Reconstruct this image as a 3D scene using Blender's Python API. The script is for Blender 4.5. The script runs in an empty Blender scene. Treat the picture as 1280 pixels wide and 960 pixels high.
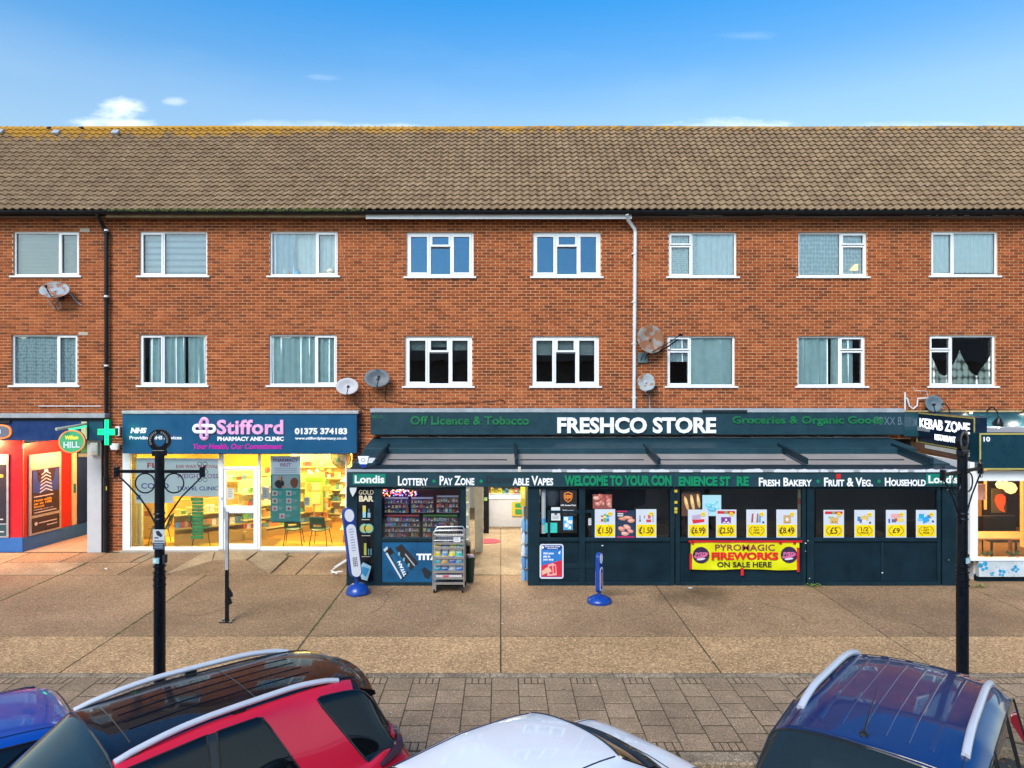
import bpy, bmesh, math, random
from mathutils import Vector, Matrix
from mathutils.bvhtree import BVHTree
random.seed(7)
C = bpy.context.scene.collection
SC = bpy.context.scene
PI = math.pi
# ------------------------------------------------------------------ camera, sky, sun, exposure
H, F = 4.39, 887.0          # eye height (m), focal length (photo pixels)
D, E = 18.03, 15.09         # depth of the brick facade, depth of the store's front extension
cd = bpy.data.cameras.new('camera')
cam = bpy.data.objects.new('camera', cd); C.objects.link(cam)
cam.location = (0, 0, H); cam.rotation_euler = (PI/2, 0, 0)
cd.sensor_width = 36; cd.lens = F/1280*36
cd.shift_x = 14/1280; cd.shift_y = -6/1280
cd.clip_start = .1; cd.clip_end = 2000
SC.camera = cam
SC.view_settings.view_transform = 'Standard'; SC.view_settings.look = 'None'
SC.view_settings.exposure = 1.05; SC.view_settings.gamma = 1
try:
    SC.cycles.use_denoising = True; SC.cycles.max_bounces = 8; SC.cycles.sample_clamp_indirect = 6
    SC.cycles.transparent_max_bounces = 16
except Exception: pass
SUN_EL, SUN_AZ = math.radians(42), math.radians(205)     # azimuth clockwise from +Y
w = bpy.data.worlds.new('World'); SC.world = w; w.use_nodes = True
nt = w.node_tree; N = nt.nodes; L = nt.links
bg = N['Background']; bg.inputs['Strength'].default_value = .085
sky = N.new('ShaderNodeTexSky'); sky.sky_type = 'NISHITA'; sky.sun_disc = False
sky.sun_elevation = SUN_EL; sky.sun_rotation = SUN_AZ
sky.air_density = 1.0; sky.dust_density = .6; sky.ozone_density = 1.6
def nd(t, **k):
    n = N.new(t)
    for a, b in k.items(): setattr(n, a, b)
    return n
def mth(op, a, b=None, c=None):
    n = N.new('ShaderNodeMath'); n.operation = op
    for i, v in enumerate((a, b, c)):
        if v is None: continue
        if isinstance(v, (int, float)): n.inputs[i].default_value = v
        else: L.new(v, n.inputs[i])
    return n.outputs[0]
tc = nd('ShaderNodeTexCoord'); sep = nd('ShaderNodeSeparateXYZ'); L.new(tc.outputs['Generated'], sep.inputs[0])
# deepen the blue with height: a clear winter sky, pale near the horizon
ramp = nd('ShaderNodeValToRGB'); cr = ramp.color_ramp
cr.elements[0].position = 0.0; cr.elements[0].color = (1.15, 1.1, 1.02, 1)
cr.elements[1].position = 1.0; cr.elements[1].color = (.42, .68, 1.05, 1)
for p, c in ((.28, (1.3, 1.35, 1.2, 1)), (.34, (1.2, 1.38, 1.32, 1)), (.40, (.66, 1.2, 1.4, 1)), (.47, (.26, 1.1, 1.55, 1)), (.6, (.2, .85, 1.4, 1))):
    e = cr.elements.new(p); e.color = c
L.new(mth('MAXIMUM', sep.outputs[2], 0.0), ramp.inputs[0])
mul = nd('ShaderNodeMix', data_type='RGBA', blend_type='MULTIPLY'); mul.inputs[0].default_value = 1
L.new(sky.outputs[0], mul.inputs[6]); L.new(ramp.outputs[0], mul.inputs[7])
# clouds: faint veils low down and one small cumulus over the roof to the west
yy = mth('MAXIMUM', sep.outputs[1], .05)
gx = mth('DIVIDE', sep.outputs[0], yy); gz = mth('DIVIDE', sep.outputs[2], yy)
cmb = nd('ShaderNodeCombineXYZ'); L.new(gx, cmb.inputs[0]); L.new(mth('MULTIPLY', gz, 2.6), cmb.inputs[1])
noi = nd('ShaderNodeTexNoise'); noi.inputs['Scale'].default_value = 19; noi.inputs['Detail'].default_value = 7; noi.inputs['Roughness'].default_value = .62
L.new(cmb.outputs[0], noi.inputs['Vector'])
def puff(cx, cz, rx, rz, amp=.9):
    a = mth('DIVIDE', mth('SUBTRACT', gx, cx), rx); b = mth('DIVIDE', mth('SUBTRACT', gz, cz), rz)
    d2 = mth('ADD', mth('MULTIPLY', a, a), mth('MULTIPLY', b, b))
    v = mth('SUBTRACT', mth('ADD', mth('MULTIPLY', noi.outputs[0], 2.4), -.55), d2)
    n = nd('ShaderNodeMapRange'); n.interpolation_type = 'SMOOTHSTEP'
    L.new(v, n.inputs[0]); n.inputs[1].default_value = -.35; n.inputs[2].default_value = 1.0; n.inputs[4].default_value = amp
    return n.outputs[0]
cl = None
for p in ((-.535, .379, .045, .020, .85), (-.55, .360, .075, .012, .8), (-.46, .392, .022, .008, .3), (-.615, .348, .07, .006, .35),
          (-.16, .352, .09, .010, .45), (-.30, .356, .11, .012, .28), (.33, .352, .12, .018, .55), (.60, .354, .16, .012, .25), (-.25, .425, .03, .006, .12), (.35, .485, .05, .008, .08)):
    o = puff(*p); cl = o if cl is None else mth('MAXIMUM', cl, o)
front = mth('GREATER_THAN', sep.outputs[1], .05)
wisp = nd('ShaderNodeTexNoise'); wisp.inputs['Scale'].default_value = 2.2; wisp.inputs['Detail'].default_value = 8
wm = nd('ShaderNodeMapping'); wm.inputs['Scale'].default_value = (1, 1, 3.2); L.new(tc.outputs['Generated'], wm.inputs[0]); L.new(wm.outputs[0], wisp.inputs['Vector'])
wr = nd('ShaderNodeMapRange'); L.new(wisp.outputs[0], wr.inputs[0]); wr.inputs[1].default_value = .52; wr.inputs[2].default_value = .8; wr.inputs[4].default_value = .07
cloud = mth('MAXIMUM', mth('MULTIPLY', cl, front), wr.outputs[0])
mc = nd('ShaderNodeMix', data_type='RGBA'); L.new(cloud, mc.inputs[0]); L.new(mul.outputs[2], mc.inputs[6]); mc.inputs[7].default_value = (8.2, 8.6, 9.4, 1)
L.new(mc.outputs[2], bg.inputs[0])
sd = bpy.data.lights.new('sun', 'SUN'); sd.energy = 2.2; sd.angle = math.radians(30); sd.color = (1, .91, .78)
sun = bpy.data.objects.new('sun', sd); C.objects.link(sun)
dirv = Vector((math.sin(SUN_AZ)*math.cos(SUN_EL), math.cos(SUN_AZ)*math.cos(SUN_EL), math.sin(SUN_EL)))
sun.rotation_euler = (-dirv).to_track_quat('-Z', 'Y').to_euler(); sun.location = (0, 0, 30)

# ------------------------------------------------------------------ helpers
def X(px, d=D): return (px-626)/F*d
def Z(py, d=D): return H-(py-474)/F*d
def srgb(r, g, b):
    f = lambda c: (c/12.92 if c <= .04045 else ((c+.055)/1.055)**2.4)
    return (f(r/255), f(g/255), f(b/255))
MAT = {}
def newmat(name):
    m = bpy.data.materials.new(name); m.use_nodes = True
    n = m.node_tree; return m, n, n.nodes['Principled BSDF']
def M(name, col=(.5, .5, .5), rough=.5, metal=0, var=.18, scale=6, bump=0, coat=0, emit=0, spec=.5, vcol=False):
    if name in MAT: return MAT[name]
    m, n, b = newmat(name); MAT[name] = m
    b.inputs['Roughness'].default_value = rough; b.inputs['Metallic'].default_value = metal
    b.inputs['Coat Weight'].default_value = coat; b.inputs['Coat Roughness'].default_value = .04
    b.inputs['Specular IOR Level'].default_value = spec
    tx = n.nodes.new('ShaderNodeNewGeometry')
    no = n.nodes.new('ShaderNodeTexNoise'); no.inputs['Scale'].default_value = scale; no.inputs['Detail'].default_value = 6; no.inputs['Roughness'].default_value = .65
    n.links.new(tx.outputs['Position'], no.inputs['Vector'])
    mr = n.nodes.new('ShaderNodeMapRange'); mr.inputs[1].default_value = .25; mr.inputs[2].default_value = .75
    mr.inputs[3].default_value = 1-var; mr.inputs[4].default_value = 1+var
    n.links.new(no.outputs[0], mr.inputs[0])
    mx = n.nodes.new('ShaderNodeVectorMath'); mx.operation = 'SCALE'; n.links.new(mr.outputs[0], mx.inputs['Scale'])
    if vcol:
        a = n.nodes.new('ShaderNodeAttribute'); a.attribute_name = 'Col'; n.links.new(a.outputs['Color'], mx.inputs[0])
    else: mx.inputs[0].default_value = col
    n.links.new(mx.outputs[0], b.inputs['Base Color'])
    if emit:
        b.inputs['Emission Strength'].default_value = emit
        n.links.new(mx.outputs[0], b.inputs['Emission Color'])
    r2 = n.nodes.new('ShaderNodeMapRange'); r2.inputs[1].default_value = .3; r2.inputs[2].default_value = .7
    r2.inputs[3].default_value = max(0, rough-.06); r2.inputs[4].default_value = min(1, rough+.08)
    n.links.new(no.outputs[0], r2.inputs[0]); n.links.new(r2.outputs[0], b.inputs['Roughness'])
    if bump:
        n2 = n.nodes.new('ShaderNodeTexNoise'); n2.inputs['Scale'].default_value = scale*9; n2.inputs['Detail'].default_value = 4
        n.links.new(tx.outputs['Position'], n2.inputs['Vector'])
        bp = n.nodes.new('ShaderNodeBump'); bp.inputs['Strength'].default_value = bump; bp.inputs['Distance'].default_value = .01
        n.links.new(n2.outputs[0], bp.inputs['Height']); n.links.new(bp.outputs[0], b.inputs['Normal'])
    return m
def glassmat(name, tint=(.9, .95, .95), refl=.04, ior=1.5, gcol=(1, 1, 1), rough=.01):
    m = bpy.data.materials.new(name); m.use_nodes = True; n = m.node_tree; MAT[name] = m
    for k in list(n.nodes):
        if k.type == 'BSDF_PRINCIPLED': n.nodes.remove(k)
    out = [k for k in n.nodes if k.type == 'OUTPUT_MATERIAL'][0]
    tr = n.nodes.new('ShaderNodeBsdfTransparent'); tr.inputs[0].default_value = (*tint, 1)
    gl = n.nodes.new('ShaderNodeBsdfGlossy'); gl.inputs[0].default_value = (*gcol, 1); gl.inputs['Roughness'].default_value = rough
    fr = n.nodes.new('ShaderNodeFresnel'); fr.inputs[0].default_value = ior
    ad = n.nodes.new('ShaderNodeMath'); ad.operation = 'ADD'; ad.use_clamp = True; ad.inputs[1].default_value = refl
    n.links.new(fr.outputs[0], ad.inputs[0])
    geo = n.nodes.new('ShaderNodeNewGeometry'); no = n.nodes.new('ShaderNodeTexNoise'); no.inputs['Scale'].default_value = 1.3
    n.links.new(geo.outputs['Position'], no.inputs['Vector'])
    bp = n.nodes.new('ShaderNodeBump'); bp.inputs['Strength'].default_value = .12; bp.inputs['Distance'].default_value = .02
    n.links.new(no.outputs[0], bp.inputs['Height']); n.links.new(bp.outputs[0], gl.inputs['Normal'])
    mx = n.nodes.new('ShaderNodeMixShader'); n.links.new(ad.outputs[0], mx.inputs[0]); n.links.new(tr.outputs[0], mx.inputs[1]); n.links.new(gl.outputs[0], mx.inputs[2])
    n.links.new(mx.outputs[0], out.inputs[0])
    return m

class G:
    """collects shapes, then links them as ONE mesh object"""
    def __init__(s): s.v = []; s.f = []; s.c = []; s.col = None
    def add(s, vs, fs, col=None):
        o = len(s.v); s.v += [tuple(p) for p in vs]; s.f += [tuple(i+o for i in f) for f in fs]
        s.c += [col or s.col]*len(fs); return s
    def box(s, x0, x1, y0, y1, z0, z1, col=None, back=True):
        vs = [(x0, y0, z0), (x1, y0, z0), (x1, y1, z0), (x0, y1, z0), (x0, y0, z1), (x1, y0, z1), (x1, y1, z1), (x0, y1, z1)]
        fs = [(0, 1, 5, 4), (1, 2, 6, 5), (3, 0, 4, 7), (4, 5, 6, 7), (3, 2, 1, 0)]
        if back: fs.append((2, 3, 7, 6))
        return s.add(vs, fs, col)
    def pb(s, a, b, c, e, d, t, col=None):      # pixel rect a,b..c,e measured at depth d, t thick going back
        return s.box(X(a, d), X(c, d), d, d+t, Z(e, d), Z(b, d), col)
    def obox(s, c, ux, uy, uz, hx, hy, hz, col=None):
        c = Vector(c); ux, uy, uz = Vector(ux)*hx, Vector(uy)*hy, Vector(uz)*hz
        vs = [c+a*ux+b*uy+e*uz for e in (-1, 1) for a, b in ((-1, -1), (1, -1), (1, 1), (-1, 1))]
        return s.add(vs, [(0, 1, 5, 4), (1, 2, 6, 5), (2, 3, 7, 6), (3, 0, 4, 7), (4, 5, 6, 7), (3, 2, 1, 0)], col)
    def prism(s, pts, y0, y1, col=None):        # pts in world x,z
        n = len(pts); vs = [(p[0], y0, p[1]) for p in pts]+[(p[0], y1, p[1]) for p in pts]
        fs = [tuple(range(n)), tuple(range(2*n-1, n-1, -1))]+[(i, i+n, (i+1) % n+n, (i+1) % n) for i in range(n)]
        return s.add(vs, fs, col)
    def tube(s, pts, r, n=8, closed=False, col=None, caps=True):
        pts = [Vector(p) for p in pts]; m = len(pts); vs = []; rr = r if isinstance(r, (list, tuple)) else [r]*m
        up = None
        for i, p in enumerate(pts):
            if closed: t = pts[(i+1) % m]-pts[i-1]
            else: t = pts[min(i+1, m-1)]-pts[max(i-1, 0)]
            if t.length < 1e-9: t = Vector((0, 0, 1))
            t.normalize()
            if up is None: up = Vector((0, 0, 1)) if abs(t.z) < .9 else Vector((0, 1, 0))
            a = t.cross(up)
            if a.length < 1e-5: a = t.cross(Vector((1, 0, 0)))
            a.normalize(); b = a.cross(t).normalized(); up = b
            for k in range(n):
                q = 2*PI*k/n; vs.append(p+a*math.cos(q)*rr[i]+b*math.sin(q)*rr[i])
        fs = []
        for i in range(m if closed else m-1):
            j = (i+1) % m
            for k in range(n): fs.append((i*n+k, i*n+(k+1) % n, j*n+(k+1) % n, j*n+k))
        if not closed and caps: fs += [tuple(range(n-1, -1, -1)), tuple((m-1)*n+k for k in range(n))]
        return s.add(vs, fs, col)
    def lathe(s, c, prof, n=24, axis=(0, 0, 1), col=None):
        ax = Vector(axis).normalized(); a = ax.orthogonal().normalized(); b = ax.cross(a); c = Vector(c); vs = []
        for r, h in prof:
            for k in range(n):
                q = 2*PI*k/n; vs.append(c+ax*h+(a*math.cos(q)+b*math.sin(q))*r)
        fs = [(i*n+k, i*n+(k+1) % n, (i+1)*n+(k+1) % n, (i+1)*n+k) for i in range(len(prof)-1) for k in range(n)]
        fs += [tuple(range(n-1, -1, -1)), tuple((len(prof)-1)*n+k for k in range(n))]
        return s.add(vs, fs, col)
    def disc(s, x, z, r, y, t=.003, n=28, col=None, sz=1):
        return s.prism([(x+r*math.cos(2*PI*k/n), z+r*sz*math.sin(2*PI*k/n)) for k in range(n)], y, y+t, col)
    def xf(s, fn, start=0):
        for i in range(start, len(s.v)): s.v[i] = tuple(fn(*s.v[i]))
        return s
    def mesh(s, name):
        me = bpy.data.meshes.new(name); me.from_pydata(s.v, [], s.f)
        if any(c is not None for c in s.c):
            at = me.color_attributes.new('Col', 'FLOAT_COLOR', 'CORNER'); buf = []
            for f, c in zip(s.f, s.c): buf += [*(c or (.5, .5, .5)), 1.0]*len(f)
            at.data.foreach_set('color', buf)
        return me
    def build(s, name, mat, parent=None, smooth=False, bevel=0, label=None, kind=None, local=False):
        return link(s.mesh(name), name, mat, parent, smooth, bevel, label, kind, local)
def link(me, name, mat, parent=None, smooth=False, bevel=0, label=None, kind=None, local=False):
    if isinstance(mat, str): mat = MAT[mat]
    if mat is not None and not me.materials: me.materials.append(mat)
    if smooth:
        me.polygons.foreach_set('use_smooth', [True]*len(me.polygons))
        try: me.set_sharp_from_angle(angle=math.radians(smooth if smooth is not True else 40))
        except Exception: pass
    o = bpy.data.objects.new(name, me); C.objects.link(o)
    if parent is not None:
        o.parent = parent
        if parent.type == 'EMPTY' and not local: o.matrix_parent_inverse = Matrix.Translation(-parent.location)
    if bevel:
        b = o.modifiers.new('soft_edge', 'BEVEL'); b.width = bevel; b.segments = 2; b.limit_method = 'ANGLE'
    if label: o['label'] = label
    if kind: o['kind'] = kind
    return o
def T(name, label, cat, loc=(0, 0, 0), group=None, rz=0):
    o = bpy.data.objects.new(name, None); C.objects.link(o); o.location = loc; o.rotation_euler = (0, 0, rz)
    o['label'] = label; o['category'] = cat
    if group: o['group'] = group
    return o
def tag(o, label=None, cat=None, group=None, kind=None):
    if label: o['label'] = label
    if cat: o['category'] = cat
    if group: o['group'] = group
    if kind: o['kind'] = kind
    return o
def dup(root, loc, rz, label=None):
    r = root.copy(); C.objects.link(r); r.location = loc; r.rotation_euler = (0, 0, rz)
    if label: r['label'] = label
    for ch in list(root.children):
        c = ch.copy(); C.objects.link(c); c.parent = r
        for g in ch.children:
            d = g.copy(); C.objects.link(d); d.parent = c
    return r
def textmesh(s, off=0, ext=.5, shear=0, caps=False, sp=1.0, align='LEFT', res=3, line=1.0):
    cu = bpy.data.curves.new('lettering', 'FONT'); cu.body = s; cu.size = 1; cu.offset = off; cu.extrude = ext; cu.shear = shear
    cu.space_character = sp; cu.align_x = align; cu.resolution_u = res; cu.space_line = line
    if caps:
        cu.small_caps_scale = .74
        st = True
        for i, ch in enumerate(s):
            if ch.islower(): cu.body_format[i].use_small_caps = True
    o = bpy.data.objects.new('t', cu); C.objects.link(o)
    dg = bpy.context.evaluated_depsgraph_get(); me = bpy.data.meshes.new_from_object(o.evaluated_get(dg))
    bpy.data.objects.remove(o); bpy.data.curves.remove(cu); me.materials.clear()
    return me
def text(s, rect, d, mat, parent=None, name='lettering', ext=.004, frame=None, split=False, **k):
    """letters fitted to a pixel rect at depth d, or to (u0,v0,u1,v1) metres in frame(u,v,w)"""
    me = textmesh(s, **k)
    xs = [v.co.x for v in me.vertices]; ys = [v.co.y for v in me.vertices]
    if not xs: return None
    x0, x1, y0, y1 = min(xs), max(xs), min(ys), max(ys)
    if frame is None:
        a, b, c, e = X(rect[0], d), Z(rect[3], d), X(rect[2], d), Z(rect[1], d)
        frame = lambda u, v, w: (u, d-w, v)
    else: a, b, c, e = rect
    for v in me.vertices:
        p = v.co; w = (p.z+.5)*ext
        v.co = frame(a+(p.x-x0)/(x1-x0)*(c-a), b+(p.y-y0)/(y1-y0)*(e-b), w)
    if split:
        bm = bmesh.new(); bm.from_mesh(me); bm.verts.ensure_lookup_table(); seen = set(); outs = []
        for v in bm.verts:
            if v.index in seen: continue
            st = [v]; isl = set()
            while st:
                q = st.pop()
                if q.index in isl: continue
                isl.add(q.index); st += [e_.other_vert(q) for e_ in q.link_edges]
            seen |= isl; outs.append(isl)
        fs = [tuple(x.index for x in f.verts) for f in bm.faces]; vs = [x.co.copy() for x in bm.verts]; bm.free()
        r = []
        for isl in outs:
            idx = {k_: i for i, k_ in enumerate(sorted(isl))}
            g = G(); g.v = [tuple(vs[k_]) for k_ in sorted(isl)]; g.f = [tuple(idx[q] for q in f) for f in fs if f[0] in isl]; g.c = [None]*len(g.f)
            r.append(g.build('letter', mat, parent))
        return r
    return link(me, name, mat, parent)
def plane_frame(o, r, u=(0, 0, 1)):
    o, r, u = Vector(o), Vector(r).normalized(), Vector(u).normalized(); n = r.cross(u)
    return lambda a, b, w: o+r*a+u*b+n*w
def arealamp(name, loc, size, energy, col=(1, 1, 1), rot=(0, 0, 0), sy=None):
    l = bpy.data.lights.new(name, 'AREA'); l.energy = energy; l.color = col; l.size = size
    if sy: l.shape = 'RECTANGLE'; l.size_y = sy
    o = bpy.data.objects.new(name, l); C.objects.link(o); o.location = loc; o.rotation_euler = rot
    return o
# ------------------------------------------------------------------ materials
def cellmat(name, cw, ch, zoff, xoff, stagger, cols, mortar=None, rough=.85, fine=60, roof=False):
    """one tint per brick or tile: white noise over the course grid the pieces are laid on"""
    m, n, b = newmat(name); MAT[name] = m; Nn = n.nodes; Ln = n.links
    def mt(op, a, c=None):
        k = Nn.new('ShaderNodeMath'); k.operation = op
        for i, v in enumerate((a, c)):
            if v is None: continue
            if isinstance(v, (int, float)): k.inputs[i].default_value = v
            else: Ln.new(v, k.inputs[i])
        return k.outputs[0]
    g = Nn.new('ShaderNodeNewGeometry'); sp = Nn.new('ShaderNodeSeparateXYZ'); Ln.new(g.outputs['Position'], sp.inputs[0])
    row = mt('FLOOR', mt('DIVIDE', mt('SUBTRACT', sp.outputs[2], zoff), ch))
    xo = mt('MULTIPLY', mt('MODULO', mt('ADD', row, 1000), 2), stagger)
    colm = mt('FLOOR', mt('DIVIDE', mt('SUBTRACT', mt('SUBTRACT', sp.outputs[0], xoff), xo), cw))
    cb = Nn.new('ShaderNodeCombineXYZ'); Ln.new(colm, cb.inputs[0]); Ln.new(row, cb.inputs[1])
    wn = Nn.new('ShaderNodeTexWhiteNoise'); wn.noise_dimensions = '2D'; Ln.new(cb.outputs[0], wn.inputs['Vector'])
    big = Nn.new('ShaderNodeTexNoise'); big.inputs['Scale'].default_value = .9; big.inputs['Detail'].default_value = 5; Ln.new(g.outputs['Position'], big.inputs['Vector'])
    fn = Nn.new('ShaderNodeTexNoise'); fn.inputs['Scale'].default_value = fine; fn.inputs['Detail'].default_value = 4; Ln.new(g.outputs['Position'], fn.inputs['Vector'])
    r = Nn.new('ShaderNodeValToRGB'); r.color_ramp.elements[0].color = (*cols[0], 1); r.color_ramp.elements[1].color = (*cols[-1], 1)
    for i, c in enumerate(cols[1:-1]): e = r.color_ramp.elements.new((i+1)/(len(cols)-1)); e.color = (*c, 1)
    mixv = mt('ADD', mt('MULTIPLY', wn.outputs[0], .32 if roof else .72), mt('MULTIPLY', mt('SUBTRACT', big.outputs[0], .10 if roof else .33), .5 if roof else .8))
    if not roof:     # rain streaks and damp: long vertical stains
        mp = Nn.new('ShaderNodeMapping'); mp.inputs['Scale'].default_value = (2.6, 1, .35); Ln.new(g.outputs['Position'], mp.inputs[0])
        sk_ = Nn.new('ShaderNodeTexNoise'); sk_.inputs['Scale'].default_value = 1; sk_.inputs['Detail'].default_value = 5; Ln.new(mp.outputs[0], sk_.inputs['Vector'])
        mixv = mt('ADD', mixv, mt('MULTIPLY', mt('SUBTRACT', sk_.outputs[0], .5), .55))
    Ln.new(mixv, r.inputs[0])
    sc = Nn.new('ShaderNodeVectorMath'); sc.operation = 'SCALE'; Ln.new(r.outputs[0], sc.inputs[0])
    mr = Nn.new('ShaderNodeMapRange'); mr.inputs[1].default_value = .3; mr.inputs[2].default_value = .7; mr.inputs[3].default_value = .78; mr.inputs[4].default_value = 1.22
    Ln.new(fn.outputs[0], mr.inputs[0]); Ln.new(mr.outputs[0], sc.inputs['Scale'])
    last = sc.outputs[0]
    if roof:
        # ochre lichen along the ridge, thinning down the slope and to the east; pale spots everywhere
        def blend(fac, col, prev):
            q = Nn.new('ShaderNodeMix'); q.data_type = 'RGBA'; Ln.new(fac, q.inputs[0]); Ln.new(prev, q.inputs[6]); q.inputs[7].default_value = (*col, 1); return q.outputs[2]
        ln = Nn.new('ShaderNodeTexNoise'); ln.inputs['Scale'].default_value = 4.5; ln.inputs['Detail'].default_value = 6; ln.inputs['Roughness'].default_value = .75; Ln.new(g.outputs['Position'], ln.inputs['Vector'])
        zz = Nn.new('ShaderNodeMapRange'); Ln.new(sp.outputs[2], zz.inputs[0]); zz.inputs[1].default_value = 10.85; zz.inputs[2].default_value = 11.6; zz.inputs[3].default_value = 0; zz.inputs[4].default_value = .95
        xx = Nn.new('ShaderNodeMapRange'); Ln.new(sp.outputs[0], xx.inputs[0]); xx.inputs[1].default_value = -15; xx.inputs[2].default_value = 6; xx.inputs[3].default_value = .23; xx.inputs[4].default_value = -.07
        v = mt('ADD', mt('ADD', mt('MULTIPLY', ln.outputs[0], .9), mt('MULTIPLY', zz.outputs[0], .55)), mt('ADD', xx.outputs[0], mt('MULTIPLY', wn.outputs[0], .12)))
        f = Nn.new('ShaderNodeMapRange'); f.clamp = True; Ln.new(v, f.inputs[0]); f.inputs[1].default_value = .93; f.inputs[2].default_value = 1.1; f.inputs[4].default_value = .85
        last = blend(f.outputs[0], (.46, .24, .02), last)
        pn = Nn.new('ShaderNodeTexNoise'); pn.inputs['Scale'].default_value = 11; pn.inputs['Detail'].default_value = 3; Ln.new(g.outputs['Position'], pn.inputs['Vector'])
        pf = Nn.new('ShaderNodeMapRange'); Ln.new(pn.outputs[0], pf.inputs[0]); pf.inputs[1].default_value = .66; pf.inputs[2].default_value = .74; pf.inputs[4].default_value = .6
        last = blend(pf.outputs[0], (.5, .47, .4), last)
    Ln.new(last, b.inputs['Base Color']); b.inputs['Roughness'].default_value = rough; b.inputs['Specular IOR Level'].default_value = .25
    bp = Nn.new('ShaderNodeBump'); bp.inputs['Strength'].default_value = .35; bp.inputs['Distance'].default_value = .006; Ln.new(fn.outputs[0], bp.inputs['Height']); Ln.new(bp.outputs[0], b.inputs['Normal'])
    return m
BW, BH, BX, BZ = .2253, .0752, -.03, .03
cellmat('red_brick', BW, BH, BZ, BX, BW/2, [(.12, .032, .012), (.19, .045, .013), (.255, .060, .016), (.31, .076, .020), (.40, .108, .032)])
TW = .197
cellmat('clay_roof', TW, .155, 8.5, 0, 0, [(.165, .105, .062), (.225, .153, .090), (.30, .21, .122), (.255, .175, .102)], roof=True, fine=40)
M('mortar', (.60, .33, .18), .9, var=.25, scale=5, bump=.4)
M('white_plastic', (.74, .77, .8), .35, var=.05)
M('grey_plastic', (.6, .63, .66), .4, var=.08)
M('slate_paint', (.004, .020, .031), .45, var=.3, scale=3, spec=.25)
M('slate_panel', (.003, .016, .026), .5, var=.35, scale=2.5, spec=.2)
M('slate_fascia', (.012, .043, .060), .5, var=.25, scale=3, spec=.25)
M('black_iron', (.002, .004, .008), .3, var=.4, scale=14, bump=.15, spec=.35)
M('black_plastic', (.005, .007, .010), .4, var=.3, spec=.3)
M('dark_void', (.03, .03, .035), .9)
M('lead_grey', (.30, .33, .36), .55, var=.25, scale=4, bump=.2)
M('steel', (.5, .5, .5), .35, metal=.85, var=.2, scale=20)
M('galvanised', (.42, .44, .46), .45, metal=.5, var=.2)
M('print', rough=.45, var=.04, vcol=True)
M('gloss_print', rough=.22, var=.04, vcol=True, coat=.3)
M('packets', rough=.35, var=.12, scale=30, vcol=True)
M('cloth', rough=.9, var=.08, vcol=True)
M('white_paint', (.78, .8, .82), .45, var=.05)
M('navy', (.003, .035, .16), .35, var=.1, scale=2, coat=.2)
M('pharmacy_blue', (.001, .072, .170), .35, var=.08, scale=2, coat=.2)
M('letter_white', (.82, .84, .88), .4, var=.02)
M('letter_green', (.0, .21, .095), .4, var=.12)
M('sign_green', (.0, .18, .13), .4, var=.1)
M('letter_dark', (.003, .010, .016), .5)
M('letter_black', (.01, .01, .012), .5)
M('concrete', (.40, .35, .28), .85, var=.2, scale=4, bump=.4)
M('asphalt', (.055, .055, .055), .9, var=.3, scale=30, bump=.8)
glassmat('window_glass', refl=.05)
glassmat('sky_tint_glass', tint=(.75, .8, .85), refl=.14, gcol=(.27, .60, 1))  # reflection tinted blue to stand for a deeper mirrored sky
glassmat('shop_glass', tint=(.97, .99, .98), refl=.0)
glassmat('dark_glass', tint=(.5, .55, .6), refl=.03)
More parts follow.
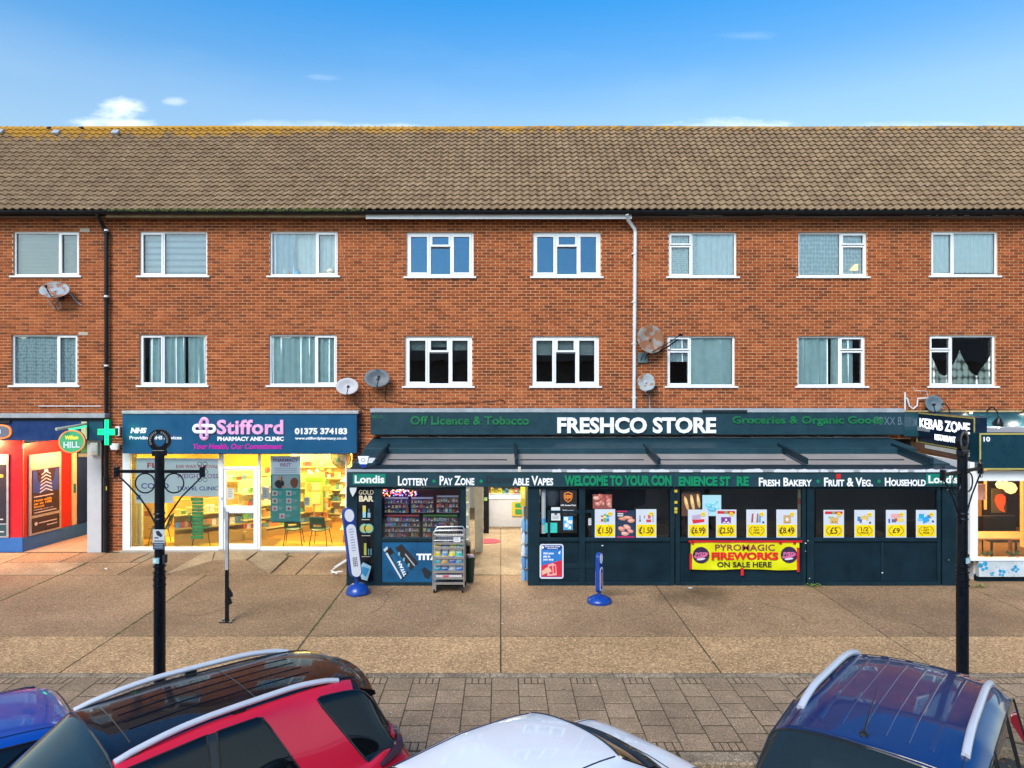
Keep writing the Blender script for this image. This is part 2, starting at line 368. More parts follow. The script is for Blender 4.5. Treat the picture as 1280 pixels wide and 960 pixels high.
# ------------------------------------------------------------------ ground: road, kerb, slab paving, concrete panels
g = G(); g.box(-60, 60, -60, 60, -.5, -.14); o = g.build('ground', M('soil', (.06, .05, .035), .95, var=.3, scale=20)); tag(o, kind='structure')
g = G(); g.box(-40, 40, -24, 8.09, -.139, -.12); o = g.build('road', 'asphalt'); tag(o, kind='structure')
def stone(name, base, dark, sc, sc2, rough=.85, wet=False, bump=.5, blot=.3):
    m, n, b = newmat(name); MAT[name] = m; Nn = n.nodes; Ln = n.links
    g_ = Nn.new('ShaderNodeNewGeometry'); oi = Nn.new('ShaderNodeObjectInfo')
    vo = Nn.new('ShaderNodeTexVoronoi'); vo.inputs['Scale'].default_value = sc; Ln.new(g_.outputs['Position'], vo.inputs['Vector'])
    sepc = Nn.new('ShaderNodeSeparateColor'); Ln.new(vo.outputs['Color'], sepc.inputs[0])
    r = Nn.new('ShaderNodeValToRGB'); E_ = r.color_ramp.elements
    E_[0].color = (*dark, 1); E_[1].color = tuple(min(1, c*1.75) for c in base)+(1,)
    e = E_.new(.35); e.color = (*[c*.85 for c in base], 1); e = E_.new(.8); e.color = (*[c*1.15 for c in base], 1)
    Ln.new(sepc.outputs[0], r.inputs[0])
    no = Nn.new('ShaderNodeTexNoise'); no.inputs['Scale'].default_value = sc2; no.inputs['Detail'].default_value = 7; no.inputs['Roughness'].default_value = .65; Ln.new(g_.outputs['Position'], no.inputs['Vector'])
    mr = Nn.new('ShaderNodeMapRange'); mr.inputs[1].default_value = .3; mr.inputs[2].default_value = .7; mr.inputs[3].default_value = 1-blot; mr.inputs[4].default_value = 1+blot; Ln.new(no.outputs[0], mr.inputs[0])
    rm = Nn.new('ShaderNodeMapRange'); rm.inputs[3].default_value = .88; rm.inputs[4].default_value = 1.12; Ln.new(oi.outputs['Random'], rm.inputs[0])
    mm = Nn.new('ShaderNodeMath'); mm.operation = 'MULTIPLY'; Ln.new(mr.outputs[0], mm.inputs[0]); Ln.new(rm.outputs[0], mm.inputs[1])
    fac = mm.outputs[0]
    if wet:      # damp stains where water drips off the awning and shoppers' spills dry
        sp = Nn.new('ShaderNodeSeparateXYZ'); Ln.new(g_.outputs['Position'], sp.inputs[0])
        for (cx, cy, rx, ry, k) in wet:
            def q(op, a, c):
                t_ = Nn.new('ShaderNodeMath'); t_.operation = op
                for i, v in enumerate((a, c)):
                    if isinstance(v, (int, float)): t_.inputs[i].default_value = v
                    else: Ln.new(v, t_.inputs[i])
                return t_.outputs[0]
            ax = q('DIVIDE', q('SUBTRACT', sp.outputs[0], cx), rx); ay = q('DIVIDE', q('SUBTRACT', sp.outputs[1], cy), ry)
            dd = q('ADD', q('ADD', q('MULTIPLY', ax, ax), q('MULTIPLY', ay, ay)), q('MULTIPLY', q('SUBTRACT', no.outputs[0], .5), 3.2))
            w_ = Nn.new('ShaderNodeMapRange'); w_.inputs[1].default_value = .2; w_.inputs[2].default_value = 1.7; w_.inputs[3].default_value = k; w_.inputs[4].default_value = 1; Ln.new(dd, w_.inputs[0])
            fac = q('MULTIPLY', fac, w_.outputs[0])
    sc_ = Nn.new('ShaderNodeVectorMath'); sc_.operation = 'SCALE'; Ln.new(r.outputs[0], sc_.inputs[0]); Ln.new(fac, sc_.inputs['Scale'])
    Ln.new(sc_.outputs[0], b.inputs['Base Color']); b.inputs['Roughness'].default_value = rough; b.inputs['Specular IOR Level'].default_value = .3
    bp = Nn.new('ShaderNodeBump'); bp.inputs['Strength'].default_value = bump; bp.inputs['Distance'].default_value = .008; Ln.new(vo.outputs['Distance'], bp.inputs['Height']); Ln.new(bp.outputs[0], b.inputs['Normal'])
    return m
STN = [(3.72, 14.35, .75, .6, .55), (4.3, 14.75, .4, .3, .7), (-2.6, 14.6, .5, .3, .72), (8.4, 13.2, 1.2, .9, .85), (-7.5, 16.4, 2.2, .5, .8), (2.4, 14.6, .45, .2, .7), (-3.4, 17, 1, .8, .7)]
stone('aggregate_near', (.40, .253, .126), (.20, .12, .06), 44, .8, bump=.7, blot=.16)
stone('aggregate_far', (.312, .196, .106), (.19, .116, .062), 60, .6, wet=STN, bump=.5, blot=.22)
stone('slab_stone', (.272, .190, .118), (.15, .12, .09), 95, 1.6, bump=.3, blot=.2)
stone('kerb_stone', (.24, .19, .13), (.12, .095, .07), 60, 3, blot=.4)
stone('screed', (.33, .235, .135), (.25, .18, .11), 80, 1.5, wet=[(-9.2, 16.9, .9, .4, .8)], bump=.3, blot=.3)
bedm = M('joint_dirt', (.055, .042, .02), .95, var=.5, scale=9, bump=.6)
g = G(); g.box(-40, 40, 8.2, 30, -.138, -.006); pav = g.build('pavement', bedm); tag(pav, kind='structure')
def slab_mesh(w_, l_, t=.045, b=.005):
    bm = bmesh.new(); bmesh.ops.create_cube(bm, size=1)
    for v in bm.verts: v.co = Vector((v.co.x*w_, v.co.y*l_, v.co.z*t))
    bmesh.ops.bevel(bm, geom=[e for e in bm.edges if all(v.co.z > 0 for v in e.verts)], offset=b, segments=1, affect='EDGES')
    me = bpy.data.meshes.new('slab'); bm.to_mesh(me); bm.free(); return me
def put(name, me, x, y, z, mat, rz=0, tx=0, ty=0):
    if not me.materials: me.materials.append(MAT[mat])
    o = bpy.data.objects.new(name, me); C.objects.link(o); o.location = (x, y, z); o.rotation_euler = (tx, ty, rz); o.parent = pav; return o
random.seed(3)
rows = [(10.62, 12.125, 'aggregate_near'), (12.145, 15.9, 'aggregate_far'), (15.92, 18.0, 'aggregate_far')]
for (y0, y1, mt_) in rows:
    me = slab_mesh(3.29-.012, y1-y0-.012)
    for k in range(-6, 7):
        x = k*3.3+1.65
        if y0 > 15.8 and x > 0: continue
        if y0 > 15.8 and -13 < x < -3.4: continue
        put('paving_panel', me, x, (y0+y1)/2, -.0225+random.uniform(-.002, .002), mt_)
me = slab_mesh(1.64, 5.0)
for k in (-1, 1):    # smooth screed through the store's doorway
    put('doorway_panel', me, k*.825, 18.43, -.019, 'screed')
# old patched strip in front of the pharmacy: odd-sized concrete pieces
for (x0, x1, y0, y1, mt_) in ((-16, -11.9, 15.93, 17.95, 'screed'), (-11.88, -9.9, 15.93, 17.0, 'screed'), (-11.88, -10.6, 17.02, 17.95, 'aggregate_far'), (-10.58, -8.9, 17.02, 17.97, 'aggregate_far'), (-9.88, -8.62, 15.93, 17.0, 'aggregate_far'), (-8.60, -5.37, 15.93, 17.98, 'aggregate_far'), (-8.88, -8.62, 17.02, 17.98, 'screed'), (-4.6, -3.32, 15.93, 17.98, 'aggregate_far'), (-5.35, -4.62, 15.93, 17.98, 'aggregate_far')):
    put('concrete_patch', slab_mesh(x1-x0-.015, y1-y0-.015), (x0+x1)/2, (y0+y1)/2, -.024+random.uniform(-.003, .002), mt_, rz=random.uniform(-.004, .004))
# the ramp up to the pharmacy door: cracked pieces, raised a little
def ramp(pts, z0, z1, mat, name='ramp_piece'):
    g = G(); n = len(pts); g.add([(p[0], p[1], p[2]) for p in pts]+[(p[0], p[1], -.02) for p in pts], [tuple(range(n))]+[(i, i+n, (i+1) % n+n, (i+1) % n) for i in range(n)])
    return g.build(name, mat, pav)
def gy(py): return F*H/(py-474)
def gp(px, py, z=0):
    d = F*(H-z)/(py-474); return ((px-626)/F*d, d, z)
ramp([gp(208, 717, .02), gp(264, 704, .035), gp(268, 689, .07), gp(258, 689, .07)], 0, 0, 'screed')
ramp([gp(210, 718, .02), gp(336, 718, .025), gp(308, 700, .05), gp(266, 700, .045)], 0, 0, 'aggregate_far')
ramp([gp(266, 699.4, .045), gp(307, 699.4, .05), gp(322, 689, .08), gp(270, 689, .08)], 0, 0, 'screed')
ramp([gp(338, 716, .025), gp(359, 696, .05), gp(354, 690, .07), gp(324, 689, .08), gp(310, 700, .05)], 0, 0, 'screed')
# slab paving between the panels and the kerb
CW = .3825; x0 = -.13; y0p, y1p = 8.39, 10.44
full = slab_mesh(CW-.012, .405-.017); half = slab_mesh(CW-.010, .195-.008)
st = G(); cnt = 0
for k in range(-28, 30):
    xc = x0+(k-.5)*CW
    typeA = (k % 2 == 0)
    near = -22 <= k <= 24
    if typeA:
        ys = [y0p+.2+.4125*i+.206 for i in range(4)]
        for yb in (y0p+.1, y1p-.1):
            for j in range(4):
                w_ = CW/4; cx = xc-CW/2+w_*(j+.5); st.box(cx-w_/2+.009, cx+w_/2-.009, yb-.086, yb+.084, -.04, random.uniform(-.004, .001))
    else: ys = [y0p+.41*i+.205 for i in range(5)]
    for y in ys:
        if near: put('paving_slab', full, xc, y, -.0235+random.uniform(-.003, .002), 'slab_stone', rz=random.uniform(-.006, .006), tx=random.uniform(-.004, .004)); cnt += 1
        else: st.box(xc-CW/2+.005, xc+CW/2-.005, y-.2, y+.2, -.02, 0)
o = st.build('paving_setts', 'slab_stone', pav); o['kind'] = 'stuff'
em = slab_mesh(.905, .15)
for k in range(-18, 18): put('edging_stone', em, k*.915+.3, 10.53, -.022, 'kerb_stone')
km = slab_mesh(.9, .26, .16, .02)
kb = G(); kb.box(-20, 20, 8.13, 8.36, -.3, -.1); kerb = kb.build('kerb', 'kerb_stone'); tag(kerb, kind='structure')
for k in range(-17, 18):
    o = put('kerb_block', km, k*.912-.2, 8.24, -.076, 'kerb_stone'); o.parent = kerb
# weeds and fallen leaves in the gutter and the joints
random.seed(11)
lf = G()
GREENS = [(.09, .20, .02), (.16, .26, .03), (.05, .12, .02), (.24, .25, .04)]; BROWN = [(.30, .09, .02), (.22, .06, .02), (.34, .17, .05), (.14, .06, .03)]
def leaf(x, y, z, s, col):
    a = random.uniform(0, 2*PI); t = random.uniform(-.5, .9); ux, uy = math.cos(a)*s, math.sin(a)*s
    lf.add([(x-ux, y-uy, z), (x-uy*.45, y+ux*.45, z+s*.3*t), (x+ux, y+uy, z+s*t), (x+uy*.45, y-ux*.45, z+s*.25)], [(0, 1, 2, 3)], col)
for i in range(900):
    x = random.gauss(2.75, .55) if i < 620 else random.uniform(-8, 8)
    y = 8.07-abs(random.gauss(0, .09)); leaf(x, y, -.118+random.random()*.05*(1 if i < 620 else .3), random.uniform(.015, .035), random.choice(GREENS+BROWN))
for cx, cy in ((6.62, 15.03), (10.1, 15.0), (-5.3, 17.6)):
    for i in range(90): leaf(random.gauss(cx, .09), cy-abs(random.gauss(0, .06)), random.random()*.07, random.uniform(.012, .028), random.choice(GREENS))
for i in range(60): leaf(random.choice([-1, 1, 2, 3, 4, -2])*3.3*1.0+random.gauss(0, .012), random.uniform(10.7, 15), -.002, .006, random.choice(GREENS))
for i in range(26): leaf(random.uniform(-11, 10), random.uniform(9, 15), .004, random.uniform(.01, .02), random.choice(BROWN))
o = lf.build('fallen_leaves', 'cloth'); tag(o, 'fallen leaves and weeds along the kerb and paving joints', kind='stuff')
mo = G()
for i in range(1500):
    k = random.choice((-2, -1, -3)); y = random.uniform(12.2, 16.2) if k != -3 else random.uniform(14, 17.8)
    x = k*3.3+random.gauss(0, .012); r = random.uniform(.006, .014); mo.box(x-r, x+r, y-r, y+r, -.018, random.uniform(-.006, .004))
o = mo.build('moss', M('moss', (.06, .075, .014), .95, var=.4, scale=20)); tag(o, 'moss filling the joints of the pavement before the pharmacy', kind='stuff')
# trodden gum and hairline cracks
gm = G(); random.seed(61)
for i in range(170):
    x, y, r = random.uniform(-9, 11), random.choice((random.uniform(10.7, 15), random.uniform(8.5, 10.4), random.uniform(12.2, 15))), random.uniform(.008, .022)
    gm.add([(x+r*math.cos(q)*random.uniform(.8, 1.1), y+r*math.sin(q), .0025) for q in [2*PI*k/8 for k in range(8)]], [tuple(range(8))], random.choice([(.12, .10, .08), (.16, .13, .1), (.5, .45, .38), (.09, .08, .07)]))
tag(gm.build('gum_spots', 'print'), 'trodden chewing gum spots on the pavement', kind='stuff')
for k, (x, y, a, n_) in enumerate(((-2.2, 15.0, -1.9, 26), (5.1, 13.9, -1.2, 18), (-6.2, 13.4, -.4, 22), (7.6, 11.9, 2.6, 14))):
    P_ = [(x, y, .001)]
    for i in range(n_): a += random.uniform(-.35, .35); x += .07*math.cos(a); y += .07*math.sin(a); P_.append((x, y, .001))
    g = G(); g.tube(P_, .004, 4); g.build('hairline_crack', bedm, pav)
# litter
for px, py, lab, s in ((862, 735, 'crumpled white paper scrap at the foot of the store wall below the fireworks banner', .05), (133, 711, 'small white scrap of litter on the pavement before the brick pier', .04)):
    p = gp(px, py); g = G(); g.add([(p[0]+random.uniform(-s, s)*1.3, p[1]-.05+random.uniform(-s, s)*.7, random.uniform(.003, .035)) for _ in range(9)], [(0, 1, 2), (2, 3, 4), (4, 5, 6), (6, 7, 8), (1, 3, 5), (0, 4, 8)])
    tag(g.build('litter', 'white_paint'), lab, 'litter')

# ------------------------------------------------------------------ the brick terrace
bld = T('brick_terrace', 'long three-storey orange brick terrace with clay tiled roof above the row of shops', 'building', (0, D, 0))
XL, XR, ZB, ZT = -16.2, 16.6, 2.87, 8.52
WIN = [(16, 289, 99, 345, 'L'), (174, 289, 259, 345, 'R'), (337, 289, 422, 345, 'L'), (508, 290, 592, 346, '3'), (666, 290, 751, 346, '3'), (836, 290, 921, 346, 'RV'), (998, 290, 1084, 346, 'LV'), (1164, 289, 1248, 345, 'R'),
       (14, 418, 97, 482, 'L'), (174, 418, 258, 482, 'R'), (336, 418, 421, 482, 'L'), (506, 420, 590, 483, '3'), (665, 420, 749, 483, '3'), (834, 420, 919, 483, 'RV'), (997, 420, 1082, 483, 'LV'), (1162, 419, 1245, 483, 'RV')]
holes = [(X(a), X(c), Z(e), Z(b)) for a, b, c, e, k in WIN]
zones = [(XL, XR, ZB, ZT), (X(134), X(154), 0, ZB), (X(440), X(466), 0, ZB)]
bk = G()
xs = sorted({XL, XR, *[h[0] for h in holes], *[h[1] for h in holes]}); zs = sorted({ZB, ZT, *[h[2] for h in holes], *[h[3] for h in holes]})
for i in range(len(zs)-1):
    run = None
    for j in range(len(xs)-1):
        cx, cz = (xs[j]+xs[j+1])/2, (zs[i]+zs[i+1])/2
        solid = not any(h[0] < cx < h[1] and h[2] < cz < h[3] for h in holes)
        if solid and run is None: run = xs[j]
        if run is not None and (not solid): bk.box(run, xs[j], D+.009, D+.3, zs[i], zs[i+1]); run = None
    if run is not None: bk.box(run, XR, D+.009, D+.3, zs[i], zs[i+1])
for z in zones[1:]: bk.box(z[0], z[1], D+.009, D+.3, z[2], z[3])
wall = bk.build('brick_wall', 'mortar', bld)
J = .0085; bw = G(); cand = []
random.seed(5)
for (a, c, b_, e) in zones:
    b2 = max(b_, 2.9) if a == XL else b_
    for row in range(int((b2-BZ)/BH), int((e-BZ)/BH)+1):
        z0 = BZ+row*BH+J; z1 = z0+BH-2*J; z0, z1 = max(z0, b2), min(z1, e)
        if z1-z0 < .01: continue
        off = BX+((row+1000) % 2)*BW/2; i = math.floor((a-off)/BW)
        while off+i*BW < c:
            u0 = max(off+i*BW+J, a); u1 = min(off+(i+1)*BW-J, c); i += 1
            if u1-u0 < .015: continue
            segs = [(u0, u1)]; zz0, zz1 = z0, z1
            if a == XL:
                for h in holes:
                    if h[2] < zz1-.004 and h[3] > zz0+.004:
                        ns = []
                        for s0, s1 in segs:
                            if h[1] <= s0 or h[0] >= s1: ns.append((s0, s1)); continue
                            if h[2] > zz0+.02 or h[3] < zz1-.02:   # the row is cut level with the opening
                                pass
                            if h[0] > s0+.02: ns.append((s0, h[0]))
                            if h[1] < s1-.02: ns.append((h[1], s1))
                            if h[3] < zz1-.012: bw.box(max(s0, h[0]), min(s1, h[1]), D, D+.02, h[3], zz1, back=False)
                            if h[2] > zz0+.012: bw.box(max(s0, h[0]), min(s1, h[1]), D, D+.02, zz0, h[2], back=False)
                        segs = ns
            for s0, s1 in segs:
                fullb = abs((s1-s0)-(BW-2*J)) < 1e-6 and abs((zz1-zz0)-(BH-2*J)) < 1e-6
                if fullb: cand.append((s0, s1, zz0, zz1))
                else: bw.box(s0, s1, D+random.uniform(-.002, .002), D+.02, zz0, zz1, back=False)
cand.sort(key=lambda q: (q[0]+.4)**2+(q[2]-4.9)**2*1.2)
bme = G().box(-(BW/2-J), BW/2-J, 0, .02, -(BH/2-J), BH/2-J, back=False).mesh('brick'); bme.materials.append(MAT['red_brick'])
for q in cand[:300]:
    o = bpy.data.objects.new('brick', bme); C.objects.link(o); o.location = ((q[0]+q[1])/2, D+random.uniform(-.0025, .0025), (q[2]+q[3])/2)
    o.parent = wall; o.rotation_euler = (0, random.uniform(-.004, .004), 0)
for q in cand[300:]: bw.box(q[0], q[1], D+random.uniform(-.0025, .0025), D+.02, q[2]+random.uniform(-.001, .001), q[3], back=False)
o = bw.build('brickwork', 'red_brick', wall); o['kind'] = 'stuff'
# flat lintel ends
for px0, px1, py, p2 in ((100, 112, 285, 290), (98, 110, 415, 419)):
    g = G(); g.pb(px0, py, px1, p2, D-.004, .02); g.build('lintel_end', 'concrete', bld)
# shell of the rooms behind the windows, floors and end walls
sh = G(); M('room_paint', (.34, .33, .31), .9)
for z0, z1 in ((2.87, 2.95), (5.45, 5.7), (8.35, 8.55)): sh.box(XL, XR, D+.3, D+4, z0, z1)
sh.box(XL, XR, D+3.9, D+4.1, 2.9, 8.35); sh.box(XL-.1, XL, D, D+4.1, 2.87, 8.5); sh.box(XR, XR+.1, D, D+4.1, 2.87, 8.5)
for px in (-60, 140, 300, 460, 626, 790, 960, 1120, 1310): sh.box(X(px)-.06, X(px)+.06, D+.3, D+3.9, 2.9, 8.35)
sh.build('inner_walls', 'room_paint', bld)
# windows
def bars(g, a, b, c, e, t, d0, d1, bt=None):
    bt = bt or t
    x0, x1, z0, z1 = X(a), X(c), Z(e), Z(b)
    g.box(x0, x0+t, d0, d1, z0, z1); g.box(x1-t, x1, d0, d1, z0, z1); g.box(x0+t, x1-t, d0, d1, z1-t, z1); g.box(x0+t, x1-t, d0, d1, z0, z0+bt)
glk = {}
for i, (a, b, c, e, kind) in enumerate(WIN):
    top = i < 8; W_ = c-a; Hh = e-b; new = kind == '3'
    g = G(); t = .075 if new else .05
    bars(g, a, b, c, e, t, D+.06, D+.13)
    cells = []
    if kind == 'L': m = a+.685*W_; cells = [(a, b, m, e, 0), (m, b, c, e, 1)]
    elif kind == 'R': m = a+.345*W_; cells = [(a, b, m, e, 1), (m, b, c, e, 0)]
    elif kind == 'LV': m = a+.63*W_; v = b+.29*Hh; cells = [(a, b, m, e, 0), (m, b, c, v, 1), (m, v, c, e, 1)]
    elif kind == 'RV': m = a+.345*W_; v = b+.29*Hh; cells = [(a, b, m, v, 1), (a, v, m, e, 1), (m, b, c, e, 0)]
    else: m1 = a+.345*W_; m2 = a+.665*W_; v = b+.33*Hh; cells = [(a, b, m1, e, 1), (m1, b, m2, v, 1), (m1, v, m2, e, 0), (m2, b, c, e, 1)]
    ms = set()
    for q in cells:
        for x in (q[0], q[2]):
            if x not in (a, c) and x not in ms: ms.add(x); g.box(X(x)-.028, X(x)+.028, D+.063, D+.13, Z(e)+t, Z(b)-t)
        for y in (q[1], q[3]):
            if y not in (b, e): g.box(X(q[0])+.03, X(q[2])-.03, D+.066, D+.13, Z(y)-.022, Z(y)+.022)
    win = g.build('window', 'white_plastic', bld, bevel=.006)
    s = G(); s.box(X(a)-.07, X(c)+.07, D-.045, D+.10, Z(e)-.038, Z(e)+.004); s.build('sill', 'white_plastic', win, bevel=.006)
    s = G(); s.box(X(a)-.05, X(c)+.05, D-.03, D+.02, Z(e)-.075, Z(e)-.04); s.build('sill_shadow_bar', 'dark_void', win) if False else None
    for (p, q, r, s_, sash) in cells:
        x0_, x1_, z0_, z1_ = X(p)+(.05 if p == a else .028), X(r)-(.05 if r == c else .028), Z(s_)+(t if s_ == e else .022), Z(q)-(t if q == b else .022)
        if new: x0_ += .0 if p != a else .022; x1_ -= 0 if r != c else .022
        if sash:
            sg = G(); ts = .042 if new else .03
            for bx in ((x0_-.012, x0_+ts, z0_-.012, z1_+.012), (x1_-ts, x1_+.012, z0_-.012, z1_+.012), (x0_+ts, x1_-ts, z1_-ts, z1_+.012), (x0_+ts, x1_-ts, z0_-.012, z0_+ts)): sg.box(bx[0], bx[1], D+.046, D+.1, bx[2], bx[3])
            sg.build('casement', 'white_plastic', win, bevel=.005)
            x0_ += ts; x1_ -= ts; z0_ += ts; z1_ -= ts
        sl = G(); tt = .007
        for bx in ((x0_, x0_+tt, z0_, z1_), (x1_-tt, x1_, z0_, z1_), (x0_+tt, x1_-tt, z1_-tt, z1_), (x0_+tt, x1_-tt, z0_, z0_+tt)): sl.box(bx[0], bx[1], D+.092, D+.1, bx[2], bx[3])
        sl.build('glazing_seal', 'black_plastic', win)
        pg = G(); pg.box(x0_, x1_, D+.1, D+.106, z0_, z1_)
        pg.build('pane', 'sky_tint_glass' if (new and top) else 'window_glass', win)
# curtains and blinds
M('drape', (.74, .88, .88), .9, var=.12, scale=5); M('sheer', (.80, .88, .92), .9, var=.1, scale=6); M('pale_blue_drape', (.42, .60, .72), .9, var=.1)
def lace(name, sc, col, dark):
    m, n, b = newmat(name); MAT[name] = m
    g_ = n.nodes.new('ShaderNodeNewGeometry'); mp = n.nodes.new('ShaderNodeMapping'); mp.inputs['Scale'].default_value = (sc, .01, sc*.7); n.links.new(g_.outputs['Position'], mp.inputs[0])
    v = n.nodes.new('ShaderNodeTexVoronoi'); v.inputs['Scale'].default_value = 1; v.inputs['Randomness'].default_value = .35; n.links.new(mp.outputs[0], v.inputs['Vector'])
    r = n.nodes.new('ShaderNodeValToRGB'); r.color_ramp.elements[0].color = (*col, 1); r.color_ramp.elements[1].color = (*dark, 1); r.color_ramp.elements[0].position = .35; r.color_ramp.elements[1].position = .62
    n.links.new(v.outputs['Distance'], r.inputs[0]); n.links.new(r.outputs[0], b.inputs['Base Color']); b.inputs['Roughness'].default_value = .9
lace('lace', 17, (.85, .92, .93), (.42, .52, .55)); lace('lace_fine', 26, (.75, .84, .87), (.36, .44, .48)); lace('hex_lace', 13, (.40, .52, .58), (.72, .80, .84))
def drape(px0, py0, px1, py1, mat, lab, cat='curtain', depth=.2, waves=9, amp=.03, shape=None, nu=90, seed=0, group=None, name='curtain'):
    depth -= .06
    rd = random.Random(seed+px0); x0_, x1_ = X(px0), X(px1); z0_, z1_ = Z(py1), Z(py0); g = G(); vs = []; nv = 6
    ph = rd.random()*6
    for j in range(nv+1):
        v = j/nv
        for i in range(nu+1):
            u = i/nu; uu = u; bot = z0_; topz = z1_
            if shape: uu, topz = shape(u, v, z0_, z1_)
            a_ = math.sin(u*waves*2*PI+ph+.6*math.sin(u*17+v*1.3))+.5*math.sin(u*waves*4.7+ph*2+v)
            vs.append((x0_+(x1_-x0_)*uu, D+depth+amp*a_, bot+(topz-bot)*v))
    fs = [(j*(nu+1)+i, j*(nu+1)+i+1, (j+1)*(nu+1)+i+1, (j+1)*(nu+1)+i) for j in range(nv) for i in range(nu)]
    g.add(vs, fs); o = g.build(name, mat, None, smooth=60); tag(o, lab, cat, group); return o
def slats(a, b, c, e, lab, col, pitch=.035, zebra=False):
    g = G(); z = Z(e)
    while z < Z(b):
        if zebra: g.box(X(a), X(c), D+.2, D+.203, z, z+pitch*.62, (.5, .62, .72)); g.box(X(a), X(c), D+.206, D+.209, z+pitch*.5, z+pitch*1.1, (.22, .33, .46))
        else: g.obox(((X(a)+X(c))/2, D+.2, z), (1, 0, 0), (0, math.cos(.9), math.sin(.9)), (0, -math.sin(.9), math.cos(.9)), (X(c)-X(a))/2, .018, .001, (.36, .42, .42))
        z += pitch
    o = g.build('window_blind', 'cloth'); tag(o, lab, 'blind')
slats(14, 288, 101, 346, 'grey-green venetian blind in the top-floor window left of the black downpipe', 0)
slats(173, 288, 260, 346, 'blue striped day-and-night blind in the top-floor window right of the black downpipe', 0, .16, True)
drape(336, 288, 368, 346, 'pale_blue_drape', 'blue-grey curtain drawn to the left in the top-floor window with ornaments on the sill', waves=4)
drape(360, 288, 424, 346, 'sheer', 'white voile in the top-floor window with ornaments on the sill', depth=.28, waves=10, amp=.015)
drape(835, 288, 875, 346, 'lace_fine', 'ragged net curtain in the left half of the top-floor window right of the grey downpipe', waves=5, amp=.012)
drape(874, 288, 922, 346, 'sheer', 'white net curtain parted to a point in the top-floor window right of the grey downpipe', waves=7, amp=.015)
drape(997, 288, 1086, 346, 'hex_lace', 'white net curtain with honeycomb pattern in the top-floor window with a lit lamp', waves=3, amp=.004)
drape(1163, 288, 1250, 340, 'sheer', 'pleated white net curtain in the rightmost top-floor window', waves=16, amp=.02)
drape(12, 417, 99, 480, 'lace', 'heavy flowered lace curtain in the first-floor window left of the black downpipe', waves=8, amp=.02)
drape(183, 417, 229, 484, 'drape', 'pale green curtain left of the gap in the first-floor window beside the black downpipe', waves=6)
drape(233, 417, 260, 484, 'drape', 'pale green curtain right of the gap in the first-floor window beside the black downpipe', waves=4)
drape(335, 417, 423, 484, 'drape', 'closed pale green curtain in the first-floor window above the white satellite dish', waves=10)
drape(833, 417, 862, 452, 'sheer', 'short white curtain in the small casement beside the rusty dish', waves=3)
drape(864, 417, 920, 484, 'drape', 'pale green curtain with one long fold in the first-floor window beside the rusty dish', waves=2, amp=.02)
drape(996, 417, 1037, 484, 'drape', 'pale curtain left of a dark slit, first-floor window below the honeycomb net', waves=4)
drape(1042, 417, 1070, 484, 'drape', 'pale curtain right of a dark slit, first-floor window below the honeycomb net', waves=2)
for px, py0 in ((508, 422), (665, 422)):
    for k, (a, c) in enumerate(((0, 29), (30, 56), (57, 84))):
        g = G(); hh = (14, 10, 14)[k]+(6 if px > 600 else 0); g.pb(px+a, 418, px+c, 424+hh, D+.19, .004, (.42, .47, .47) if px > 600 else (.30, .34, .34)); o = g.build('roller_blind', 'cloth')
        tag(o, ('left', 'middle', 'right')[k]+' roller blind in the first-floor window over the '+('white store lettering' if px > 600 else 'green tobacco lettering'), 'blind')
def swag(u, v, z0, z1):
    k = abs(((u*2.0) % 1)-.5)*2; return u, z0+(z1-z0)*(.25+.62*(k**1.5))
M('swag_cloth', (.55, .55, .45), .9); lace('leaf_print', 7, (.9, .9, .8), (.12, .12, .11))
drape(1164, 430, 1244, 483, 'leaf_print', 'leaf-patterned cloth in swags across the rightmost first-floor window', waves=6, shape=swag)
# small things on sills
for px, py, w_, h_, col, lab in ((354, 343, 6, 10, (.7, .75, .8), 'white figurine on the top-floor window sill'), (361, 343, 6, 5, (.7, .25, .12), 'small orange pot on the top-floor window sill'), (369, 343, 8, 9, (.15, .42, .65), 'blue glass jar on the top-floor window sill'), (383, 344, 4, 4, (.7, .7, .7), 'tiny white pot on the top-floor window sill')):
    g = G(); r = w_/2/F*D; z = Z(py+1); g.lathe((X(px), D+.17, z), [(r*.8, 0), (r, h_/F*D*.3), (r*.9, h_/F*D*.7), (r*.5, h_/F*D*.85), (r*.6, h_/F*D)], 14, col=col); tag(g.build('sill_ornament', 'print', smooth=True), lab, 'ornament', 'ornaments on the window sill')
g = G(); x, z = X(411), Z(343); g.lathe((x, D+.17, z), [(.06, 0), (.1, .05), (.12, .1), (.07, .17), (.03, .19)], 16, col=(.6, .58, .48)); tag(g.build('sill_ornament', 'print', smooth=True), 'cream round vase on the top-floor window sill behind the casement', 'ornament', 'ornaments on the window sill')
lt = T('table_lamp', 'lit orange table lamp behind the honeycomb net curtain', 'lamp', (X(1071), D+.12, Z(346)))
g = G(); g.lathe((X(1071), D+.14, Z(343)), [(.04, 0), (.012, .03), (.012, .1)], 12); g.build('lamp_base', 'black_plastic', lt)
g = G(); g.prism([(X(1065), Z(337)), (X(1075.5), Z(337)), (X(1075.5), Z(329)), (X(1071), Z(330))], D+.125, D+.16); g.build('lamp_shade', M('lampshade', (1, .62, .22), .8, emit=.9), lt)

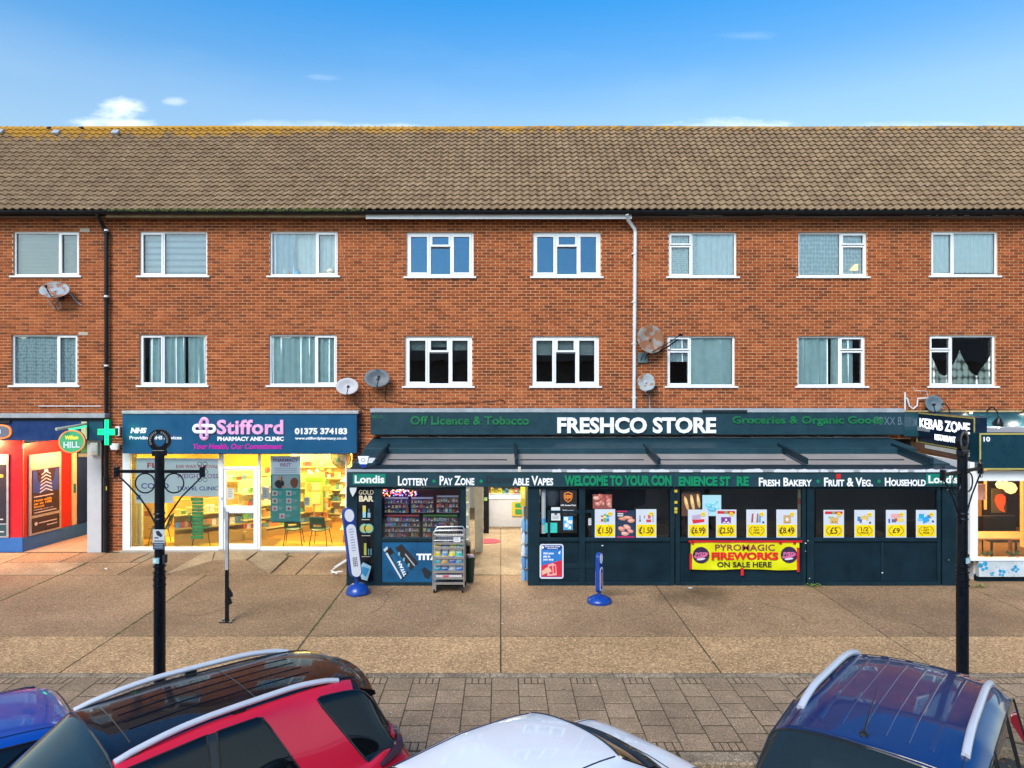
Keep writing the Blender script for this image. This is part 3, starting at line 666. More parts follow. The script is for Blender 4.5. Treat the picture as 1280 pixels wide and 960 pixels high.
# ------------------------------------------------------------------ roof
EY, EZ, RY, RZ = 17.66, 8.585, 20.55, 11.665
sl = Vector((0, RY-EY, RZ-EZ)); SLEN = sl.length; su = sl.normalized(); sn = Vector((0, -su.z, su.y))
NR = 20; GA = SLEN/NR
rf = G(); rf.add([(XL, EY+.1, EZ-.04), (XR, EY+.1, EZ-.04), (XR, RY, RZ-.05), (XL, RY, RZ-.05), (XL, RY+4.5, RZ-4.8), (XR, RY+4.5, RZ-4.8), (XL, EY+.1, EZ-.12), (XR, EY+.1, EZ-.12)], [(0, 1, 2, 3), (3, 2, 5, 4), (6, 7, 1, 0)])
roof = rf.build('roof', M('roof_felt', (.05, .045, .04), .95), bld)
NS = 10
def tile_geo(lift=.046, lip=.030):
    vs = []; fs = []
    for r_, (s, l) in enumerate(((0, lift-lip), (0, lift), (GA+.03, 0.0))):
        for i in range(NS+1):
            u = i/NS; h = .046*(.5-.5*math.cos(2*PI*u))**1.25
            p = Vector((u*TW, 0, 0))+su*s+sn*(l+h); vs.append(tuple(p))
    for r_ in range(2):
        for i in range(NS): fs.append((r_*(NS+1)+i, r_*(NS+1)+i+1, (r_+1)*(NS+1)+i+1, (r_+1)*(NS+1)+i))
    return vs, fs
tv, tf = tile_geo()
tme = bpy.data.meshes.new('roof_tile'); tme.from_pydata(tv, [], tf); tme.materials.append(MAT['clay_roof']); tme.polygons.foreach_set('use_smooth', [True]*len(tf)); tme.set_sharp_from_angle(angle=math.radians(50))
tg = G(); k0, k1 = int(XL/TW), int(XR/TW)
random.seed(9); n_ind = 0
for r_ in range(NR):
    for k in range(k0, k1):
        p = Vector((k*TW, EY, EZ))+su*(r_*GA)+sn*(random.uniform(-.003, .004)+.012*math.sin(k*.11+r_*.05)*math.sin(k*.031))
        p.x += random.uniform(-.003, .003)
        if r_ < 2 and -75 <= k < 75: 
            o = bpy.data.objects.new('roof_tile', tme); C.objects.link(o); o.location = p; o.parent = roof; n_ind += 1
        else: tg.add([(v[0]+p.x, v[1]+p.y, v[2]+p.z) for v in tv], tf)
o = tg.build('roof_tiles', 'clay_roof', roof, smooth=50); o['kind'] = 'stuff'
rm = G(); prof = [(.10*math.cos(q), .085*math.sin(q)) for q in [PI*i/8 for i in range(9)]]
vs = [(xx, a_, b_) for xx in (0, .445) for a_, b_ in prof]; rm.add(vs, [(i, i+1, 9+i+1, 9+i) for i in range(8)]+[tuple(range(8, -1, -1)), tuple(range(9, 18))])
rme = rm.mesh('ridge_tile'); rme.materials.append(MAT['clay_roof'])
for k in range(int(XL/.45), int(XR/.45)):
    o = bpy.data.objects.new('ridge_tile', rme); C.objects.link(o); o.location = (k*.45, RY+.02, RZ-.03+.012*math.sin(k*.25)+random.uniform(-.004, .004)); o.parent = roof
for px, py in ((2, 168), (72, 169), (146, 169), (62, 162), (102, 162)):
    fr = (py-474)/F; # meet the roof plane
    best = min((abs((H-(EZ+su.z*s))/(EY+su.y*s)-fr), s) for s in [i*.02 for i in range(215)])[1]
    p = Vector((0, EY, EZ))+su*best; p.x = X(px, p.y); g = G(); k_ = 1 if py > 165 else .6; g.obox(p+sn*(.09 if k_ == 1 else .05), (1, 0, 0), su, sn, .10*k_, .09*k_, .045*k_); g.build('vent_tile', 'lead_grey' if py > 165 else 'black_plastic', roof, bevel=.02)
# gutters, fascia boards, soffit
GY = 17.62
def gutter(px0, px1, mat='black_plastic'):
    n = 12; x0_, x1_ = X(px0, GY), X(px1, GY); zc = 8.585; vs = []
    for x in (x0_, x1_):
        for i in range(n+1):
            q = PI+PI*i/n; vs.append((x, GY+.03+.07*math.cos(q), zc-.01+.085*math.sin(q)))
    g = G(); g.add(vs, [(i, i+1, n+1+i+1, n+1+i) for i in range(n)]+[tuple(range(n+1)), tuple(range(2*n+1, n, -1))]); gt = g.build('gutter', mat, bld, smooth=60)
    for k in range(int((x1_-x0_)/.9)+1):
        b_ = G(); xx = x0_+.3+k*.9; b_.tube([(xx, GY+.03+.076*math.cos(q), zc-.01+.091*math.sin(q)) for q in [PI+PI*i/8 for i in range(9)]], .007, 4); b_.build('gutter_bracket', mat, gt)
gutter(-80, 131.5); gutter(132, 456.5); gutter(457, 789.5); gutter(790, 1400)
def board(px0, px1, py0, py1, mat, d=17.74):
    g = G(); g.pb(px0, py0, px1, py1, d, .03); g.build('fascia_board', mat, bld)
board(-80, 131.8, 262, 269, 'black_plastic'); board(132, 457, 263, 271.5, M('old_timber', (.33, .25, .14), .8, var=.3)); board(457.3, 789.7, 263, 273.5, 'white_plastic', 17.72); board(790, 1400, 262, 269.5, M('peeling_paint', (.02, .022, .026), .6, var=.9, scale=6))
g = G(); g.box(XL, XR, 17.775, D+.01, 8.47, 8.50); g.build('soffit', M('soffit_board', (.16, .12, .09), .8), bld)
g = G(); random.seed(4)
for i in range(1100):
    px = random.uniform(135, 455); xx = X(px, GY); 
    if random.random() < .4 and not (205 < px < 330 or 375 < px < 430): continue
    s = random.uniform(.008, .02); zz = 8.585+random.uniform(-.02, .018); yy_ = GY-.05+random.uniform(0, .06); g.box(xx-s, xx+s, yy_-s, yy_+s, zz-s*1.3, zz+s)
o = g.build('gutter_moss', 'moss', bld); o['kind'] = 'stuff'
g = G()
for i in range(140):
    px = random.choice((random.uniform(860, 900), random.uniform(955, 990), random.uniform(1130, 1160), random.uniform(1130, 1275))); xx = X(px, 17.7); g.box(xx, xx+random.uniform(.02, .12), 17.728, 17.74, 8.475+random.uniform(0, .012), 8.49+random.uniform(0, .01))
g.build('paint_flakes', M('flaked_primer', (.42, .38, .3), .8), bld)
# downpipes
dp = T('downpipe', 'black rainwater downpipe with white bands between the betting shop and the pharmacy', 'downpipe', (X(133), 17.9, 0))
g = G(); g.tube([(X(121, GY), GY+.02, 8.5), (X(124, 17.75), 17.75, 8.42), (X(131, 17.93), 17.93, 8.18), (X(133, 17.93), 17.93, 8.05), (X(133, 17.93), 17.93, 1.9)], .048, 10); g.build('pipe', 'black_plastic', dp, smooth=60)
g = G(); g.tube([(X(133, 17.93), 17.93, 1.92), (X(133, 17.93), 17.93, .03)], .065, 12); g.build('soil_pipe', 'black_plastic', dp, smooth=60)
for py in (289, 371, 457): g = G(); g.lathe((X(133, 17.93), 17.93, Z(py)), [(.054, -.022), (.056, .022)], 14); g.build('pipe_band', 'white_plastic', dp); g = G(); g.lathe((X(133, 17.93), 17.93, Z(py+3.5)), [(.07, -.02), (.07, .02)], 14); g.build('pipe_clip', 'black_plastic', dp)
for py in (650,): g = G(); g.lathe((X(133, 17.93), 17.93, Z(py)), [(.078, -.05), (.078, .05)], 14); g.build('pipe_collar', 'black_plastic', dp)
dp = T('downpipe', 'light grey rainwater downpipe in the middle of the brick front above the store sign', 'downpipe', (X(792), 17.93, 3.6))
g = G(); g.tube([(X(784, GY), GY+.02, 8.5), (X(785, 17.75), 17.76, 8.38), (X(793, 17.94), 17.94, 8.2), (X(794, 17.94), 17.94, 8.1), (X(792.5, 17.94), 17.94, 3.56)], .046, 10); g.build('pipe', 'grey_plastic', dp, smooth=60)
for py in (318, 378, 430, 497): g = G(); g.lathe((X(793, 17.94), 17.94, Z(py)), [(.056, -.018), (.056, .018)], 12); g.box(X(789), X(791.5), 17.94, D, Z(py)-.015, Z(py)+.015); g.build('pipe_clip', 'grey_plastic', dp)
# cables
def cable(pts, lab, mat='black_plastic', r=.007, dd=.02):
    g = G(); P = [Vector((X(p[0], D-dd), D-dd, Z(p[1], D-dd))) for p in pts]; Q = []
    for i in range(len(P)-1):
        p0, p1, p2, p3 = P[max(i-1, 0)], P[i], P[i+1], P[min(i+2, len(P)-1)]
        for k in range(5):
            t = k/5; Q.append(.5*((2*p1)+(p2-p0)*t+(2*p0-5*p1+4*p2-p3)*t*t+(3*p1-p0-3*p2+p3)*t**3))
    Q.append(P[-1]); g.tube(Q, r, 5); tag(g.build('cable', mat, smooth=60), lab, 'cable')
cable([(486, 477), (483, 485), (482, 500), (498, 503), (515, 505)], 'black cable looping from the dark satellite dish to the store sign')
cable([(516, 505), (560, 504), (600, 503), (628, 500), (630, 505)], 'black cable sagging along the brick above the green tobacco lettering')
cable([(443, 490), (443, 502), (450, 510), (462, 512)], 'black cable hanging from the white dish to the end of the store sign')
cable([(452, 480), (461, 490), (464, 512)], 'thin cable from the white dish across the gap between the two signs', r=.005)
cable([(423, 272), (427, 310), (433, 345), (437, 380), (440, 404)], 'thin pale wire trailing down the brick below the eaves', 'mortar', .004)
cable([(1150, 514), (1160, 512), (1215, 513), (1232, 512), (1280, 513)], 'dark cable running along the top of the kebab shop backing board', r=.009)
cable([(829, 410), (830, 460), (830, 515)], 'thin pale wire running straight down beside the rusty dish', 'mortar', .004)
# ------------------------------------------------------------------ convenience store: front extension
store = T('convenience_store', 'dark slate-blue single-storey shop front with flat awning roof built out from the terrace', 'shop front', (3.2, E, 0))
SX0, SX1 = X(433, E), X(1201, E)
def panel(g, a, b, c, e, d, t): g.pb(a, b, c, e, d, t)
posts = ((433, 446.5), (467, 477), (575.5, 582.5), (660, 674.5), (724, 731.5), (838, 843), (844.5, 850), (1003, 1007.5), (1009, 1018), (1172, 1176), (1178, 1200.5))
for a, c in posts:
    g = G(); g.pb(a, 608.6, c, 732.5, E, .07); g.build('post', 'slate_paint', store, bevel=.006)
g = G(); g.box(X(433, E)+.0, X(446, E), E+.071, D, 0, 2.4); g.build('side_wall', 'slate_paint', store)
g = G(); g.box(X(1186, E), X(1200, E), E+.071, D, 0, 2.45); g.build('side_wall', 'slate_paint', store)
bays = ((446.5, 467), (477, 575.5), (674.5, 724), (731.5, 838), (850, 1003), (1018, 1172))
for i, (a, c) in enumerate(bays):
    if i:
        g = G(); g.pb(a+.1, 672.5, c-.1, 677, E-.012, .09); g.build('transom', 'slate_paint', store, bevel=.006)
        g = G(); g.pb(a+.1, 677.2, c-.1, 727.6, E+.03, .02); g.build('lower_panel', 'slate_panel', store)
        g = G(); g.pb(a+.1, 609, c-.1, 611.5, E+.005, .06); g.build('head_rail', 'slate_paint', store)
    g = G(); g.pb(a+.1, 727.8, c-.1, 732.2, E-.006, .07); g.build('bottom_rail', 'slate_paint', store, bevel=.004)
for x in (928, 1103): g = G(); g.pb(x-1.5, 677.4, x+1.5, 727.4, E+.012, .02); g.build('batten', 'slate_paint', store)
for a, b, c, e in ((679, 613, 721, 666), (734, 611.7, 836, 672.3), (852, 611.7, 1001, 672.3), (1020, 611.7, 1170, 672.3), (478, 611.7, 574.5, 672.3)):
    g = G(); g.pb(a, b, c, e, E+.045, .006); g.build('window_pane', 'shop_glass', store)
bars(g := G(), 675, 611.6, 723.6, 672.3, .055, E+.02, E+.07, .1); g.build('window_frame', 'slate_paint', store, bevel=.004)
for px, py in ((1007, 689), (1010, 676), (1007, 679), (1103, 716), (753, 682), (1185, 612), (1186, 700), (950, 731), (1012, 723)):
    g = G(); s = random.uniform(.012, .03); g.pb(px-s*30, py-s*20, px+s*30, py+s*20, E-.003, .004); g.build('paint_chip', 'white_paint', store)
for py in (614, 628, 636, 640): g = G(); g.pb(843.2, py-1.6, 844.3+2.4, py+1.6, E-.02, .02); g.build('yellow_catch', M('yellow_tag', (.55, .42, .03), .5), store)
# sign board along the front
sg = T('shop_sign', 'long slate sign board over the store windows reading Lottery, Pay Zone and Fresh Bakery', 'sign', (3.2, E-.05, 2.1))
SD = E-.07
g = G(); g.pb(433.5, 590.8, 1206.5, 608.6, SD, .16); g.build('sign_board', 'slate_fascia', sg, bevel=.006)
g = G(); g.pb(433, 587.2, 1207, 590.2, SD-.02, .20); g.build('cap_strip', 'lead_grey', sg, bevel=.004)
random.seed(21); g = G(); px = 690
while px < 1205:      # torn remains of the old awning cloth along the cap
    w_ = random.uniform(8, 30); h_ = random.uniform(.8, 2.4)
    P_ = [(X(px+w_*k/6, SD), Z(587.6-(h_*random.random() if 0 < k < 6 else 0), SD)) for k in range(7)]; P_ += [(X(px+w_*k/6, SD), Z(590.0, SD)) for k in range(6, -1, -1)]
    g.prism(P_, SD-.035+random.uniform(0, .01), SD-.024); px += w_+random.uniform(0, 14)
g.build('torn_cloth', 'grey_plastic', sg, kind='stuff')
def st(s, a, b, c, e, mat='letter_white', ext=.006, d=SD, parent=None, **k): return text(s, (a, b, c, e), d, mat, parent or sg, ext=ext, **k)
for a, c in ((441, 482), (1158, 1199)):
    g = G(); g.pb(a, 592.3, c, 605.3, SD-.012, .01); g.build('green_plate', 'sign_green', sg)
    st('Londis', a+2.5, 594.3, c-1.5, 604, 'letter_white', d=SD-.013, ext=.006, off=.028)
st('Lottery', 497.5, 594.8, 535, 607, caps=True, off=.025); st('Pay Zone', 549.5, 594.8, 593, 606.5, caps=True, off=.025)
st('Dispos', 608, 595, 640, 606.8, 'letter_dark', ext=.001, off=.02); st('able Vapes', 640.8, 594.8, 691.5, 606.8, caps=True, off=.025)
st('WELCOME TO YOUR CON', 705.5, 594.2, 839, 607.2, 'letter_green', ext=.03, off=.05, split=True)
st('ENIENCE ST', 848, 595.4, 912.5, 607.4, 'letter_green', ext=.03, off=.05, split=True); st('RE', 920.5, 595.4, 935.5, 607.4, 'letter_green', ext=.03, off=.05, split=True)
st('Fresh Bakery', 948.5, 597, 1014.5, 609-1.2, caps=True, off=.025); st('Fruit & Veg.', 1030, 597, 1091, 609.2-1.2, caps=True, off=.025); st('Household', 1106, 597, 1157, 607.6, caps=True, off=.025)
for px in (542.5, 601.5, 1022.5, 1098.5): g = G(); g.disc(X(px, SD), Z(601.5, SD), .035, SD-.006, .006); g.build('green_dot', 'letter_green', sg)
g = G(); g.pb(1045, 592.5, 1051, 598.5, SD-.012, .004); g.build('red_sticker', M('red_tape', (.55, .015, .02), .4), sg)
g = G(); g.pb(647.5, 583.5, 651, 590, SD-.03, .02); g.build('cream_clip', M('cream', (.6, .58, .5), .5), sg)
# roof of the extension: dark frame, grey sheets, raised arms
def rz(d): return 2.475+.121*(d-E)
def slab_r(g, x0, x1, d0, d1, dz0=0, th=.05):
    g.add([(x0, d0, rz(d0)+dz0), (x1, d0, rz(d0)+dz0), (x1, d1, rz(d1)+dz0), (x0, d1, rz(d1)+dz0)]+[(x0, d0, rz(d0)+dz0-th), (x1, d0, rz(d0)+dz0-th), (x1, d1, rz(d1)+dz0-th), (x0, d1, rz(d1)+dz0-th)], [(0, 1, 2, 3), (4, 5, 1, 0), (5, 6, 2, 1), (6, 7, 3, 2), (7, 4, 0, 3)])
RX0, RX1 = X(436, E), X(1203, E)
g = G(); slab_r(g, RX0, RX1, E-.02, E+.42, 0, .10); g.build('front_beam', 'slate_paint', store, bevel=.01)
g = G(); slab_r(g, RX0, RX1, E+1.66, D-.02, .09, .14); g.build('rear_deck', 'slate_fascia', store, bevel=.01)
g = G(); slab_r(g, RX0, RX0+.55, E+.421, E+1.659, .02, .10); g.build('verge_plate', 'slate_fascia', store)
g = G(); slab_r(g, RX1-.45, RX1, E+.421, E+1.659, .02, .10); g.build('verge_plate', 'slate_fascia', store)
ax = [X(645.5, 15.6), X(822, 15.6), X(1005, 15.6)]
bx = [RX0+.56]+ax+[RX1-.46]
M('awning_sheet', (.26, .24, .225), .75, var=.14, scale=1.4)
for i in range(4):
    g = G(); slab_r(g, bx[i]+.01, bx[i+1]-.01, E+.422, E+1.75, -.05, .02); g.build('awning_sheet', 'awning_sheet', store)
    g = G(); slab_r(g, bx[i]+.1, bx[i+1]-.2, E+1.02, E+1.04, -.03, .025); g.build('sheet_seam', 'slate_panel', store)
for x in [RX0+.53]+ax+[RX1-.42]:
    g = G(); slab_r(g, x-.035, x+.035, E+.36, E+1.95, .15, .13); g.build('awning_arm', 'slate_paint', store, bevel=.012)
g = G(); g.box(RX0+.2, RX1, D-.14, D-.01, 2.9, 2.935); g.build('lead_flashing', 'lead_grey', store)
g = G(); random.seed(8)
for i in range(70):
    xx = random.uniform(RX0+.2, RX1-.3); g.box(xx, xx+random.uniform(.05, .3), D-.16, D-.13, 2.93, 2.937+random.uniform(0, .012))
g.build('flaking_flashing', 'galvanised', store)
g = G(); g.box(SX0+.3, SX1-.3, E+.12, D-.01, 2.30, 2.34); g.build('ceiling_board', 'white_paint', store)
# alarm box on the roof corner, blue and white sticker
al = T('alarm_box', 'white and blue burglar alarm box on the left corner of the store roof', 'alarm', (X(454, E), E-.1, 2.5))
g = G(); g.prism([(X(447, 14.98), Z(570.5, 14.98)), (X(461, 14.98), Z(570.5, 14.98)), (X(459, 14.98), Z(580.5, 14.98)), (X(449.5, 14.98), Z(580.5, 14.98))], 14.98, 15.06); g.build('alarm_case', 'white_plastic', al, bevel=.01)
g = G(); g.prism([(X(449.5, 14.98), Z(580.6, 14.98)), (X(459, 14.98), Z(580.6, 14.98)), (X(456.5, 14.98), Z(584.2, 14.98)), (X(451.5, 14.98), Z(584.2, 14.98))], 14.985, 15.06); g.build('strobe_lens', M('blue_lens', (.01, .05, .3), .2), al)
g = G(); g.tube([(X(454, 14.97)+.035*math.cos(q), 14.977, Z(575.3, 14.97)+.035*math.sin(q)) for q in [2*PI*i/16 for i in range(16)]], .004, 4, closed=True); g.build('badge', 'letter_black', al)
g = G(); slab_r(g, RX0+.1, RX0+.28, E+.45, E+.9, .035, .01); slab_r(g, RX0+.28, RX0+.42, E+.45, E+.9, .035, .01); g.c = [(.22, .38, .6)]*5+[(.65, .68, .7)]*5; tag(g.build('roof_sticker', 'print'), 'blue and white sheet lying on the left edge of the store roof', 'sheet')
# upper sign
us = T('shop_sign', 'wide slate sign box on the brick reading FRESHCO STORE in raised white letters', 'sign', (3, 17.7, 3))
UD = 17.68
g = G(); g.pb(463, 516, 1130, 543.5, UD, .3); g.build('sign_box', 'slate_fascia', us, bevel=.008)
g = G(); g.pb(462.5, 510.8, 1131, 515.5, UD-.02, .36); g.build('lead_cap', 'lead_grey', us, bevel=.006)
for px in (536, 705, 880, 1010): g = G(); g.pb(px, 516.3, px+.6, 543.2, UD-.002, .01); g.build('panel_joint', 'letter_dark', us)
text('FRESHCO STORE', (696.5, 521.5, 894.5, 541.5), UD, 'letter_white', us, ext=.05, off=.035, split=True)
M('worn_green', (.0, .13, .04), .5, var=.6, scale=9)
text('Off Licence & Tobacco', (513, 520, 661.5, 531), UD, 'worn_green', us, ext=.02, off=.03, split=True)
text('Groceries & Organic Goods', (915, 520, 1104, 532.5), UD, 'worn_green', us, ext=.02, off=.03, split=True)
text('Wi-Fi', (464.5, 519, 479, 523), UD, 'worn_green', us, ext=.001); text('FOXX B.', (1093, 521, 1129, 531), UD, M('faded_letter', (.10, .15, .19), .5), us, ext=.001)
g = G(); g.pb(878, 512.5, 934, 515.8, UD-.03, .01); g.build('old_letter_strip', 'letter_dark', us)
# doorway and interior
fl = G(); fl.box(-7.8, 12, D+2.94, 24.2, -.03, .0); o = fl.build('store_floor', 'screed'); tag(o, kind='structure')
wl = G(); wl.box(-3.3, 9.5, 24.2, 24.3, 0, 2.6); wl.box(-3.55, -3.45, D+.31, 24.2, 0, 2.6); wl.box(9.5, 9.6, D+.31, 24.2, 0, 2.6); o = wl.build('store_wall', 'white_paint'); tag(o, kind='structure')
g = G(); g.box(-3.3, 9.5, D+.31, 24.2, 2.55, 2.6); tag(g.build('store_ceiling', 'white_paint'), kind='structure')
M('tube_light', (1, .97, .9), .5, emit=2.5, var=0)
for k, (x, y, e) in enumerate(((-.1, 19.2, 52), (-.1, 21.8, 55), (-1.9, 17, 22), (.0, 16.2, 12))):
    zc = 2.28 if y < 18 else 2.52
    lf_ = T('ceiling_light', ('fluorescent light over the shop doorway, second from the counter', 'fluorescent light over the white shop counter', 'fluorescent light above the vape displays', 'fluorescent light just inside the store entrance')[k], 'light', (x, y, zc), 'strip lights in the store')
    g = G(); g.box(x-.5, x+.5, y-.08, y+.08, zc-.015, zc+.015); g.build('diffuser', 'tube_light', lf_); arealamp('store_lamp', (x, y, zc-.04), 1.0, e, (1, .96, .88), sy=.2)
PAL = [(.75, .12, .08), (.8, .65, .05), (.1, .3, .65), (.08, .45, .12), (.8, .8, .8), (.8, .35, .05), (.45, .08, .35), (.1, .5, .55), (.85, .45, .5), (.12, .12, .15)]
def packs(g, x0, x1, y, z, hmax, w_, pal=PAL, dp_=.08, gap=.01, hmin=.5):
    x = x0
    while x < x1-w_*.5:
        ww = w_*random.uniform(.7, 1.3); h = hmax*random.uniform(hmin, 1); ww = min(ww, x1-x); c = random.choice(pal)
        g.box(x, x+ww, y, y+dp_, z, z+h, c); g.box(x+ww*.15, x+ww*.85, y-.002, y, z+h*.35, z+h*.7, random.choice([(.8, .8, .78), (.9, .8, .2), tuple(q*.4 for q in c)])); x += ww+gap
# counter
ct = T('shop_counter', 'white shop counter across the back of the doorway view', 'counter', (.1, 21.4, 0))
g = G(); g.box(-.35, .9, 21.1, 21.6, 0, .82); g.box(-.37, .92, 21.07, 21.65, .82, .86); g.build('counter_body', 'white_paint', ct, bevel=.01)
g = G(); g.pb(640, 627.5, 652.5, 645, 21.05, .01, (.85, .62, .05)); g.pb(644, 629, 652, 634.5, 21.04, .008, (.05, .4, .12)); g.pb(644, 636.5, 652, 643, 21.04, .008, (.05, .4, .12)); g.build('counter_poster', 'gloss_print', ct)
sh_ = T('snack_shelf', 'colourful snack shelves behind the white counter', 'shelf', (.1, 22, 0))
g = G(); random.seed(31)
for z in (.84, 1.08, 1.32, 1.56, 1.8): g.box(-.6, 1.3, 22.0, 22.4, z-.02, z, (.7, .7, .68))
g.box(-.6, 1.3, 22.4, 22.45, 0, 2.2, (.6, .6, .55)); g.build('shelf_rack', 'print', sh_)
g = G()
for z in (.84, 1.08, 1.32, 1.56, 1.8): packs(g, -.55, 1.25, 22.05, z, .2, .12, PAL[:6])
o = g.build('snack_packets', 'packets', sh_); o['kind'] = 'stuff'
g = G(); g.box(X(593.5, 18), X(603.5, 18), 18.0, 18.4, 0, 2.55); tag(g.build('column', M('cream_wall', (.62, .56, .44), .6)), 'cream painted column just inside the store doorway', 'column')
fr = T('black_cabinet', 'tall black cabinet beside the white counter', 'cabinet', (-.4, 20.5, 0))
g = G(); g.box(X(604.5, 20.2), X(611, 20.2), 20.2, 21, 0, 2.0); g.build('cabinet_case', 'black_plastic', fr, bevel=.01); g = G(); g.pb(605, 622, 609, 626, 20.17, .02, (.2, .35, .12)); g.build('cabinet_label', 'print', fr)
g = G(); g.disc(0, 0, .35, 0, .01, col=(.5, .06, .08)); g.xf(lambda x, y, z: (x-.35, 19.2+z*.8, .006+y)); tag(g.build('red_mat', 'cloth'), 'round red mat on the floor before the black cabinet', 'mat')
# drinks stacked at the right-hand jamb
bt = T('drinks_stack', 'shrink-wrapped bottles of water stacked against the right jamb of the doorway', 'drinks stack', (.55, 16, 0))
g = G(); random.seed(6)
for k in range(5):
    for j in range(3): 
        for i in range(2): g.lathe((.50+i*.1, 15.5+j*.11, k*.27), [(.045, 0), (.048, .17), (.02, .23), (.02, .255)], 8, col=random.choice([(.1, .25, .55), (.5, .6, .7), (.15, .35, .6)]))
o = g.build('water_bottles', 'gloss_print', bt, smooth=True); o['kind'] = 'stuff'
g = G(); packs(g, .46, .72, 16.4, 1.45, .6, .09, [(.7, .1, .05), (.8, .6, .05)]); g.build('hanging_packs', 'packets', bt)
g = G()
for k in range(4): g.box(.45, .75, 15.48, 15.83, k*.27+.255, k*.27+.265, (.5, .5, .5))
g.build('cardboard_layer', 'print', bt)
# chilled shelf seen left of the column
cs = T('produce_shelf', 'bright shelf of green produce behind the first glass of the store', 'shelf', (-1.2, 17.2, 0))
g = G()
for z in (.5, .8, 1.1, 1.4, 1.7, 2.0): g.box(-2.2, -.78, 17.2, 17.7, z-.02, z, (.75, .78, .75))
g.box(-2.2, -.78, 17.72, 17.78, 0, 2.3, (.8, .85, .82)); g.build('shelf_rack', 'print', cs)
g = G(); random.seed(12)
for z in (.8, 1.1, 1.4, 1.7, 2.0): packs(g, -2.15, -.8, 17.25, z, .22, .09, [(.2, .55, .05), (.35, .65, .1), (.7, .75, .7), (.6, .6, .1), (.1, .35, .1), (.5, .4, .6)])
o = g.build('produce_packets', 'packets', cs); o['kind'] = 'stuff'
g = G(); g.box(-.98, -.72, 16.6, 17.0, .1, .5); tag(g.build('crate', 'black_plastic', bevel=.02), 'black crate on the shop floor beside the cream column', 'crate')
bn = T('litter_bin', 'small dark green basket tucked behind the trolley at the doorway', 'basket', (X(587, 15.3), 15.35, 0))
g = G(); g.lathe((X(587, 15.4), 15.4, .02), [(.09, 0), (.12, .5), (.13, .52)], 16); g.build('basket_body', M('dark_green', (.01, .05, .03), .5), bn, smooth=True)
g = G(); random.seed(2)
for i in range(9): g.lathe((X(587, 15.4)+random.uniform(-.07, .07), 15.38+random.uniform(-.05, .05), .5), [(.03, 0), (.035, .05), (.02, .09)], 7, col=random.choice([(.7, .1, .15), (.8, .75, .7), (.5, .6, .2)]))
g.build('flowers', 'print', bn)
g = G(); g.pb(604, 609, 606, 690, 15.5, .02) if False else None
# dark boards added behind the windows to hold back the store's inside light
g = G(); g.pb(676, 608, 840, 728, E+.5, .03); g.pb(850, 608, 1175, 728, E+.75, .03); g.build('light_block_boards', M('light_block_dark', (.016, .017, .02), .35), store)
g = G(); g.box(X(660, E)+.0, X(660, E)+.05, E+.071, D, 0, 2.3); g.build('doorway_partition', 'slate_paint', store)
g = G(); g.box(X(446, E), X(583, E), E+2.92, E+2.94, 0, 2.4); g.build('dark_partition', 'dark_void', store) if False else None
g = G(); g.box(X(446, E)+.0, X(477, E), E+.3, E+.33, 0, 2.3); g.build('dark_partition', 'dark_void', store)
# white strip of a fridge edge and sacks seen through the glass
g = G(); g.pb(677, 612, 682, 667, E+.12, .05, (.45, .52, .56)); g.pb(677, 648, 682, 655, E+.10, .01, (.1, .35, .7)); tag(g.build('fridge_edge', 'print'), 'pale fridge edge inside the small window beside the doorway', 'fridge')
g = G(); g.lathe((X(691, 15.4), 15.38, Z(616, 15.4)), [(.02, -.32), (.13, -.26), (.19, -.05), (.19, .1), (.12, .2)], 20); tag(g.build('grey_sack', M('sack', (.08, .10, .13), .6), smooth=True), 'dark grey rounded sack behind the small window', 'sack')
g = G(); g.pb(998, 611.8, 1001, 672, E+.3, .05, (.5, .42, .3)); g.pb(998, 611.8, 1001, 621, E+.29, .01, (.8, .7, .35)); g.pb(998, 623, 1001, 630, E+.29, .01, (.6, .12, .08)); tag(g.build('product_strip', 'print'), 'narrow lit strip of goods at the right end of the fireworks window', 'shelf edge')

# vape display in the first window
vd = T('vape_display', 'crowded rack of colourful vapes and lights behind the first store window', 'display rack', (X(526, E), E+.25, 1))
g = G(); g.pb(477.5, 611, 575.5, 673, E+.36, .02, (.02, .02, .03)); random.seed(40)
secs = [(480, 621, 511, 641.5, (.10, .06, .28), 3), (513.5, 621, 542, 641.5, (.10, .06, .28), 3), (545, 619, 574, 641.5, (.12, .05, .04), 3), (480, 643, 525, 672, (.07, .05, .07), 4), (528, 643, 572, 672, (.04, .05, .06), 4)]
for a, b, c, e, col, nr in secs: g.pb(a, b, c, e, E+.3, .03, col)
g.build('display_backing', 'print', vd)
g = G()
for a, b, c, e, col, nr in secs:
    rh = (e-b-3)/nr; g.pb(a+1, b+.5, c-1, b+2.6, E+.27, .02, (.55, .10, .12) if b > 640 and a < 500 else ((.12, .3, .08) if b > 640 else (.5, .5, .7)))
    for r_ in range(nr):
        x = a+1
        while x < c-2.4:
            w_ = random.uniform(1.4, 4.2); top = b+3+r_*rh+random.uniform(0, rh*.22); dk = random.choice((.35, .7, 1)); cc = random.choice([(.75, .3, .12), (.12, .3, .7), (.6, .2, .45), (.75, .6, .2), (.6, .62, .66), (.35, .15, .6), (.7, .15, .12), (.15, .5, .6), (.55, .4, .3)]); cc = tuple(q*dk for q in cc)
            g.pb(x, top+.6, x+w_, top+rh*.8, E+.24+random.uniform(0, .02), .03, cc)
            if random.random() < .6: g.pb(x+w_*.2, top+rh*.45, x+w_*.8, top+rh*.62, E+.235, .004, (.85, .85, .85))
            x += w_+random.choice((.3, .5, 1.4))
        g.pb(a+.5, b+3+r_*rh+rh*.82, c-.5, b+3+r_*rh+rh*.95, E+.235, .03, (.25, .22, .25))
o = g.build('vape_packs', 'packets', vd); o['kind'] = 'stuff'
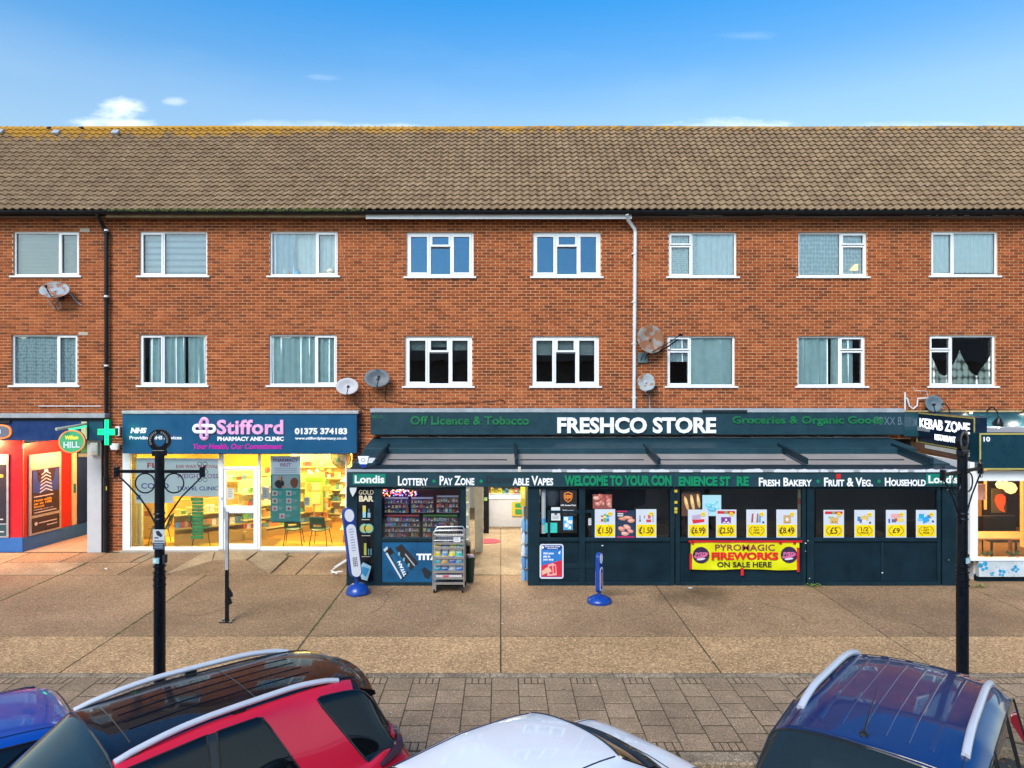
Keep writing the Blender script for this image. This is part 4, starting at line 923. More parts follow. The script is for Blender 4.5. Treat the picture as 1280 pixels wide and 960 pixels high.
g = G(); random.seed(1)
for i in range(70):
    px, py = random.uniform(479, 521), random.uniform(611.5, 620); x, z = X(px, E+.2), Z(py, E+.2); g.box(x-.012, x+.012, E+.2, E+.22, z-.012, z+.012, random.choice([(1, .25, .05), (.2, .3, 1), (1, .7, .4), (.8, .1, .3)]))
o = g.build('fairy_lights', M('fairy', rough=.5, vcol=True, emit=1.6, var=0), vd); o['kind'] = 'stuff'
MAT['fairy'].node_tree.nodes['Principled BSDF'].inputs['Emission Strength'].default_value = 1.2
# posters ---------------------------------------------------------
def Pst(name, lab, cat, px, py, d, group=None): return T(name, lab, cat, (X(px, d), d, Z(py, d)), group)
gb = Pst('gold_bar_poster', 'tall black poster with cream GOLD BAR lettering and yellow bars beside the blue swing sign', 'poster', 457, 668, E+.04)
d = E+.03
g = G(); g.pb(446.8, 608.8, 466.8, 730, d, .01, (.008, .008, .012)); g.build('poster_sheet', 'gloss_print', gb)
text('GOLD', (448.5, 612.5, 467, 618.2), d, M('letter_cream', (.62, .55, .38), .5), gb, ext=.002, off=.0); text('BAR', (448.8, 619.5, 467, 627), d, 'letter_cream', gb, ext=.002, off=.05)
g = G()
g.pb(453.3, 632, 457.2, 640, d-.003, .003, (.55, .5, .1)); g.pb(453.3, 640, 457.2, 647, d-.003, .003, (.25, .5, .6)); g.pb(460, 636, 462, 641, d-.003, .003, (.05, .15, .2)); g.pb(459.4, 641, 463, 647, d-.003, .003, (.25, .4, .5)); g.pb(452, 649.2, 462, 650, d-.003, .003, (.5, .5, .4))
for k, (px, c_) in enumerate(((455.5, (.5, .45, .1)), (461, (.5, .45, .1)))):
    g.disc(X(px, d), Z(660.5, d), .1, d-.004-k*.002, .002, col=(.15, .42, .42)); g.disc(X(px, d), Z(660.5, d), .075, d-.006-k*.002, .002, col=c_)
g.pb(452, 669.2, 463, 670, d-.003, .003, (.5, .5, .4)); g.pb(455, 679, 458, 694, d-.003, .003, (.5, .5, .1)); g.pb(460, 686, 461.4, 694, d-.003, .003, (.1, .3, .35)); g.pb(463, 686, 464.4, 694, d-.003, .003, (.1, .3, .35)); g.pb(452, 695.5, 463, 696.2, d-.003, .003, (.5, .5, .4))
g.build('poster_print', 'print', gb)
g = G(); P_ = [(451, 707), (454, 703), (464, 708), (463, 712), (459, 726), (452, 724), (449, 713)]; g.prism([(X(a, 15.0), Z(b, 15.0)) for a, b in P_], 15.0, 15.01, (.4, .62, .72)); P2 = [(453, 708), (462, 711), (457, 721), (451.5, 716)]; g.prism([(X(a, 15.0), Z(b, 15.0)) for a, b in P2], 14.995, 15.0, (.05, .3, .55)); tag(g.build('torn_sticker', 'gloss_print'), 'crumpled light blue sticker at the bottom of the gold bar poster', 'sticker')
g = G(); g.prism([(X(a, 15.05), Z(b, 15.05)) for a, b in ((437, 609.5), (446, 609.5), (445, 614), (441, 621), (438, 615))], 15.04, 15.055, (.55, .58, .6)); tag(g.build('shield_sticker', 'print'), 'small pale shield sticker at the top of the left store post', 'sticker')
# blue poster under the vape window
tp = Pst('vape_poster', 'wide blue poster of a black vape gadget beneath the vape display', 'poster', 525, 702, E)
d = E+.022
M('poster_blue', (.0, .085, .21), .3, var=.45, scale=1.6, coat=.3)
g = G(); g.pb(477.6, 677.4, 575, 727.4, d, .008); g.build('poster_sheet', 'poster_blue', tp)
def poly(g, pts, dd, col, t=.003): g.prism([(X(a, dd), Z(b, dd)) for a, b in pts][::-1], dd, dd+t, col)
g = G(); poly(g, [(481, 688), (488, 684), (511, 716), (502, 725)], d-.004, (.01, .012, .016)); poly(g, [(494, 685), (502, 680), (523, 704), (513, 713)], d-.007, (.018, .02, .025)); poly(g, [(488, 694), (492, 691), (510, 714), (503, 722)], d-.008, (.005, .09, .20)); poly(g, [(482, 692), (484, 690.5), (502.5, 722.5), (501, 724)], d-.010, (.55, .6, .65))
for a, b in ((498, 690), (504, 697), (510, 704)): poly(g, [(a, b), (a+2.2, b+.5), (a+1.6, b+5), (a-.6, b+4)], d-.011, (.15, .35, .42))
poly(g, [(506, 693), (507, 692), (519, 707), (518, 708)], d-.011, (.35, .42, .46)); poly(g, [(527, 712), (531, 709), (540, 716), (536, 724), (531, 722)], d-.004, (.01, .02, .03)); poly(g, [(479, 687), (484, 683), (485, 686), (481, 690)], d-.006, (.45, .55, .6)); g.build('poster_print', 'gloss_print', tp)
text('TITAN', (520.5, 692, 556, 700), d, 'letter_white', tp, ext=.002, off=.06)
text('LOREM', (524, 687, 540, 688.6), d, 'letter_white', tp, ext=.001) if False else None
fr_ = plane_frame((X(504.5, d), d-.009, Z(722, d)), (X(492, d)-X(504.5, d), 0, Z(694, d)-Z(722, d)), Vector((X(492, d)-X(504.5, d), 0, Z(694, d)-Z(722, d))).cross(Vector((0, 1, 0))).normalized())
text('TITAN', (.02, -.085, .36, -.015), d, 'letter_white', tp, ext=.001, off=.04, frame=lambda a, b, w: fr_(a, -b-.10, w) if False else fr_(a, b, w))
# orange and white stickers on the small window
us_ = Pst('parcel_sticker', 'black window sticker with orange shield over the small store window', 'sticker', 711, 633, E+.03)
d = E+.035
g = G(); g.pb(700, 612.5, 721, 645, d, .004, (.012, .010, .012)); g.build('sticker_sheet', 'print', us_)
g = G(); sp_ = [(704.8, 616.5), (710, 614.6), (715.5, 616.5), (715.5, 622), (714, 625.5), (710, 628.3), (706.3, 625.5), (704.8, 622)]; poly(g, sp_, d-.003, (.75, .22, .03)); poly(g, [(710+(a-710)*.8, 621.4+(b-621.4)*.8) for a, b in sp_], d-.005, (.07, .025, .012)); g.build('shield', 'print', us_)
text('ups', (706.3, 618.5, 714, 625), d-.005, M('letter_orange', (.75, .22, .03), .5), us_, ext=.002, off=.05)
text('UPS Access Point', (701, 630.5, 720, 632.5), d, 'letter_white', us_, ext=.001, off=.02); text('Mobile returns\nshipping drop-off', (702.5, 637, 718, 642), d, 'letter_white', us_, ext=.001, off=.02, align='CENTER')
def note(px0, py0, px1, py1, d, col, lab, marks=(), cat='notice', name='notice', mat='print'):
    g = G(); g.pb(px0, py0, px1, py1, d, .003, col)
    for (a, b, c, e, cc) in marks: g.pb(px0+a*(px1-px0), py0+b*(py1-py0), px0+c*(px1-px0), py0+e*(py1-py0), d-.002, .002, cc)
    o = g.build(name, mat); tag(o, lab, cat); return o
def lines(n, y0=.1, y1=.9, x0=.12, x1=.88, col=(.25, .25, .28)): return [(x0, y0+(y1-y0)*i/n, x0+(x1-x0)*random.uniform(.6, 1), y0+(y1-y0)*(i+.4)/n, col) for i in range(n)]
note(689, 634, 700.5, 650.5, d, (.60, .64, .66), 'white paper notice with a small drawing in the small store window', [(.35, .3, .65, .6, (.1, .1, .12))]+lines(3, .65, .95))
note(704, 645.5, 716, 662.5, d-.004, (.05, .32, .62), 'blue notice with white bubbles under the orange shield sticker', [(.1, .05, .5, .3, (.7, .78, .82)), (.35, .3, .95, .55, (.7, .78, .82)), (.15, .5, .6, .8, (.7, .78, .82)), (.5, .7, .8, .92, (.7, .78, .82))])
note(681, 653.5, 696.5, 666, d-.002, (.03, .48, .42), 'turquoise paper stuck in the lower corner of the small store window', lines(4, .15, .8, .2, .8, (.02, .36, .33)))
note(735.5, 648, 741, 656.5, d, (.6, .62, .66), 'tiny white label left of the first price poster', lines(3))
lp = Pst('lottery_poster', 'blue and red lottery poster in a white frame below the small store window', 'poster', 689, 702, E)
d = E-.0
def rrect(g, a, b, c, e, r, dd, col, t=.006):
    pts = []
    for cx, cy, q0 in ((c-r, b+r, -90), (c-r, e-r, 0), (a+r, e-r, 90), (a+r, b+r, 180)):
        for k in range(5): q = math.radians(q0+k*22.5); pts.append((cx+r*math.cos(q), cy+r*math.sin(q)))
    g.prism([(X(p[0], dd), Z(p[1], dd)) for p in pts][::-1], dd, dd+t, col)
g = G(); rrect(g, 674.6, 680.2, 704.4, 723.4, 3, d, (.62, .68, .76), .02); g.build('poster_frame', 'gloss_print', lp)
g = G(); rrect(g, 676.4, 681.6, 702.8, 687, 2, d-.004, (.01, .05, .22), .004); g.pb(676.4, 687, 702.8, 721.5, d-.003, .003, (.02, .17, .50)); poly(g, [(676.6, 707), (684, 705), (692, 703), (702.6, 700), (702.6, 721), (676.6, 721)], d-.005, (.55, .02, .05))
poly(g, [(685, 706), (691, 704), (695, 706), (696, 719), (684, 720)], d-.008, (.75, .35, .35)); poly(g, [(686.5, 708), (690, 707), (691, 717), (687, 718)], d-.010, (.6, .03, .06)); poly(g, [(691.5, 707), (694, 707), (694.6, 716), (692.3, 717)], d-.010, (.6, .03, .06)); poly(g, [(677, 714), (684, 709), (688, 711), (690, 714.5), (684, 716), (678, 719)], d-.012, (.72, .42, .30)); g.disc(X(678.3, d), Z(684.2, d), .028, d-.008, .004, col=(.8, .85, .9)); poly(g, [(698.5, 690), (700.5, 688.5), (700, 693), (698, 692)], d-.006, (.8, .85, .9)); g.build('poster_print', 'gloss_print', lp)
text('Add some\nplay to\nyour shop', (679, 690, 692, 701.5), d-.003, 'letter_white', lp, ext=.002, off=.03); text('Everyone loves\nthe lottery', (681.5, 682.3, 700, 686.5), d-.004, 'letter_white', lp, ext=.001, off=.02, align='CENTER')
# food photographs and price posters
def blob(g, px, py, rx, ry, dd, col, rot=0, n=14):
    pts = []
    for k in range(n):
        q = 2*PI*k/n; a, b = rx*math.cos(q)*(1+.08*math.sin(3*q+px)), ry*math.sin(q); pts.append((px+a*math.cos(rot)-b*math.sin(rot), py+a*math.sin(rot)+b*math.cos(rot)))
    g.prism([(X(p[0], dd), Z(p[1], dd)) for p in pts][::-1], dd, dd+.002, col)
dp0 = E+.024
def food(lab, rect, bg_, items, extra=()):
    t = T('food_poster', lab, 'poster', (X((rect[0]+rect[2])/2, dp0), dp0, Z(rect[3], dp0)))
    g = G(); g.pb(*rect, dp0+.012, .004, bg_)
    g.build('poster_sheet', 'gloss_print', t); g = G(); k = 0
    for (x, y, rx, ry, rot, col) in items:
        dd = dp0+.010-.0012*(k % 7); blob(g, x, y, rx, ry, dd, col, rot); blob(g, x-rx*.12, y-ry*.25, rx*.62, ry*.45, dd-.0006, tuple(min(1, q*1.45+.03) for q in col), rot); k += 1
    for q in extra: g.pb(*q[:4], dp0+.002, .003, q[4])
    g.build('food_picture', 'gloss_print', t); return t
random.seed(14)
it = [(742+random.uniform(2, 22), 618.6+random.uniform(2, 16), random.uniform(3, 4.4), random.uniform(2, 2.8), random.uniform(0, 3), random.choice([(.48, .17, .14), (.55, .26, .2), (.36, .09, .08), (.6, .32, .26)])) for _ in range(16)]
food('photograph poster of raw sausages above the first price poster', (741, 618, 765, 636), (.25, .08, .07), [q for q in it if 744 < q[0] < 762 and 620 < q[1] < 634])
food('photograph poster of sausages on a dark tray between two price posters', (770.3, 638, 793.5, 672.5), (.02, .04, .08), [(778, 648.5, 5, 2, .1, (.52, .2, .13)), (785, 647, 6, 2.2, .1, (.6, .25, .17)), (789, 651, 4.5, 2.4, -.1, (.6, .27, .2)), (777, 661, 4.5, 3, .3, (.55, .22, .18)), (784, 659, 5, 3, .5, (.62, .3, .24)), (788, 664, 4, 2.4, .2, (.55, .22, .2)), (781, 667, 5, 2.6, .1, (.58, .3, .26))], [(771, 638.5, 784, 640.3, (.5, .02, .08)), (771, 670.4, 793, 672.3, (.5, .02, .12)), (772, 641.5, 779, 643, (.6, .6, .6)), (772, 644, 779, 645.5, (.6, .6, .6))])
food('photograph poster of three baguettes in the fireworks window', (852, 617, 875.5, 645), (.10, .05, .035), [(858, 629, 2.2, 9, -.25, (.62, .38, .14)), (865.5, 628, 2.2, 10, -.18, (.66, .42, .18)), (873, 626, 2, 9, -.15, (.6, .38, .15))], [(852.5, 614.5, 875, 616.5, (.03, .02, .02))])
food('photograph poster of pale blue ice cubes in the fireworks window', (878, 618.8, 901.5, 645), (.36, .62, .70), [(886, 632, 4.5, 2.4, .3, (.15, .45, .58)), (893, 629, 5, 2, -.4, (.2, .5, .62)), (890, 637, 6, 2.5, .1, (.12, .40, .55)), (896, 634, 3.5, 2, .6, (.25, .55, .66))])
def price(rect, txt, lab, prod, size=(.22, .34), mid=None):
    a, b, c, e = rect; d = dp0-.008; W_, H_ = c-a, e-b; fx = lambda u: a+u*W_; fy = lambda v: b+v*H_
    t = T('price_poster', lab, 'poster', (X((a+c)/2, d), d, Z(e, d)), 'yellow price posters in the store windows')
    g = G(); g.pb(a, b, c, e, d, .006, (.55, .60, .68)); g.build('poster_board', 'gloss_print', t)
    g = G(); g.pb(fx(.05), fy(.54), fx(.95), fy(.96), d-.002, .002, (.85, .62, .0)); g.build('yellow_panel', 'gloss_print', t)
    g = G()
    def ln(p, q): g.tube([(X(p[0], d), d-.003, Z(p[1], d)), (X(q[0], d), d-.003, Z(q[1], d))], .0045, 4, col=(.05, .05, .03))
    cy = fy(.745)
    for s in (-1, 1):
        cx = fx(.5)
        ln((cx+s*.38*W_, cy), (cx+s*.17*W_, fy(.575))); ln((cx+s*.38*W_, cy), (cx+s*.17*W_, fy(.925)))
        g.tube([(X(cx+s*(.20+.17*math.cos(q))*W_, d), d-.003, Z(cy+.135*H_*math.sin(q), d)) for q in [-PI/2+PI*i/8 for i in range(9)]], .003, 3, col=(.12, .1, .02))
    g.build('border_print', 'print', t)
    g = G(); prod(g, fx, fy, d-.002); g.disc(X(fx(.74), d), Z(fy(.16), d), .045, d-.012, .003, col=(.85, .6, .02)); g.pb(fx(.66), fy(.145), fx(.82), fy(.175), d-.014, .002, (.4, .3, .02)); g.build('product_picture', 'gloss_print', t)
    if isinstance(txt, str): text(txt, (fx(.5-size[0]), fy(.745-size[1]*.22), fx(.5+size[0]), fy(.745+size[1]*.22)), d-.003, 'letter_black', t, ext=.002, off=.018)
    else:
        for s_, v0, v1, hw in txt: text(s_, (fx(.5-hw), fy(v0), fx(.5+hw), fy(v1)), d-.003, 'letter_black', t, ext=.002, off=.018)
def R_(u0, v0, u1, v1, col, k=0): return lambda g, fx, fy, d: g.pb(fx(u0), fy(v0), fx(u1), fy(v1), d-.002*k, .002, col)
def combo(*fs): return lambda g, fx, fy, d: [f(g, fx, fy, d) for f in fs]
def para(pts, col, k=0): return lambda g, fx, fy, d: g.prism([(X(fx(u), d), Z(fy(v), d)) for u, v in pts][::-1], d-.002*k, d-.002*k+.002, col)
B3 = [(693.5, 0)]
cans = combo(R_(.30, .22, .42, .44, (.55, .06, .05)), R_(.43, .16, .56, .46, (.12, .42, .14), 1), R_(.57, .20, .70, .44, (.05, .2, .55)), R_(.30, .28, .42, .34, (.7, .7, .7), 2), R_(.43, .24, .56, .31, (.75, .7, .1), 2), R_(.57, .27, .70, .33, (.2, .5, .7), 2))
price((743.5, 636.5, 769, 672), '£1.50', 'price poster reading £1.50 under the raw sausage photograph', cans, (.34, .5))
price((795, 636.5, 820.5, 672), '£1.50', 'price poster reading £1.50 at the right of the middle sausage photograph', combo(R_(.16, .38, .24, .44, (.1, .1, .12)), R_(.17, .22, .22, .4, (.15, .15, .2)), R_(.38, .22, .45, .32, (.6, .2, .2)), R_(.5, .36, .74, .46, (.55, .06, .08)), R_(.58, .2, .72, .33, (.6, .1, .1)), R_(.82, .2, .85, .46, (.1, .1, .12))), (.34, .5))
price((860, 637, 885.5, 672), '£6.99', 'price poster reading £6.99 with a red carton below the baguettes', combo(para([(.18, .22), (.62, .16), (.64, .32), (.2, .36)], (.45, .35, .5)), para([(.2, .36), (.8, .34), (.8, .44), (.25, .5)], (.6, .03, .05), 1)), (.32, .5))
price((895, 637, 920.5, 672), '£2.50', 'price poster reading £2.50 with a red strip and purple pack', combo(R_(.07, .05, .93, .15, (.55, .03, .05)), R_(.42, .06, .56, .14, (.1, .4, .15), 1), R_(.25, .27, .73, .49, (.18, .05, .25), 1), para([(.3, .47), (.42, .42), (.5, .47), (.6, .42), (.7, .48)], (.7, .6, .7), 2), R_(.45, .33, .54, .4, (.75, .7, .75), 2)), (.32, .5))
BG = (('BUY', .61, .67, .13), ('1 GET 1', .70, .77, .25), ('FREE', .80, .865, .16))
price((933, 637, 958.5, 672), BG, 'price poster reading BUY 1 GET 1 FREE showing slim bottles', combo(*[para([(u, .14), (u+.08, .14), (u+.06, .46), (u-.04, .46)], c_) for u, c_ in ((.27, (.4, .08, .08)), (.43, (.6, .6, .66)), (.52, (.3, .15, .12)), (.64, (.1, .3, .55)))], R_(.78, .42, .88, .49, (.02, .05, .2))))
price((970.5, 637, 996.5, 672), '£8.49', 'price poster reading £8.49 with a square checked box, above the banner', combo(R_(.34, .20, .70, .49, (.45, .25, .08)), *[R_(.36+.06*i, .22+.06*j, .385+.06*i, .245+.06*j, (.8, .72, .5), 1) for i in range(6) for j in range(4)], R_(.46, .30, .58, .40, (.8, .75, .7), 2)), (.34, .5))
price((1029.5, 637.5, 1055, 672), '£5', 'price poster reading £5 with a red strip and a brown pack', combo(R_(.07, .05, .93, .15, (.55, .03, .05)), R_(.42, .06, .56, .14, (.1, .4, .15), 1), R_(.24, .24, .5, .3, (.1, .45, .3)), R_(.32, .27, .72, .49, (.6, .38, .12), 1), para([(.4, .45), (.45, .4), (.5, .45)], (.2, .08, .03), 2), para([(.54, .45), (.59, .4), (.64, .45)], (.2, .08, .03), 2)), (.18, .55))
price((1068, 637.5, 1093.5, 672), (('1/2', .62, .76, .18), ('PRICE', .79, .865, .19)), 'price poster reading 1/2 PRICE with a bundle of groceries', combo(R_(.15, .24, .32, .4, (.05, .2, .5)), para([(.3, .24), (.5, .18), (.68, .24), (.68, .4), (.3, .4)], (.65, .45, .12), 1), blob_ := (lambda g, fx, fy, d: g.disc(X(fx(.47), d), Z(fy(.42), d), .05, d-.006, .002, col=(.6, .65, .75))), R_(.25, .34, .4, .46, (.1, .1, .3), 2), R_(.72, .42, .82, .5, (.1, .1, .12))))
price((1107.5, 637.5, 1133, 672), '£9', 'price poster reading £9 with pink and yellow packs', combo(R_(.25, .14, .68, .3, (.7, .35, .35)), R_(.44, .3, .55, .4, (.5, .05, .08), 1), R_(.12, .32, .2, .47, (.03, .08, .35)), R_(.28, .33, .5, .45, (.1, .12, .3)), R_(.55, .3, .88, .42, (.7, .55, .12), 1)), (.18, .42))
price((1145, 637.5, 1170.5, 672), BG, 'price poster reading BUY 1 GET 1 FREE showing bright blue packs', combo(R_(.14, .14, .4, .3, (.02, .35, .6)), para([(.3, .3), (.6, .2), (.66, .4), (.36, .5)], (.03, .3, .65), 1), R_(.55, .18, .72, .3, (.1, .15, .4)), R_(.1, .3, .3, .4, (.1, .5, .7), 1), R_(.78, .38, .88, .45, (.02, .05, .2))))
# fireworks banner
bn = T('fireworks_banner', 'yellow PYROMAGIC FIREWORKS banner taped across the panel with red tape', 'banner', (X(930, E), E-.03, Z(712, E)))
bd = E-.035
def ban(u, v): return (863.5+u*(997-863.5)+(2 if v < .3 and u > .9 else 0), 677.2+v*(711.8-677.2)+.8*math.sin(u*9)*(v > .8)-.4*math.cos(u*5))
g = G(); nu, nv = 60, 14; vs = []
for j in range(nv+1):
    for i in range(nu+1):
        u, v = i/nu, j/nv; p = ban(u, v); w_ = .006*math.sin(u*23+v*4)+.008*math.sin(u*7-v*9)*v+.006*math.sin((u+v)*31)*max(0, u-.7)*3; vs.append((X(p[0], bd), bd+w_, Z(p[1], bd)))
g.add(vs, [(j*(nu+1)+i, (j+1)*(nu+1)+i, (j+1)*(nu+1)+i+1, j*(nu+1)+i+1) for j in range(nv) for i in range(nu)]); g.build('banner_sheet', M('banner_yellow', (.62, .62, .0), .45, var=.06), bn, smooth=True)
td = bd-.014
text('PYROMAGIC', (894, 680.5, 968.5, 688.2), td, M('letter_plum', (.24, .02, .05), .5), bn, ext=.003, off=.008); text('FIREWORKS', (889.5, 690.2, 973, 700), td, M('letter_red', (.62, .01, .01), .5), bn, ext=.003, off=.05); text('ON SALE HERE', (896.5, 702.3, 964.5, 709), td, 'letter_black', bn, ext=.003, off=.02)
for px, py in ((876.3, 694), (986.3, 693.6)):
    g = G(); g.disc(X(px, td), Z(py, td), .175, td, .003, col=(.03, .015, .06)); blob(g, px, py+.5, 9, 3.6, td-.004, (.55, .12, .28), -.25); blob(g, px-1, py-.5, 7, 1.6, td-.006, (.06, .03, .1), -.25); blob(g, px, py+5, 5.5, 1.3, td-.006, (.6, .6, .7), -.12); g.build('round_emblem', 'gloss_print', bn)
    text('PYRO', (px-7, py-3.6, px+6.5, py+1.8), td-.007, M('letter_pink', (.6, .15, .3), .5), bn, ext=.001, off=.03)
tp_ = [((861, 675.6), (1003, 678.2)), ((862, 692), (865, 711.8)), ((996.2, 684.5), (999.2, 715)), ((926, 710), (929.5, 719.5)), ((864, 677), (867.5, 680.5)), ((974, 677.6), (977.5, 680.2)), ((991.5, 677.6), (995, 680.5))]
for (a, b), (c, e) in tp_: g = G(); g.pb(a, b, c, e, bd-.016, .003); g.build('red_tape', 'red_tape', bn)
# stock trolley at the doorway
TD = 14.55
tr = T('display_trolley', 'grey wheeled metal trolley stacked with crisps, parked before the vape poster', 'trolley', (X(560, TD), TD, 0))
x0_, x1_ = X(541.5, TD), X(580, TD); y0_, y1_ = TD, TD+.42
def zt(py): return Z(py, TD)
for x in (x0_, x1_):
    for y in (y0_, y1_): g = G(); g.tube([(x, y, .13), (x, y, zt(668))], .016, 8); g.build('upright', 'steel', tr, smooth=True)
g = G(); g.tube([(x0_, y0_, zt(668)), (x0_+.02, y0_, zt(664.5)), (x0_+.06, y0_, zt(663.2)), (x1_-.06, y0_, zt(662.6)), (x1_-.02, y0_, zt(664)), (x1_, y0_, zt(668))], .016, 8); g.tube([(x0_, y1_, zt(668)), (x0_+.05, y1_, zt(664)), (x1_-.05, y1_, zt(663.5)), (x1_, y1_, zt(668))], .016, 8); g.build('handle', 'steel', tr, smooth=True)
g = G()
for py in (668, 675.5, 684):
    for (p, q) in (((x0_, y0_), (x1_, y0_)), ((x0_, y1_), (x1_, y1_)), ((x0_, y0_), (x0_, y1_)), ((x1_, y0_), (x1_, y1_))): g.tube([(*p, zt(py)), (*q, zt(py))], .007, 5)
for i in range(1, 14): x = x0_+(x1_-x0_)*i/14; g.tube([(x, y0_, zt(668)), (x, y0_, zt(675.5))], .0045, 4); g.tube([(x, y1_, zt(668)), (x, y1_, zt(684))], .0035, 4)
g.build('wire_panel', 'steel', tr)
for py in (679.5, 685.5, 697.5, 705.5, 715, 723, 729.5):
    g = G(); z = zt(py); g.box(x0_, x1_, y0_, y1_, z-.012, z); g.box(x0_, x1_, y0_-.008, y0_, z-.02, z+.03); g.build('shelf', 'steel', tr)
g = G(); g.box(x0_-.02, x0_+.06, y0_-.01, y1_, zt(738.5), zt(729)); g.build('side_guard', 'steel', tr)
for x in (x0_+.02, x1_-.03):
    for y in (y0_+.04, y1_-.04):
        g = G(); g.lathe((x-.015, y, .06), [(.058, 0), (.06, .006), (.06, .024), (.058, .03)], 16, axis=(1, 0, 0)); g.build('caster', 'black_plastic', tr)
note(567, 671.5, 575.5, 677.5, TD-.01, (.65, .67, .7), 'small white price tag hung on the front of the trolley', lines(2), 'price tag', 'price_tag')
random.seed(17)
def bag(cx, cy, z, w_, h_, col, lab, rz_=0, lean=0):
    g = G(); n = 10; vs = []
    for j in range(7):
        v = j/6; t = .045*math.sin(PI*v)**.6+.003; ww = w_*(1-.08*math.sin(PI*v))
        for i in range(n): q = 2*PI*i/n; vs.append((math.cos(q)*ww/2*(1 if abs(math.cos(q)) > .5 else .8), math.sin(q)*t-lean*v*h_, v*h_))
    fs = [(j*n+i, j*n+(i+1) % n, (j+1)*n+(i+1) % n, (j+1)*n+i) for j in range(6) for i in range(n)]; cs = []
    g.add(vs, fs); g.c = [(col if j not in (2, 3) else tuple(min(1, c*.5+.4) for c in col)) for j in range(6) for i in range(n)]
    g.add([vs[i] for i in range(n)], [tuple(range(n))], col); g.add([vs[6*n+i] for i in range(n)], [tuple(range(n))], col)
    o = g.build('crisp_bag', 'gloss_print', smooth=True); o.location = (cx, cy, z); o.rotation_euler = (0, random.uniform(-.1, .1), rz_); tag(o, lab, 'crisp packet', 'crisp packets on the trolley')
cols = [((.8, .55, .03), 'yellow'), ((.15, .3, .55), 'dark blue'), ((.75, .65, .05), 'lemon yellow'), ((.05, .45, .35), 'green')]
for k, (c_, nm) in enumerate(cols): bag(x0_+.08+k*.15, TD+.1, zt(697.5), .15, .25, c_, nm+' crisp packet on the upper packed shelf of the trolley, '+('first', 'second', 'third', 'last')[k]+' from the left')
cols = [((.03, .5, .65), 'turquoise'), ((.8, .4, .03), 'orange'), ((.05, .12, .5), 'royal blue'), ((.1, .4, .6), 'sky blue')]
for k, (c_, nm) in enumerate(cols): bag(x0_+.08+k*.15, TD+.09, zt(705.5), .16, .15, c_, nm+' crisp packet on the second packed shelf of the trolley, '+('first', 'second', 'third', 'last')[k]+' from the left')
cols = [((.02, .42, .6), 'teal'), ((.04, .15, .45), 'navy'), ((.5, .55, .6), 'silver'), ((.03, .2, .6), 'bright blue')]
for k, (c_, nm) in enumerate(cols): bag(x0_+.08+k*.15, TD+.12, zt(715), .16, .14, c_, nm+' crisp packet on the third packed shelf of the trolley, '+('first', 'second', 'third', 'last')[k]+' from the left')
for k, (z, c_, nm) in enumerate(((zt(723), (.55, .52, .55), 'flat grey and red carton on the lowest trolley shelf'), (zt(679.5), (.08, .1, .14), 'flat dark carton near the top of the trolley'))):
    g = G(); g.box(x0_+.05, x1_-.05, TD+.03, TD+.38, z+.003, z+.06, c_); g.box(x0_+.2, x0_+.32, TD+.026, TD+.03, z+.01, z+.055, (.55, .05, .1) if k == 0 else (.3, .3, .3)); tag(g.build('carton', 'print'), nm, 'carton')

